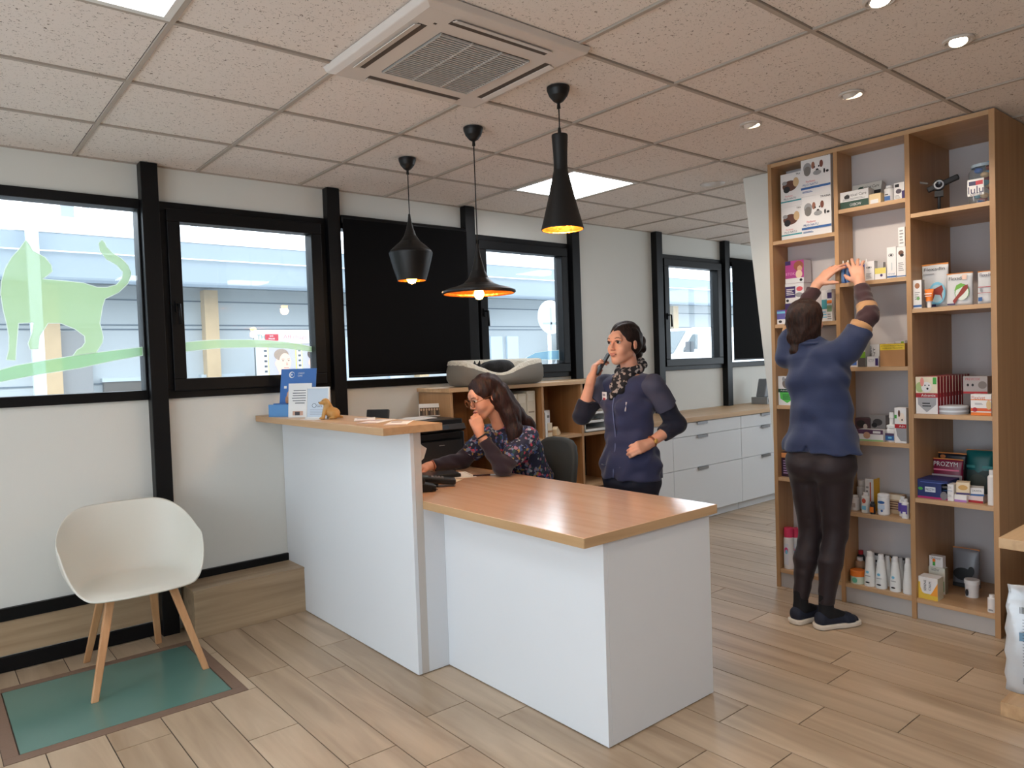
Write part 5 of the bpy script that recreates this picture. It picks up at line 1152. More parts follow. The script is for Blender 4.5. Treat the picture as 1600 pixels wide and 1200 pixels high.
carton('small white carton with a green square resting on the green one', (3.47, -2.76, 0.066, 0.058), z+.155, .04, W_, [('t', 'GREENVET', .5, .8, .2, BLK, .8), ('r', .25, .45, .1, .5, GRN), ('e', .35, .6, .12, .16, ORG)]).location.z = z+(3.47, -2.749, 0.08, 0.139)[3]+.002
bottle('white tub with a dark dog print on the bottom right shelf', (3.5, -2.9085, 0.071, 0.091), z, None, [(.86, 0), (.92, .74), (.92, .75), (1.02, .76), (1.02, .97), (.98, 1)], W_, P(236, 236, 236), .76, [('e', -.35, .3, .22, .2, BLK)], name='tub', cat='tub')
pouch('crumpled grey bag with a black animal print at the back of the bottom right shelf', (3.66, -2.8285, 0.131, 0.211), z, [('e', .45, .35, .36, .16, P(24, 24, 26)), ('e', .75, .45, .12, .12, P(24, 24, 26)), ('r', .1, .9, .02, .12, P(30, 30, 32))], m=P(120, 120, 126, .3), d=.08)
pouch('translucent crumpled plastic bag behind the green-labelled cartons', (3.62, -2.6965, 0.065, 0.162), z, [('r', .2, .8, .4, .44, GRY)], m=P(190, 190, 196, .25), d=.05)
bottle('small white bottle at the right end of the bottom right shelf', (3.335, -3.0555, 0.039, 0.086), z, None, CYL, W_, W_, .862, [('r', -.5, .5, .1, .2, GRY)])
# ---------------------------------------------------------------- figures: signed-distance bodies turned into one continuous surface
V3 = lambda *a: np.array(a, dtype=np.float64)
class Field:
    """smooth union of rounded primitives sampled on a grid, meshed with surface nets"""
    def __init__(s, lo, hi, step):
        s.lo = np.array(lo, float); s.h = step; s.n = np.ceil((np.array(hi)-s.lo)/step).astype(int)+1
        s.f = np.full(tuple(s.n), 0.08, dtype=np.float32)
    def _sub(s, lo, hi):
        a = np.clip(np.floor((lo-s.lo)/s.h).astype(int), 0, s.n); b = np.clip(np.ceil((hi-s.lo)/s.h).astype(int)+1, 0, s.n)
        if np.any(b <= a): return None
        ax = [s.lo[i]+s.h*np.arange(a[i], b[i]) for i in range(3)]
        X, Y, Z = np.meshgrid(*ax, indexing='ij'); return (slice(a[0], b[0]), slice(a[1], b[1]), slice(a[2], b[2])), X, Y, Z
    def _mix(s, sl, d, k, sub=False):
        g = s.f[sl]
        if sub: d = -d; h = np.maximum(k-np.abs(g-d), 0)/k; s.f[sl] = np.maximum(g, d)+h*h*k/4
        else: h = np.maximum(k-np.abs(g-d), 0)/k; s.f[sl] = np.minimum(g, d)-h*h*k/4
    def cone(s, a, b, ra, rb, k=.012, sub=False):
        a = np.array(a, float); b = np.array(b, float); m = max(ra, rb)+.03+k
        q = s._sub(np.minimum(a, b)-m, np.maximum(a, b)+m)
        if q is None: return s
        sl, X, Y, Z = q; ba = b-a; L = ba@ba+1e-12
        t = np.clip(((X-a[0])*ba[0]+(Y-a[1])*ba[1]+(Z-a[2])*ba[2])/L, 0, 1)
        d = np.sqrt((X-a[0]-t*ba[0])**2+(Y-a[1]-t*ba[1])**2+(Z-a[2]-t*ba[2])**2)-(ra+t*(rb-ra))
        s._mix(sl, d, k, sub); return s
    def chain(s, pts, rs, k=.012):
        for i in range(len(pts)-1): s.cone(pts[i], pts[i+1], rs[i], rs[i+1], k)
        return s
    def ell(s, c, r, R=None, k=.012, sub=False):
        c = np.array(c, float); r = np.array(r, float); m = r.max()+.03+k
        q = s._sub(c-m, c+m)
        if q is None: return s
        sl, X, Y, Z = q; P_ = np.stack([X-c[0], Y-c[1], Z-c[2]], -1)
        if R is not None: P_ = P_ @ np.array(R)
        q1 = np.sqrt(((P_/r)**2).sum(-1)); q2 = np.sqrt(((P_/(r*r))**2).sum(-1))+1e-9
        s._mix(sl, q1*(q1-1)/q2, k, sub); return s
    def econe(s, a, b, ra, rb, side, k=.02):
        """elliptical tapered capsule; ra/rb = (side radius, front radius)"""
        a = np.array(a, float); b = np.array(b, float); m = max(max(ra), max(rb))+.03+k
        q = s._sub(np.minimum(a, b)-m, np.maximum(a, b)+m)
        if q is None: return s
        sl, X, Y, Z = q; n = b-a; L = np.linalg.norm(n); n = n/L
        sd = np.array(side, float); sd = sd-n*(sd@n); sd /= np.linalg.norm(sd); fr = np.cross(n, sd)
        P_ = np.stack([X-a[0], Y-a[1], Z-a[2]], -1); u = P_@n; t = np.clip(u/L, 0, 1); ax = u-t*L
        rs = ra[0]+t*(rb[0]-ra[0]); rf = ra[1]+t*(rb[1]-ra[1]); rm = np.minimum(rs, rf)
        q1 = np.sqrt(((P_@sd)/rs)**2+((P_@fr)/rf)**2+(ax/(rm*.7))**2)
        s._mix(sl, (q1-1)*rm*.95, k); return s
    def torso(s, pts, rad, side, k=.02):
        for i in range(len(pts)-1): s.econe(pts[i], pts[i+1], rad[i], rad[i+1], side, k)
        return s
    def cut(s, p, n):
        """remove everything on the +n side of the plane through p"""
        p = np.array(p, float); n = np.array(n, float); n = n/np.linalg.norm(n)
        ax = [s.lo[i]+s.h*np.arange(s.n[i]) for i in range(3)]
        d = (ax[0][:, None, None]-p[0])*n[0]+(ax[1][None, :, None]-p[1])*n[1]+(ax[2][None, None, :]-p[2])*n[2]
        s.f = np.maximum(s.f, d.astype(np.float32)); return s
    def cut_near(s, p, n, r):
        ax = [s.lo[i]+s.h*np.arange(s.n[i]) for i in range(3)]; u = [ax[0][:, None, None]-p[0], ax[1][None, :, None]-p[1], ax[2][None, None, :]-p[2]]
        d = u[0]*n[0]+u[1]*n[1]+u[2]*n[2]; s.f = np.where(u[0]**2+u[1]**2+u[2]**2 < r*r, np.maximum(s.f, d.astype(np.float32)), s.f); return s
    def folds(s, amp, dirs, seed=1):
        """cloth folds: a few warped ridges"""
        ax = [s.lo[i]+s.h*np.arange(s.n[i]) for i in range(3)]
        X = ax[0][:, None, None]; Y = ax[1][None, :, None]; Z = ax[2][None, None, :]; r = np.random.RandomState(seed); o = 0
        for (kx, ky, kz, w) in dirs:
            ph, p2 = r.rand(2)*6
            o = o+w*np.sin(kx*X+ky*Y+kz*Z+ph+1.3*np.sin(.45*(ky*X-kx*Z+kz*Y)+p2))
        s.f = s.f+(amp*o).astype(np.float32); return s
    def mesh(s, name, m, parent, origin=(0,0,0), smooth=1):
        f = s.f; ins = f < 0
        c = np.zeros(tuple(np.array(f.shape)-1), dtype=np.int8)
        for i in (0, 1):
            for j in (0, 1):
                for k in (0, 1): c += ins[i:f.shape[0]-1+i, j:f.shape[1]-1+j, k:f.shape[2]-1+k]
        act = (c > 0) & (c < 8); idx = np.argwhere(act); ident = np.full(act.shape, -1, dtype=np.int64); ident[act] = np.arange(len(idx))
        acc = np.zeros((len(idx), 3)); cnt = np.zeros(len(idx)); corners = [(i, j, k) for i in (0, 1) for j in (0, 1) for k in (0, 1)]
        val = {q: f[idx[:, 0]+q[0], idx[:, 1]+q[1], idx[:, 2]+q[2]].astype(float) for q in corners}
        for q in corners:
            for a in range(3):
                if q[a]: continue
                p = list(q); p[a] = 1; p = tuple(p); v0, v1 = val[q], val[p]; cr = (v0 < 0) != (v1 < 0)
                t = np.where(cr, v0/(v0-v1+1e-20), 0)
                for x in range(3): acc[:, x] += np.where(cr, q[x]+(t if x == a else 0), 0)
                cnt += cr
        ve = s.lo+s.h*(idx+acc/cnt[:, None])
        quads = []
        for a in range(3):
            b_, c_ = (a+1) % 3, (a+2) % 3
            sl0 = [slice(None)]*3; sl1 = [slice(None)]*3; sl0[a] = slice(0, -1); sl1[a] = slice(1, None)
            A = ins[tuple(sl0)]; Bq = ins[tuple(sl1)]; e = np.argwhere(A != Bq)
            e = e[(e[:, b_] > 0) & (e[:, c_] > 0) & (e[:, b_] < f.shape[b_]-1) & (e[:, c_] < f.shape[c_]-1)]
            def cell(db, dc):
                q = e.copy(); q[:, b_] += db; q[:, c_] += dc; return ident[q[:, 0], q[:, 1], q[:, 2]]
            Q = np.stack([cell(-1, -1), cell(0, -1), cell(0, 0), cell(-1, 0)], 1)
            fl_ = ~A[e[:, 0], e[:, 1], e[:, 2]]; Q[fl_] = Q[fl_][:, ::-1]; quads.append(Q)
        Q = np.concatenate(quads); Q = Q[(Q >= 0).all(1)]
        # light laplacian smoothing removes the grid look
        for _ in range(smooth):
            sm = np.zeros_like(ve); ct = np.zeros(len(ve))
            for i in range(4):
                for j in (1, 3):
                    np.add.at(sm, Q[:, i], ve[Q[:, (i+j) % 4]]); np.add.at(ct, Q[:, i], 1)
            ct[ct == 0] = 1; ve = ve*.5+.5*sm/ct[:, None]
        me = bpy.data.meshes.new(name); me.vertices.add(len(ve)); me.vertices.foreach_set('co', (ve-np.array(origin)).ravel().astype(np.float32))
        me.loops.add(Q.size); me.loops.foreach_set('vertex_index', Q.ravel().astype(np.int32)); me.polygons.add(len(Q))
        me.polygons.foreach_set('loop_start', np.arange(0, Q.size, 4, dtype=np.int32)); me.polygons.foreach_set('loop_total', np.full(len(Q), 4, dtype=np.int32))
        me.polygons.foreach_set('use_smooth', np.ones(len(Q), dtype=bool)); me.materials.append(m); me.update(calc_edges=True); me.validate()
        o = bpy.data.objects.new(name, me); COL.objects.link(o); o.parent = parent; return o

def frame(fwd, up=(0, 0, 1)):
    """3x3 with columns side(+x, the figure's own right), forward(+y), up(+z)"""
    f = np.array(fwd, float); f /= np.linalg.norm(f); u = np.array(up, float); u = u-f*(u@f); u /= np.linalg.norm(u)
    return np.stack([np.cross(f, u), f, u], 1)
def head(F, c, R, sc=1.0):
    g = lambda x, y, z: c+R@(V3(x, y, z)*sc)
    e = lambda p, r, k=.014, sub=False: F.ell(g(*p), np.array(r)*sc, R, k, sub)
    e((0, -.012, .036), (.071, .090, .076)); e((0, .028, -.02), (.058, .054, .082)); e((0, .052, -.070), (.036, .034, .034), .02)
    e((0, .066, -.096), (.020, .018, .017), .016)
    for s in (-1, 1):
        F.cone(g(s*.043, .0, -.060), g(s*.012, .058, -.098), .014*sc, .015*sc, .02)
        e((s*.034, .060, -.034), (.024, .023, .026), .02)
        e((s*.031, .094, .004), (.013, .012, .0085), .010, True)
        e((s*.009, .094, -.037), (.0062, .008, .0062), .006)
        e((s*.072, -.010, -.012), (.006, .015, .027), .006); e((s*.079, -.004, -.010), (.004, .010, .018), .004, True)
        F.cone(g(s*.018, .088, .0165), g(s*.046, .074, .013), .0055*sc, .004*sc, .01)
    e((0, .076, .030), (.044, .014, .022), .02)
    F.cone(g(0, .086, .010), g(0, .105, -.030), .0058*sc, .0082*sc, .008)
    e((0, .090, -.058), (.021, .009, .0055), .005); e((0, .088, -.068), (.018, .009, .006), .005)
    F.cone(g(-.018, .098, -.0628), g(.018, .098, -.0628), .0012*sc, .0012*sc, .003, True)
def face_parts(par, c, R, org, sc=1.0, brow=(58, 38, 30), lip=(170, 108, 98), gaze=(0, 1, -.1), lids=.5):
    g = lambda x, y, z: c+R@(V3(x, y, z)*sc)-np.array(org)
    EW = P(226, 220, 214, .2); IR = P(50, 34, 26, .2); SK = _M['skin_lid']
    gz = Vector(tuple(R@np.array(gaze))).normalized()
    for s in (-1, 1):
        b = MB(); rot = Vector((0, 0, 1)).rotation_difference(gz).to_matrix().to_4x4(); b.T = Matrix.Translation(tuple(g(s*.031, .0805, .003))) @ rot
        r = .0108*sc; b.lathe([(r*math.sin(a), r*math.cos(a)) for a in [i*PI/14 for i in range(15)]], EW, n=16, ms=[IR if i < 4 else EW for i in range(14)]); b.build('eye', par)
        b = MB(); b.tube([g(s*.0185, .0925, .0055), g(s*.025, .0945, .0095), g(s*.033, .0935, .0102), g(s*.042, .0865, .0065)], [.0016, .0025, .0025, .0016], P(48, 32, 28), 6); b.build('eyelashes', par)
        b = MB(); b.tube([g(s*.017, .0958, .0215), g(s*.027, .0945, .0262), g(s*.038, .0885, .0262), g(s*.048, .079, .021)], [.0014, .0021, .0019, .0009], P(*brow), 8); b.build('eyebrow', par)
    L = P(*lip, .35)
    b = MB(); b.tube([g(-.022, .0895, -.0615), g(-.010, .0985, -.0575), g(0, .0992, -.0588), g(.010, .0985, -.0575), g(.022, .0895, -.0615)], [.001, .0028, .0026, .0028, .001], L, 8)
    b.tube([g(-.020, .089, -.0640), g(-.009, .0972, -.0678), g(0, .0982, -.0685), g(.009, .0972, -.0678), g(.020, .089, -.0640)], [.001, .0032, .0036, .0032, .001], L, 8); b.build('lips', par)
def hand(F, w, R, side, curls, sc=.95, thumb=((.030, .040, -.012), (.036, .072, -.030), (.026, .098, -.044)), spread=.09, k=.007):
    """w wrist point, R columns = (thumb side, finger direction, back of hand); side unused mirror handled by R"""
    g = lambda p: w+R@(np.array(p, float)*sc)
    xs = (.027, .009, -.009, -.026); ln = ((.042, .025, .020), (.046, .029, .021), (.042, .027, .020), (.033, .020, .018)); ky = (.088, .092, .087, .079)
    F.cone(g((0, -.02, 0)), g((0, .02, 0)), .0225*sc, .024*sc, .015)
    for i in range(4):
        F.cone(g((xs[i]*.6, .012, 0)), g((xs[i], ky[i]-.006, .002)), .0145*sc, .0115*sc, .010)
    F.cone(g((.012, .03, -.008)), g((-.012, .06, -.008)), .012*sc, .010*sc, .012)
    for i in range(4):
        p = np.array((xs[i], ky[i], 0.)); an = 0; sp = spread*(1.5-i); rad = (.0092, .0080, .0074, .0062) if i < 3 else (.0080, .0070, .0064, .0056)
        for j in range(3):
            an += curls[i][j]; d = np.array((math.sin(sp)*math.cos(an), math.cos(sp)*math.cos(an), -math.sin(an)))
            q = p+d*ln[i][j]; F.cone(g(p), g(q), rad[j]*sc, rad[j+1]*sc, k); p = q
    t0 = (.016, .012, -.006); pr = (.014, .0115, .0098, .0078); pts = [t0]+list(thumb)
    for j in range(3): F.cone(g(pts[j]), g(pts[j+1]), pr[j]*sc, pr[j+1]*sc, .009)

def skin_mat(name, col, red):
    m = mat(name, col, .5, var=.05, vscale=18, bump=.04, bscale=220); b = m.node_tree.nodes['Principled BSDF']
    b.inputs['Subsurface Weight'].default_value = .12; b.inputs['Subsurface Radius'].default_value = (.012, .005, .003); b.inputs['Subsurface Scale'].default_value = .5
    return m
def hair_mat(name, c1, c2, axis=(60, 60, 7)):
    if name in _M: return _M[name]
    m = bpy.data.materials.new(name); m.use_nodes = True; nt = m.node_tree; b = nt.nodes['Principled BSDF']; N = nt.nodes.new; L = nt.links.new
    tc = N('ShaderNodeTexCoord'); mp = N('ShaderNodeMapping'); mp.inputs['Scale'].default_value = axis; L(tc.outputs['Object'], mp.inputs['Vector'])
    n = N('ShaderNodeTexNoise'); n.inputs['Scale'].default_value = 2.2; n.inputs['Detail'].default_value = 5; n.inputs['Distortion'].default_value = .8; L(mp.outputs[0], n.inputs['Vector'])
    r = N('ShaderNodeValToRGB'); r.color_ramp.elements[0].position = .35; r.color_ramp.elements[1].position = .72; r.color_ramp.elements[0].color = (*lin(c1), 1); r.color_ramp.elements[1].color = (*lin(c2), 1)
    L(n.outputs['Fac'], r.inputs['Fac']); L(r.outputs['Color'], b.inputs['Base Color'])
    bp = N('ShaderNodeBump'); bp.inputs['Strength'].default_value = .5; bp.inputs['Distance'].default_value = .006; L(n.outputs['Fac'], bp.inputs['Height']); L(bp.outputs[0], b.inputs['Normal'])
    b.inputs['Roughness'].default_value = .55; b.inputs['Specular IOR Level'].default_value = .3; _M[name] = m; return m
SKIN = skin_mat('skin', (214, 158, 132), 0); mat('skin_lid', (204, 148, 124), .5)
NAVY = mat('navy_scrub_cotton', (36, 48, 82), .8, bump=.12, bscale=260, var=.06, vscale=9, sheen=.2)
NAVYD = mat('dark_navy_knit', (16, 20, 40), .85, bump=.2, bscale=420, sheen=.15)
FING_RELAX = ((.35, .35, .2),)*4

# ================= woman reaching up to the bookcase =================
def woman_reaching():
    org = (2.93, -2.40, 0.0)
    t = thing('person', 'woman in a navy tunic and dark trousers reaching up to the bookcase, seen from behind', 'person', org)
    sd = V3(0.05, -1, 0)       # her right
    pel = V3(2.92, -2.425, .90); wa = V3(2.94, -2.415, 1.10); ch = V3(2.955, -2.395, 1.28); up = V3(2.955, -2.385, 1.40); nb = V3(2.95, -2.355, 1.455)
    hc = V3(2.975, -2.328, 1.585); HR = frame((.93, .10, .22))
    Rs, Ls = V3(2.97, -2.535, 1.42), V3(2.97, -2.225, 1.41)
    Re, Rw = V3(3.095, -2.60, 1.60), V3(3.235, -2.49, 1.79)
    Le, Lw = V3(3.09, -2.20, 1.60), V3(3.235, -2.262, 1.805)
    lo, hi = (2.65, -2.85, -.02), (3.48, -2.05, 1.98)
    def hands(F):
        # right hand spread over the bottles, left hand steadying them
        RR = frame((.30, .30, .80), (-.80, -.15, .35)); RR = np.stack([V3(*(-RR[:, 0])), RR[:, 1], RR[:, 2]], 1)
        RR[:, 0] = np.cross(RR[:, 1], RR[:, 2])
        RR[:, 0] = -RR[:, 0]
        hand(F, Rw, RR, 1, ((.25, .35, .2), (.2, .35, .2), (.25, .4, .2), (.3, .4, .2)), 1.0, ((.036, .030, -.010), (.056, .056, -.018), (.066, .080, -.026)), .16)
        LR = frame((.42, -.48, .62), (-.72, .02, .52)); LR[:, 0] = np.cross(LR[:, 1], LR[:, 2])
        hand(F, Lw, LR, -1, ((.2, .3, .2), (.2, .3, .2), (.25, .3, .2), (.3, .35, .2)), 1.0, ((.038, .022, -.006), (.068, .042, -.010), (.088, .056, -.016)), .10)
    hipR, hipL = V3(2.92, -2.50, .86), V3(2.92, -2.345, .86); kR, kL = V3(2.945, -2.478, .49), V3(2.945, -2.345, .475); aR, aL = V3(2.875, -2.455, .085), V3(2.86, -2.325, .085)
    F = Field(lo, hi, .0045)
    F.torso([pel, wa, ch, up], [(.150, .105), (.118, .088), (.135, .098), (.13, .075)], sd)
    F.cone(up, nb, .062, .050, .03); F.cone(nb, hc+HR@V3(0, -.02, -.05), .050, .050, .02)
    head(F, hc, HR)
    for (s_, e_, w_) in ((Rs, Re, Rw), (Ls, Le, Lw)): F.chain([up*.5+s_*.5, s_, e_, w_], [.055, .052, .038, .024], .02)
    for (a, b_, c_) in ((hipR, kR, aR), (hipL, kL, aL)):
        F.cone(a, b_, .085, .050, .03); F.cone(b_, b_*.65+c_*.35+V3(-.012, 0, 0), .048, .048, .02); F.cone(b_*.65+c_*.35+V3(-.012, 0, 0), c_, .048, .030, .02); F.cone(c_, c_+V3(.12, 0, -.05), .034, .026, .02)
    hands(F)
    F.mesh('body', SKIN, t, org)
    # hair
    H = hair_mat('dark_brown_hair', (24, 13, 10), (64, 38, 28))
    G = Field((2.80, -2.50, 1.38), (3.12, -2.18, 1.76), .004)
    G.ell(hc+HR@V3(0, -.020, .040), (.088, .103, .086), HR, .02); G.ell(hc+HR@V3(0, -.048, -.025), (.086, .070, .088), HR, .03); G.ell(hc+HR@V3(0, -.03, -.075), (.070, .055, .05), HR, .03)
    G.cone(hc+HR@V3(.0, -.075, -.05), hc+HR@V3(-.03, -.10, -.135), .048, .028, .03); G.cone(hc+HR@V3(-.03, -.10, -.135), hc+HR@V3(-.02, -.115, -.20), .030, .010, .02)
    G.ell(hc+HR@V3(-.045, -.09, -.065), (.03, .03, .035), HR, .02)
    G.ell(hc+HR@V3(0, .075, -.035), (.066, .05, .10), HR, .01, True)
    G.folds(.0016, ((160, 60, 20, 1), (90, 140, 12, .8)), 3); G.mesh('hair', H, t, org)
    b = MB(); b.tube([hc+HR@V3(-.05*math.cos(a)*.6, -.085+.028*math.sin(a), -.085+.02*math.cos(a))-np.array(org) for a in [i*.5 for i in range(13)]], .004, P(90, 50, 34), 6); b.build('hair_tie', t)
    # brown striped long sleeves
    BRN = mat('dark_brown_knit', (60, 34, 38), .85, bump=.15, bscale=300, sheen=.2); BEI = mat('beige_knit', (186, 140, 96), .85, bump=.15, bscale=300, sheen=.2)
    for (s_, e_, w_, nm) in ((Rs, Re, Rw, 'right'), (Ls, Le, Lw, 'left')):
        G = Field(np.minimum(np.minimum(s_, e_), w_)-.09, np.maximum(np.maximum(s_, e_), w_)+.09, .0045)
        cu = w_*.80+e_*.20; G.chain([s_, e_, cu], [.056, .047, .040], .02); n = (w_-e_)/np.linalg.norm(w_-e_)
        G.cut(cu, n); G.folds(.0022, ((40, 30, 90, 1), (70, -50, 60, .6)), 5); G.mesh('sleeve', BRN, t, org)
        for (q0, q1, r0) in ((e_*.50+s_*.50, e_*.72+s_*.28, .0570), (e_*.98+s_*.02, e_*.74+w_*.26, .0515)):
            G = Field(np.minimum(q0, q1)-.07, np.maximum(q0, q1)+.07, .0045); n = (q1-q0)/np.linalg.norm(q1-q0)
            G.cone(q0, q1, r0, r0-.002, .01); G.cut(q1, n); G.cut(q0, -n); G.folds(.002, ((90, 40, 60, 1),), 2); G.mesh('sleeve_stripe', BEI, t, org)
    # tunic
    G = Field((2.72, -2.74, .84), (3.20, -2.08, 1.66), .0045)
    G.torso([pel+V3(0, 0, -.0), wa, ch, up+V3(0, 0, -.01)], [(.190, .135), (.148, .112), (.158, .118), (.150, .092)], sd, .03)
    G.econe(pel+V3(-.005, 0, .03), pel+V3(-.01, 0, -.06), (.188, .135), (.200, .145), sd, .03)
    for (s_, e_) in ((Rs, Re), (Ls, Le)): G.cone(up*.6+s_*.4, s_, .066, .070, .03); G.cone(s_, s_*.36+e_*.64, .070, .064, .02); G.cut_near(s_*.42+e_*.58, (e_-s_)/np.linalg.norm(e_-s_), .10)
    G.cone(up, nb, .075, .066, .03)
    for (s_, e_) in ((Rs, Re), (Ls, Le)):
        pass
    G.cone(nb+V3(.012, 0, .045), nb+V3(.03, 0, .16), .055, .075, .01, True); G.cut(pel+V3(0, 0, -.0+.005), (0, 0, -1))
    # open slit at the back hem
    G.cone(pel+V3(-.16, .012, -.02), pel+V3(-.13, .012, .035), .034, .004, .004, True)
    G.folds(.0042, ((22, 26, 30, 1), (40, -16, 34, .6), (12, 60, 8, .45)), 11)
    G.mesh('tunic', NAVY, t, org)
    b = MB(); b.tube([hc*0+nb+V3(.058*math.cos(a)-.008, .062*math.sin(a), .010)-np.array(org) for a in [i*2*PI/24 for i in range(25)]], .008, NAVY, 8); b.build('collar', t)
    # trousers
    TR = mat('dark_plum_trousers', (34, 22, 27), .6, bump=.08, bscale=300, sheen=.1)
    G = Field((2.70, -2.70, .10), (3.12, -2.16, .98), .0045)
    G.econe(pel+V3(0, 0, .03), pel+V3(0, 0, -.06), (.150, .112), (.168, .125), sd, .03)
    for (a, b_, c_) in ((hipR, kR, aR), (hipL, kL, aL)):
        s_ = 1 if a is hipR else -1
        G.cone(a+V3(-.012, 0, -.01), b_, .098, .060, .025); G.cone(b_, b_*.62+c_*.38+V3(-.018, 0, 0), .058, .058, .02); G.cone(b_*.62+c_*.38+V3(-.018, 0, 0), c_+V3(0, 0, .035), .057, .037, .02)
    G.ell(pel+V3(-.055, -.07, -.06), (.085, .09, .085), None, .03); G.ell(pel+V3(-.055, .065, -.06), (.085, .09, .085), None, .03)
    G.cut((2.9, -2.4, .125), (0, 0, -1)); G.folds(.0011, ((22, 34, 60, 1), (50, 20, 90, .6)), 8); G.mesh('trousers', TR, t, org)
    SOCK = P(18, 18, 22, .9); SH = mat('navy_suede', (26, 32, 48), .8, bump=.1, bscale=300); SOLE = P(214, 204, 190, .6)
    for (c_, dr) in ((aR, V3(.90, -.42, 0)), (aL, V3(.97, -.22, 0))):
        dr = dr/np.linalg.norm(dr); sdv = V3(dr[1], -dr[0], 0); q = V3(c_[0], c_[1], 0)
        G = Field(q-.16+V3(0, 0, .15), q+.24+V3(0, 0, 0), .0045); G.cone(c_+V3(0, 0, .075), c_+V3(0, 0, -.01), .0355, .038, .01); G.cone(c_+V3(0, 0, -.01), c_+dr*.09+V3(0, 0, -.04), .039, .032, .01); G.cut((0, 0, .03), (0, 0, -1)); G.mesh('sock', SOCK, t, org)
        G = Field(q+V3(-.26, -.26, -.005), q+V3(.26, .26, .12), .004)
        G.econe(q-dr*.035+V3(0, 0, .048), q+dr*.13+V3(0, 0, .038), (.038, .040), (.042, .026), sdv, .02); G.econe(q+dr*.10+V3(0, 0, .036), q+dr*.165+V3(0, 0, .03), (.044, .024), (.034, .018), sdv, .02)
        G.cone(c_+V3(0, 0, .06), c_+V3(0, 0, -.01), .028, .028, .008, True); G.cut((0, 0, .022), (0, 0, -1)); G.mesh('shoe', SH, t, org)
        G = Field(q+V3(-.26, -.26, -.012), q+V3(.26, .26, .06), .004)
        G.econe(q-dr*.04+V3(0, 0, .014), q+dr*.17+V3(0, 0, .014), (.043, .06), (.040, .06), sdv, .02); G.econe(q+dr*.07+V3(0, 0, .014), q+dr*.14+V3(0, 0, .014), (.047, .06), (.047, .06), sdv, .02)
        G.cut((0, 0, .027), (0, 0, 1)); G.cut((0, 0, .002), (0, 0, -1)); G.mesh('shoe_sole', SOLE, t, org)
    return t
woman_reaching()

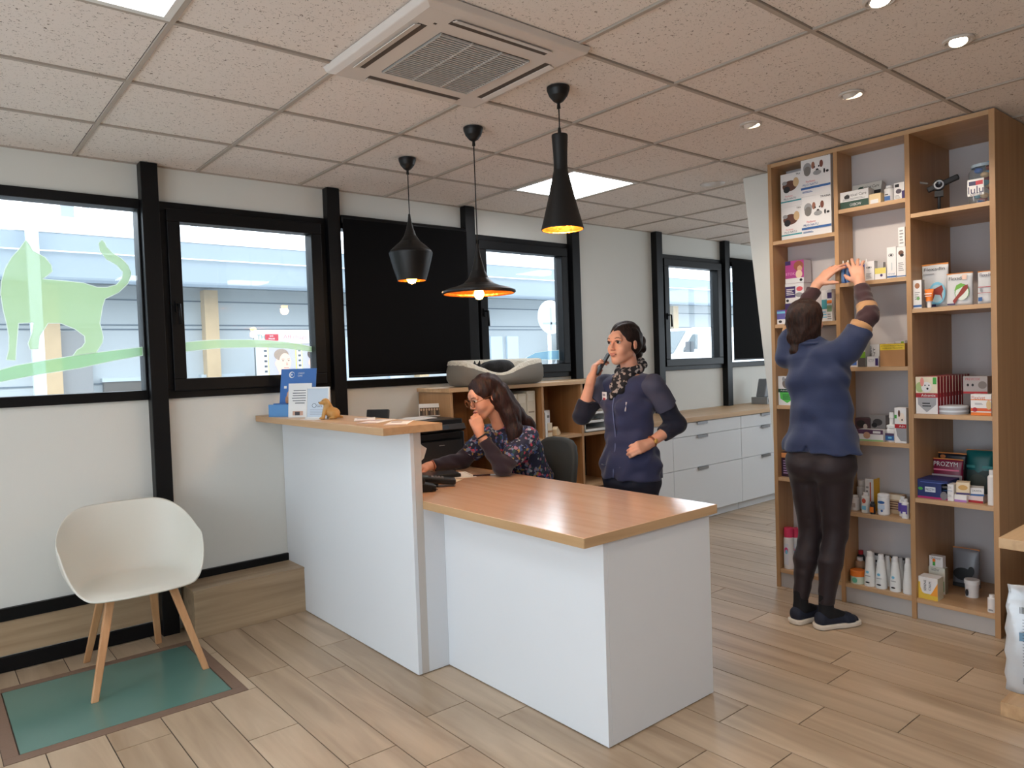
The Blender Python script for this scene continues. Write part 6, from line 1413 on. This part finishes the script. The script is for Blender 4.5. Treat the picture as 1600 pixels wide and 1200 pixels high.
# ================= woman standing on the phone =================
def woman_phone():
    org = (2.34, -1.64, 0.0)
    t = thing('person', 'woman in a navy zipped tunic talking on a phone with a hand on her hip', 'person', org)
    fw = V3(-1, .02, 0); sd = V3(0, -1, 0)*-1     # her right is +y
    sd = V3(.02, 1, 0)
    pel = V3(2.325, -1.645, .82); wa = V3(2.325, -1.64, .99); ch = V3(2.325, -1.635, 1.16); up = V3(2.345, -1.635, 1.28); nb = V3(2.355, -1.635, 1.345)
    hc = V3(2.315, -1.628, 1.505); HR = frame((-.985, -.03, .02), (.04, .0, 1))
    Ls, Le, Lw = V3(2.345, -1.80, 1.27), V3(2.475, -1.845, 1.055), V3(2.295, -1.80, .965)
    Rs, Re, Rw = V3(2.33, -1.47, 1.27), V3(2.175, -1.43, 1.11), V3(2.185, -1.50, 1.315)
    lo, hi = (2.02, -2.0, -.02), (2.66, -1.25, 1.68)
    F = Field(lo, hi, .0045)
    F.torso([pel, wa, ch, up], [(.150, .105), (.118, .090), (.138, .105), (.13, .078)], sd)
    F.cone(up, nb, .062, .048, .03); F.cone(nb, hc+HR@V3(0, -.02, -.05), .046, .047, .02)
    head(F, hc, HR)
    for (s_, e_, w_) in ((Rs, Re, Rw), (Ls, Le, Lw)): F.chain([up*.5+s_*.5, s_, e_, w_], [.055, .050, .038, .024], .02)
    for s in (-1, 1):
        a = pel+V3(0, s*.075, -.03); k_ = V3(2.32, -1.64+s*.085, .45); f_ = V3(2.35, -1.64+s*.09, .08)
        F.cone(a, k_, .083, .048, .03); F.cone(k_, f_, .048, .030, .02); F.cone(f_, f_+V3(-.13, 0, -.045), .034, .024, .02)
    # right hand around the phone, back of the hand away from the face
    d = V3(.36, .04, .70); RR = frame(d/np.linalg.norm(d), (-.82, .50, .30)); RR[:, 0] = -np.cross(RR[:, 1], RR[:, 2])
    hand(F, Rw, RR, 1, ((.5, .65, .35), (.6, .7, .35), (.65, .7, .4), (.7, .7, .4)), .95, ((.028, .032, -.022), (.030, .056, -.044), (.026, .082, -.052)), .05)
    # left hand on the hip
    d = V3(-.93, .10, -.16); LR = frame(d, (.02, -.90, .42)); LR[:, 0] = -np.cross(LR[:, 1], LR[:, 2])
    if LR[2, 0] < 0: pass
    hand(F, Lw, LR, -1, ((.75, .9, .5), (.8, .95, .5), (.85, .95, .5), (.9, .95, .5)), .95, ((.022, .040, -.018), (.020, .062, -.036), (.008, .078, -.050)), .03)
    F.mesh('body', SKIN, t, org); face_parts(t, hc, HR, org, gaze=(-.1, 1, .0))
    H = hair_mat('near_black_hair', (15, 9, 8), (44, 26, 22), (50, 20, 14))
    G = Field((2.15, -1.80, 1.33), (2.56, -1.44, 1.68), .004)
    G.ell(hc+HR@V3(0, -.020, .040), (.078, .097, .083), HR, .02); G.ell(hc+HR@V3(0, -.05, -.005), (.074, .060, .070), HR, .03)
    G.ell(hc+HR@V3(.0, -.125, -.005), (.036, .036, .038), HR, .02); G.ell(hc+HR@V3(.005, -.115, -.060), (.032, .034, .032), HR, .012); G.ell(hc+HR@V3(-.015, -.14, .018), (.022, .022, .022), HR, .012); G.ell(hc+HR@V3(-.01, -.148, -.03), (.022, .022, .024), HR, .01); G.ell(hc+HR@V3(.0, -.110, -.105), (.026, .028, .032), HR, .012)
    # hairline: clear the face and ears
    G.ell(hc+HR@V3(0, .098, -.028), (.090, .066, .094), HR, .012, True)
    for s in (-1, 1): G.ell(hc+HR@V3(s*.083, .014, -.045), (.030, .046, .055), HR, .010, True)
    G.folds(.0014, ((60, 160, 40, 1), (20, 120, 120, .8)), 4); G.mesh('hair', H, t, org)
    # patterned scarf
    SC_ = bpy.data.materials.new('patterned_scarf'); SC_.use_nodes = True; nt = SC_.node_tree; bs = nt.nodes['Principled BSDF']; bs.inputs['Roughness'].default_value = .9
    tc = nt.nodes.new('ShaderNodeTexCoord'); vo = nt.nodes.new('ShaderNodeTexVoronoi'); vo.inputs['Scale'].default_value = 75; rp = nt.nodes.new('ShaderNodeValToRGB')
    rp.color_ramp.interpolation = 'CONSTANT'; rp.color_ramp.elements[0].color = (*lin((24, 24, 30)), 1); rp.color_ramp.elements[1].position = .62; rp.color_ramp.elements[1].color = (*lin((150, 140, 136)), 1)
    nt.links.new(tc.outputs['Object'], vo.inputs['Vector']); nt.links.new(vo.outputs['Color'], rp.inputs['Fac']); nt.links.new(rp.outputs['Color'], bs.inputs['Base Color'])
    G = Field((2.15, -1.80, 1.16), (2.50, -1.47, 1.46), .004)
    for i in range(16):
        a = 2*PI*i/16; a2 = 2*PI*(i+1)/16
        G.cone(nb+V3(.058*math.cos(a)+.005, .066*math.sin(a), .020+.030*math.cos(a)), nb+V3(.058*math.cos(a2)+.005, .066*math.sin(a2), .020+.030*math.cos(a2)), .022, .022, .015)
    G.cone(nb+V3(-.06, -.01, -.01), nb+V3(-.138, .010, -.13), .030, .022, .02); G.cone(nb+V3(-.055, -.035, -.01), nb+V3(-.122, -.035, -.10), .028, .018, .02); G.cone(nb+V3(-.05, .03, -.01), nb+V3(-.115, .03, -.07), .026, .016, .02)
    G.folds(.003, ((70, 40, 90, 1), (20, 110, 60, .7)), 6); G.mesh('scarf', SC_, t, org)
    # tunic
    TN = mat('navy_work_tunic', (38, 44, 78), .8, bump=.12, bscale=260, var=.08, vscale=7, sheen=.2)
    G = Field((2.10, -1.90, .62), (2.60, -1.35, 1.38), .0045)
    G.torso([pel+V3(0, 0, .02), wa, ch, up+V3(0, 0, -.01)], [(.176, .130), (.130, .104), (.150, .124), (.140, .090)], sd, .03)
    G.econe(pel+V3(0, 0, .06), pel+V3(0, 0, -.06), (.172, .128), (.186, .142), sd, .03)
    G.cone(up, nb, .075, .066, .03)
    for (s_, e_) in ((Rs, Re), (Ls, Le)): G.cone(up*.5+s_*.5, up*.12+s_*.88, .064, .058, .03)
    G.cut(nb+V3(0, 0, -.004), (-.25, 0, 1)); G.cut(pel+V3(0, 0, -.050), (0, 0, -1))
    G.folds(.0042, ((30, 26, 44, 1), (14, 60, 14, .7), (44, 14, -36, .6)), 12); G.mesh('tunic', TN, t, org)
    TG = mat('grey_navy_sleeve', (66, 68, 88), .8, bump=.12, bscale=260)
    for (s_, e_) in ((Rs, Re), (Ls, Le)):
        n = (e_-s_)/np.linalg.norm(e_-s_); q = s_*.45+e_*.55
        G = Field(np.minimum(s_, e_)-.11, np.maximum(s_, e_)+.11, .0045); G.chain([up*.25+s_*.75, s_, q+n*.04], [.058, .062, .062], .012); G.cut(q, n); G.folds(.0025, ((40, 30, 50, 1),), 3); G.mesh('short_sleeve', TG, t, org)
    for (s_, e_, w_) in ((Rs, Re, Rw), (Ls, Le, Lw)):
        f = .42 if s_ is Rs else .50
        cu = e_*(1-f)+w_*f; n = (w_-e_)/np.linalg.norm(w_-e_)
        G = Field(np.minimum(np.minimum(s_, e_), w_)-.09, np.maximum(np.maximum(s_, e_), w_)+.09, .0045); G.chain([s_, e_, cu+n*.03], [.054, .050, .042], .02)
        # cut only the cuff side
        ax = [G.lo[i]+G.h*np.arange(G.n[i]) for i in range(3)]; dd = (ax[0][:, None, None]-cu[0])*n[0]+(ax[1][None, :, None]-cu[1])*n[1]+(ax[2][None, None, :]-cu[2])*n[2]
        near = np.sqrt((ax[0][:, None, None]-cu[0])**2+(ax[1][None, :, None]-cu[1])**2+(ax[2][None, None, :]-cu[2])**2) < .085
        G.f = np.where(near, np.maximum(G.f, dd.astype(np.float32)), G.f); G.folds(.002, ((50, 60, 70, 1),), 9); G.mesh('long_sleeve', NAVYD, t, org)
    # zip, badge, pen, pocket edges, trousers, watch
    o3 = np.array(org)
    def onfront(y, z, ex=0.0):   # point on the tunic front
        tt = [(.70, .142), (.84, .133), (.99, .108), (1.16, .127), (1.27, .096)]
        rf = np.interp(z, [a for a, _ in tt], [b for _, b in tt]); rs = np.interp(z, [.7, .84, .99, 1.16, 1.27], [.186, .176, .132, .151, .142])
        return V3(2.325-(rf+ex)*math.sqrt(max(0, 1-((y+1.64)/rs)**2)), y, z)
    b = MB(); b.tube([onfront(-1.64, z, .002)-o3 for z in np.linspace(.78, 1.24, 14)], .0035, P(96, 104, 140), 6); b.build('zip', t)
    for s in (-1, 1):
        b = MB(); b.tube([onfront(-1.64+s*yy, .84+.0*yy, .003)-o3 for yy in (.04, .08, .12)], .004, TN, 6); b.build('pocket_edge', t)
    b = MB(); p = onfront(-1.555, 1.205, .006)-o3; b.T = Matrix.Translation(tuple(p)) @ Matrix.Rotation(-PI/2-.45, 4, 'Z') @ Matrix.Rotation(.0, 4, 'X')
    b.box(-.030, .030, -.002, .002, -.036, .036, P(232, 232, 234)); b.rect(-.018, .020, -.028, .004, -.0026, P(170, 60, 70)); b.rect(-.02, .02, .014, .026, -.0026, P(150, 150, 160)); bo = b.build('name_badge', t); bo['label'] = 'white name badge with a red patch'
    b = MB(); p = onfront(-1.72, 1.165, .006)-o3; b.tube([p+V3(0, -.004, .025), p+V3(-.002, .004, -.025)], .0038, P(206, 206, 216, .3), 8); bo = b.build('pocket_pen', t)
    TR = mat('navy_trousers', (24, 28, 46), .75, bump=.08, bscale=300)
    G = Field((2.10, -1.90, .06), (2.56, -1.38, .84), .005)
    G.econe(pel+V3(0, 0, .0), pel+V3(0, 0, -.07), (.155, .112), (.170, .125), sd, .03)
    for s in (-1, 1):
        a = pel+V3(0, s*.08, -.05); k_ = V3(2.32, -1.64+s*.085, .45); f_ = V3(2.35, -1.64+s*.09, .09); G.cone(a, k_, .096, .062, .03); G.cone(k_, f_, .060, .045, .02)
    G.cut((2.3, -1.6, .08), (0, 0, -1)); G.folds(.0018, ((10, 14, 60, 1),), 8); G.mesh('trousers', TR, t, org)
    for s in (-1, 1):
        q = V3(2.34, -1.64+s*.09, 0); G = Field(q+V3(-.22, -.08, -.01), q+V3(.10, .08, .12), .005)
        G.econe(q+V3(.02, 0, .05), q+V3(-.15, 0, .035), (.040, .042), (.042, .028), V3(0, 1, 0), .02); G.cut((0, 0, .003), (0, 0, -1)); G.mesh('shoe', P(30, 30, 36, .6), t, org)
    n = (Lw-Le)/np.linalg.norm(Lw-Le); c_ = Lw*.88+Le*.12; a1 = np.cross(n, V3(0, 0, 1)); a1 /= np.linalg.norm(a1); a2 = np.cross(n, a1)
    b = MB(); b.tube([c_+(a1*math.cos(q)+a2*math.sin(q))*.0275-o3 for q in [i*2*PI/18 for i in range(19)]], .0055, P(130, 70, 40, .4), 8); b.build('bracelet', t)
    b = MB(); b.ball(tuple(c_+V3(-.004, -.030, .004)-o3), (.013, .006, .013), P(214, 170, 90, .25), 12, 6); b.build('watch_face', t)
    # the phone (a thing of its own)
    pc = Rw+RR@V3(.0, .085, -.034)
    ph = thing('smartphone', 'dark smartphone held to the ear of the standing woman', 'phone', tuple(pc))
    M_ = Matrix([list(RR[0]), list(RR[1]), list(RR[2])]).to_4x4()
    u = hc+HR@V3(.074, .0, -.01)-pc; u /= np.linalg.norm(u)
    nn = V3(*RR[:, 2]); xx = np.cross(u, nn); xx /= np.linalg.norm(xx); nn = np.cross(xx, u)
    if nn@(hc-pc) > 0: nn = -nn; xx = -xx
    M_ = Matrix([[xx[i], u[i], nn[i]] for i in range(3)]).to_4x4()
    b = MB(); b.T = M_; b.box(-.034, .034, -.055, .09, -.0045, .0045, P(26, 22, 26, .55)); b.build('phone_case', ph, .004); b = MB(); b.T = M_; b.box(-.031, .031, -.052, .087, -.0052, -.0046, P(8, 8, 10, .2)); b.build('screen', ph)
    return t
woman_phone()

# ================= seated woman =================
def woman_seated():
    org = (2.0, -1.03, 0.0)
    t = thing('person', 'seated woman with glasses and floral tunic resting her chin on her hand', 'person', org)
    sd = V3(.16, .98, 0)      # her right
    pel = V3(2.13, -1.03, .53); wa = V3(2.11, -1.035, .72); ch = V3(2.04, -1.03, .90); up = V3(1.965, -1.03, 1.01); nb = V3(1.905, -1.035, 1.065)
    hc = V3(1.792, -1.048, 1.236); HR = frame((-.93, .16, -.34))
    Ls, Le, Lw = V3(1.965, -1.195, .985), V3(1.775, -1.205, .842), V3(1.692, -1.115, 1.040)
    Rs, Re, Rw = V3(1.94, -.865, .985), V3(1.80, -.80, .853), V3(1.585, -.765, .838)
    lo, hi = (1.30, -1.42, .0), (2.36, -.60, 1.42)
    F = Field(lo, hi, .0045)
    F.torso([pel, wa, ch, up], [(.160, .115), (.128, .098), (.140, .105), (.125, .078)], sd)
    F.cone(up, nb, .060, .046, .03); F.cone(nb, hc+HR@V3(0, -.02, -.05), .044, .046, .02)
    head(F, hc, HR)
    for (s_, e_, w_) in ((Rs, Re, Rw), (Ls, Le, Lw)): F.chain([up*.5+s_*.5, s_, e_, w_], [.055, .048, .036, .023], .02)
    for s in (-1, 1):
        a = pel+V3(-.02, s*.085, .0); k_ = V3(1.97, -1.03+s*.10, .53) if False else pel+V3(-.20, s*.11, .01); f_ = V3(2.02, -1.03+s*.16, .08)
        F.cone(a, k_, .085, .058, .03); F.cone(k_, f_, .052, .030, .02); F.cone(f_, f_+V3(-.10, 0, -.045), .032, .024, .02)
    # left hand: loose fist under the chin, thumb along the jaw
    d = V3(-.16, .30, .94); LR = frame(d/np.linalg.norm(d), (-.55, -.78, .12)); 
    LR[:, 0] = np.cross(LR[:, 1], LR[:, 2])
    if LR[0, 0] < 0: LR[:, 0] = -LR[:, 0]
    hand(F, Lw, LR, -1, ((1.0, 1.35, .7), (1.1, 1.4, .7), (1.15, 1.4, .7), (1.2, 1.4, .7)), .92, ((.030, .036, -.004), (.036, .066, .0), (.032, .094, .002)), .03)
    d = V3(-.99, .12, -.05); RR = frame(d, (0, 0, 1)); RR[:, 0] = np.cross(RR[:, 1], RR[:, 2])*1.0
    RR[:, 0] = -RR[:, 0] if RR[1, 0] > 0 else RR[:, 0]
    hand(F, Rw, RR, 1, ((.3, .35, .2), (.3, .35, .2), (.3, .35, .2), (.35, .35, .2)), .92, spread=.08)
    F.mesh('body', SKIN, t, org); face_parts(t, hc, HR, org, brow=(50, 32, 26), lip=(176, 92, 88), gaze=(0, 1, -.25))
    # glasses
    MT = mat('thin_brass_frame', (150, 100, 66), .35, .6); b = MB(); g = lambda x, y, z: hc+HR@V3(x, y, z)-np.array(org)
    for s in (-1, 1):
        b.tube([g(s*.033+.0235*math.cos(a), .108-.10*(.0235*math.cos(a)*s+.0)**1*.5, -.004+.0225*math.sin(a)) for a in [i*2*PI/22 for i in range(23)]], .0020, MT, 6)
        b.tube([g(s*.0565, .104, .002), g(s*.074, .07, .003), g(s*.0765, -.005, .004)], .0020, MT, 6)
    b.tube([g(-.0095, .109, .0), g(0, .112, .003), g(.0095, .109, .0)], .0020, MT, 6); b.build('glasses_frame', t)
    # hair: long, parted, falling behind the shoulder
    H = hair_mat('long_dark_hair', (20, 11, 10), (58, 30, 26), (55, 55, 9))
    G = Field((1.62, -1.30, .84), (2.18, -.84, 1.40), .0045)
    G.ell(hc+HR@V3(0, -.018, .042), (.082, .099, .083), HR, .02); G.ell(hc+HR@V3(0, -.06, -.02), (.078, .062, .085), HR, .03)
    q = hc+HR@V3(-.055, -.045, -.03)
    # left curtain (towards the camera) falls over the near shoulder, rest down the back
    G.chain([q, V3(1.895, -1.14, 1.13), V3(1.905, -1.165, 1.02), V3(1.865, -1.18, .93)], [.046, .050, .044, .014], .03)
    G.chain([hc+HR@V3(-.04, -.08, -.02), V3(1.945, -1.10, 1.13), V3(2.03, -1.12, 1.05), V3(2.08, -1.11, .96)], [.055, .056, .050, .020], .03)
    G.chain([hc+HR@V3(.04, -.07, -.02), V3(1.935, -1.0, 1.12), V3(1.97, -.97, 1.05), V3(1.90, -.93, .95)], [.055, .055, .045, .015], .03)
    G.ell(hc+HR@V3(0, .100, -.030), (.088, .074, .092), HR, .012, True); G.ell(hc+HR@V3(-.074, .074, -.060), (.034, .050, .062), HR, .010, True); G.ell(hc+HR@V3(.074, .040, -.055), (.034, .05, .07), HR, .010, True)
    G.ell(hc+HR@V3(0, .04, -.10), (.05, .05, .035), HR, .010, True)
    G.folds(.0024, ((70, 60, 26, 1), (130, -60, 20, .7), (20, 30, 60, .5)), 4); G.mesh('hair', H, t, org)
    # floral tunic
    FL = bpy.data.materials.new('floral_print'); FL.use_nodes = True; nt = FL.node_tree; bs = nt.nodes['Principled BSDF']; bs.inputs['Roughness'].default_value = .8; N = nt.nodes.new; L = nt.links.new
    tc = N('ShaderNodeTexCoord'); prev = None
    base = N('ShaderNodeTexVoronoi'); base.inputs['Scale'].default_value = 56; nz = N('ShaderNodeTexNoise'); nz.inputs['Scale'].default_value = 38; nz.inputs['Detail'].default_value = 3; L(tc.outputs['Object'], nz.inputs['Vector']); va = N('ShaderNodeMixRGB'); va.blend_type = 'ADD'; va.inputs[0].default_value = .035; L(tc.outputs['Object'], va.inputs[1]); L(nz.outputs['Color'], va.inputs[2]); L(va.outputs[0], base.inputs['Vector'])
    rp = N('ShaderNodeValToRGB'); rp.color_ramp.interpolation = 'CONSTANT'
    cols = [(30, 36, 66), (36, 48, 92), (28, 30, 52), (60, 84, 140), (160, 168, 176), (32, 36, 60), (176, 62, 90), (36, 66, 66), (160, 130, 72), (34, 36, 62), (150, 110, 130), (110, 124, 150)]
    el = rp.color_ramp.elements; el[0].color = (*lin(cols[0]), 1); el[1].position = 1/12; el[1].color = (*lin(cols[1]), 1)
    for i in range(2, 12): e_ = el.new(i/12); e_.color = (*lin(cols[i]), 1)
    sp = N('ShaderNodeSeparateColor'); L(base.outputs['Color'], sp.inputs[0]); L(sp.outputs[0], rp.inputs['Fac'])
    ds = N('ShaderNodeMath'); ds.operation = 'LESS_THAN'; ds.inputs[1].default_value = .58; L(base.outputs['Distance'], ds.inputs[0])
    mx = N('ShaderNodeMix'); mx.data_type = 'RGBA'; mx.inputs[6].default_value = (*lin((30, 34, 60)), 1); L(ds.outputs[0], mx.inputs[0]); L(rp.outputs['Color'], mx.inputs[7]); L(mx.outputs[2], bs.inputs['Base Color'])
    G = Field((1.70, -1.38, .56), (2.34, -.68, 1.16), .0045)
    G.torso([pel+V3(0, 0, .04), wa, ch, up+V3(0, 0, -.01)], [(.190, .140), (.160, .128), (.162, .128), (.148, .096)], sd, .03)
    for (s_, e_) in ((Rs, Re), (Ls, Le)):
        n = (e_-s_)/np.linalg.norm(e_-s_); G.cone(up*.5+s_*.5, s_, .066, .064, .03); G.cone(s_, s_*.45+e_*.55, .066, .066, .02)
    G.cone(up, nb, .070, .060, .03); G.cut(nb+V3(-.0, 0, .0), (-.6, 0, .8)); G.cut((2, -1, .585), (0, 0, -1)); G.folds(.0035, ((30, 20, 26, 1), (12, 44, 20, .6)), 15); G.mesh('tunic', FL, t, org)
    SL = mat('dark_plum_knit', (38, 28, 42), .85, bump=.15, bscale=300, sheen=.2)
    for (s_, e_, w_, f) in ((Rs, Re, Rw, .86), (Ls, Le, Lw, .80)):
        cu = e_*(1-f)+w_*f; n = (w_-e_)/np.linalg.norm(w_-e_)
        G = Field(np.minimum(np.minimum(s_, e_), w_)-.09, np.maximum(np.maximum(s_, e_), w_)+.09, .0045); G.chain([s_, e_, cu+n*.03], [.054, .047, .034], .02)
        ax = [G.lo[i]+G.h*np.arange(G.n[i]) for i in range(3)]; dd = (ax[0][:, None, None]-cu[0])*n[0]+(ax[1][None, :, None]-cu[1])*n[1]+(ax[2][None, None, :]-cu[2])*n[2]
        near = np.sqrt((ax[0][:, None, None]-cu[0])**2+(ax[1][None, :, None]-cu[1])**2+(ax[2][None, None, :]-cu[2])**2) < .075
        G.f = np.where(near, np.maximum(G.f, dd.astype(np.float32)), G.f); G.folds(.0026, ((50, 40, 80, 1), (90, 10, 60, .5)), 9)
        G.cut((0, 0, .802), (0, 0, -1)); G.mesh('long_sleeve', SL, t, org)
    for (w_, e_, m) in ((Lw, Le, P(26, 26, 30, .3)), (Rw, Re, P(150, 80, 50, .4))):
        n = (w_-e_)/np.linalg.norm(w_-e_); c_ = w_*.90+e_*.10; a1 = np.cross(n, V3(.3, 0, 1)); a1 /= np.linalg.norm(a1); a2 = np.cross(n, a1)
        b = MB(); b.tube([c_+(a1*math.cos(q)+a2*math.sin(q))*.027-np.array(org) for q in [i*2*PI/18 for i in range(19)]], .005, m, 8); b.build('bracelet', t)
    TR = mat('dark_trousers', (26, 26, 36), .8)
    G = Field((1.80, -1.38, .06), (2.32, -.70, .66), .005); G.econe(pel+V3(0, 0, .06), pel+V3(0, 0, -.01), (.158, .118), (.168, .125), sd, .03)
    for s in (-1, 1):
        a = pel+V3(-.02, s*.085, .0); k_ = pel+V3(-.20, s*.11, .01); f_ = V3(2.02, -1.03+s*.16, .10); G.cone(a, k_, .092, .068, .03); G.cone(k_, f_, .062, .045, .02)
    G.mesh('trousers', TR, t, org)
    for s in (-1, 1):
        q = V3(2.0, -1.03+s*.16, 0); G = Field(q+V3(-.20, -.08, -.01), q+V3(.12, .08, .12), .005); G.econe(q+V3(.03, 0, .05), q+V3(-.12, 0, .035), (.038, .040), (.040, .026), V3(0, 1, 0), .02); G.cut((0, 0, .003), (0, 0, -1)); G.mesh('shoe', P(30, 30, 36, .6), t, org)
    return t
woman_seated()

# ================= black cat curled in its bed, and the dog figurine =================
def cat():
    org = (2.47, -.25, 1.315)
    t = thing('cat', 'black cat curled up asleep in the pet bed', 'cat', org)
    FU = mat('black_fur', (9, 8, 9), .75, bump=.6, bscale=160, sheen=.05)
    o = V3(*org); F = Field(o+V3(-.24, -.15, -.01), o+V3(.24, .15, .17), .004)
    pts = []
    for i in range(9):     # curled trunk
        a = -2.5+i*.52; pts.append(o+V3(.115*math.cos(a), .062*math.sin(a), .055+.008*math.sin(i)))
    F.chain(pts, [.030, .045, .055, .060, .064, .062, .058, .050, .040], .03); F.ell(o+V3(.02, .01, .055), (.13, .075, .062), None, .03)
    F.ell(o+V3(-.145, -.012, .068), (.042, .036, .033), None, .015); F.ell(o+V3(-.178, -.030, .058), (.018, .018, .015), None, .012)      # head and muzzle
    for s in (-1, 1): F.cone(o+V3(-.138+.0*s, -.012+s*.024, .088), o+V3(-.134, -.012+s*.030, .122), .014, .003, .008)
    F.chain([o+V3(.13, -.04, .03), o+V3(.04, -.098, .025), o+V3(-.06, -.10, .022), o+V3(-.11, -.085, .022)], [.02, .015, .013, .009], .015)
    F.chain([o+V3(-.04, -.06, .035), o+V3(-.12, -.065, .022)], [.022, .014], .015); F.chain([o+V3(.08, -.07, .05), o+V3(.02, -.09, .02)], [.035, .016], .02)
    F.mesh('body', FU, t, org)
    return t
cat()
def dog_fig():
    t = FIG; o = V3(0, 0, 0); F = Field((-.09, -.06, -.004), (.09, .06, .13), .002)
    # faces towards -x, seated
    F.ell((.028, 0, .030), (.036, .028, .030), None, .012); F.ell((.002, 0, .058), (.024, .021, .036), None, .015); F.ell((-.010, 0, .092), (.021, .018, .018), None, .008)
    F.ell((-.031, 0, .086), (.014, .010, .009), None, .006); F.cone((.000, .016, .098), (.006, .022, .072), .007, .006, .004); F.cone((.000, -.016, .098), (.006, -.022, .072), .007, .006, .004)
    for s in (-1, 1):
        F.cone((-.014, s*.011, .050), (-.026, s*.012, .006), .009, .007, .006); F.cone((-.026, s*.012, .006), (-.037, s*.012, .005), .007, .006, .004); F.ell((.030, s*.022, .020), (.022, .012, .020), None, .008); F.cone((.026, s*.026, .006), (.004, s*.026, .005), .008, .006, .004)
    F.chain([(.055, 0, .012), (.078, .008, .006)], [.009, .005], .006); F.cut((0, 0, .0005), (0, 0, -1))
    d = F.mesh('figurine_body', DG, t, (0, 0, 0))
    b = MB(); b.ball((-.044, 0, .090), .0032, BLK, 8, 5)
    for s in (-1, 1): b.ball((-.026, s*.0125, .098), .0024, BLK, 8, 5)
    b.build('eyes_and_nose', t)
dog_fig()
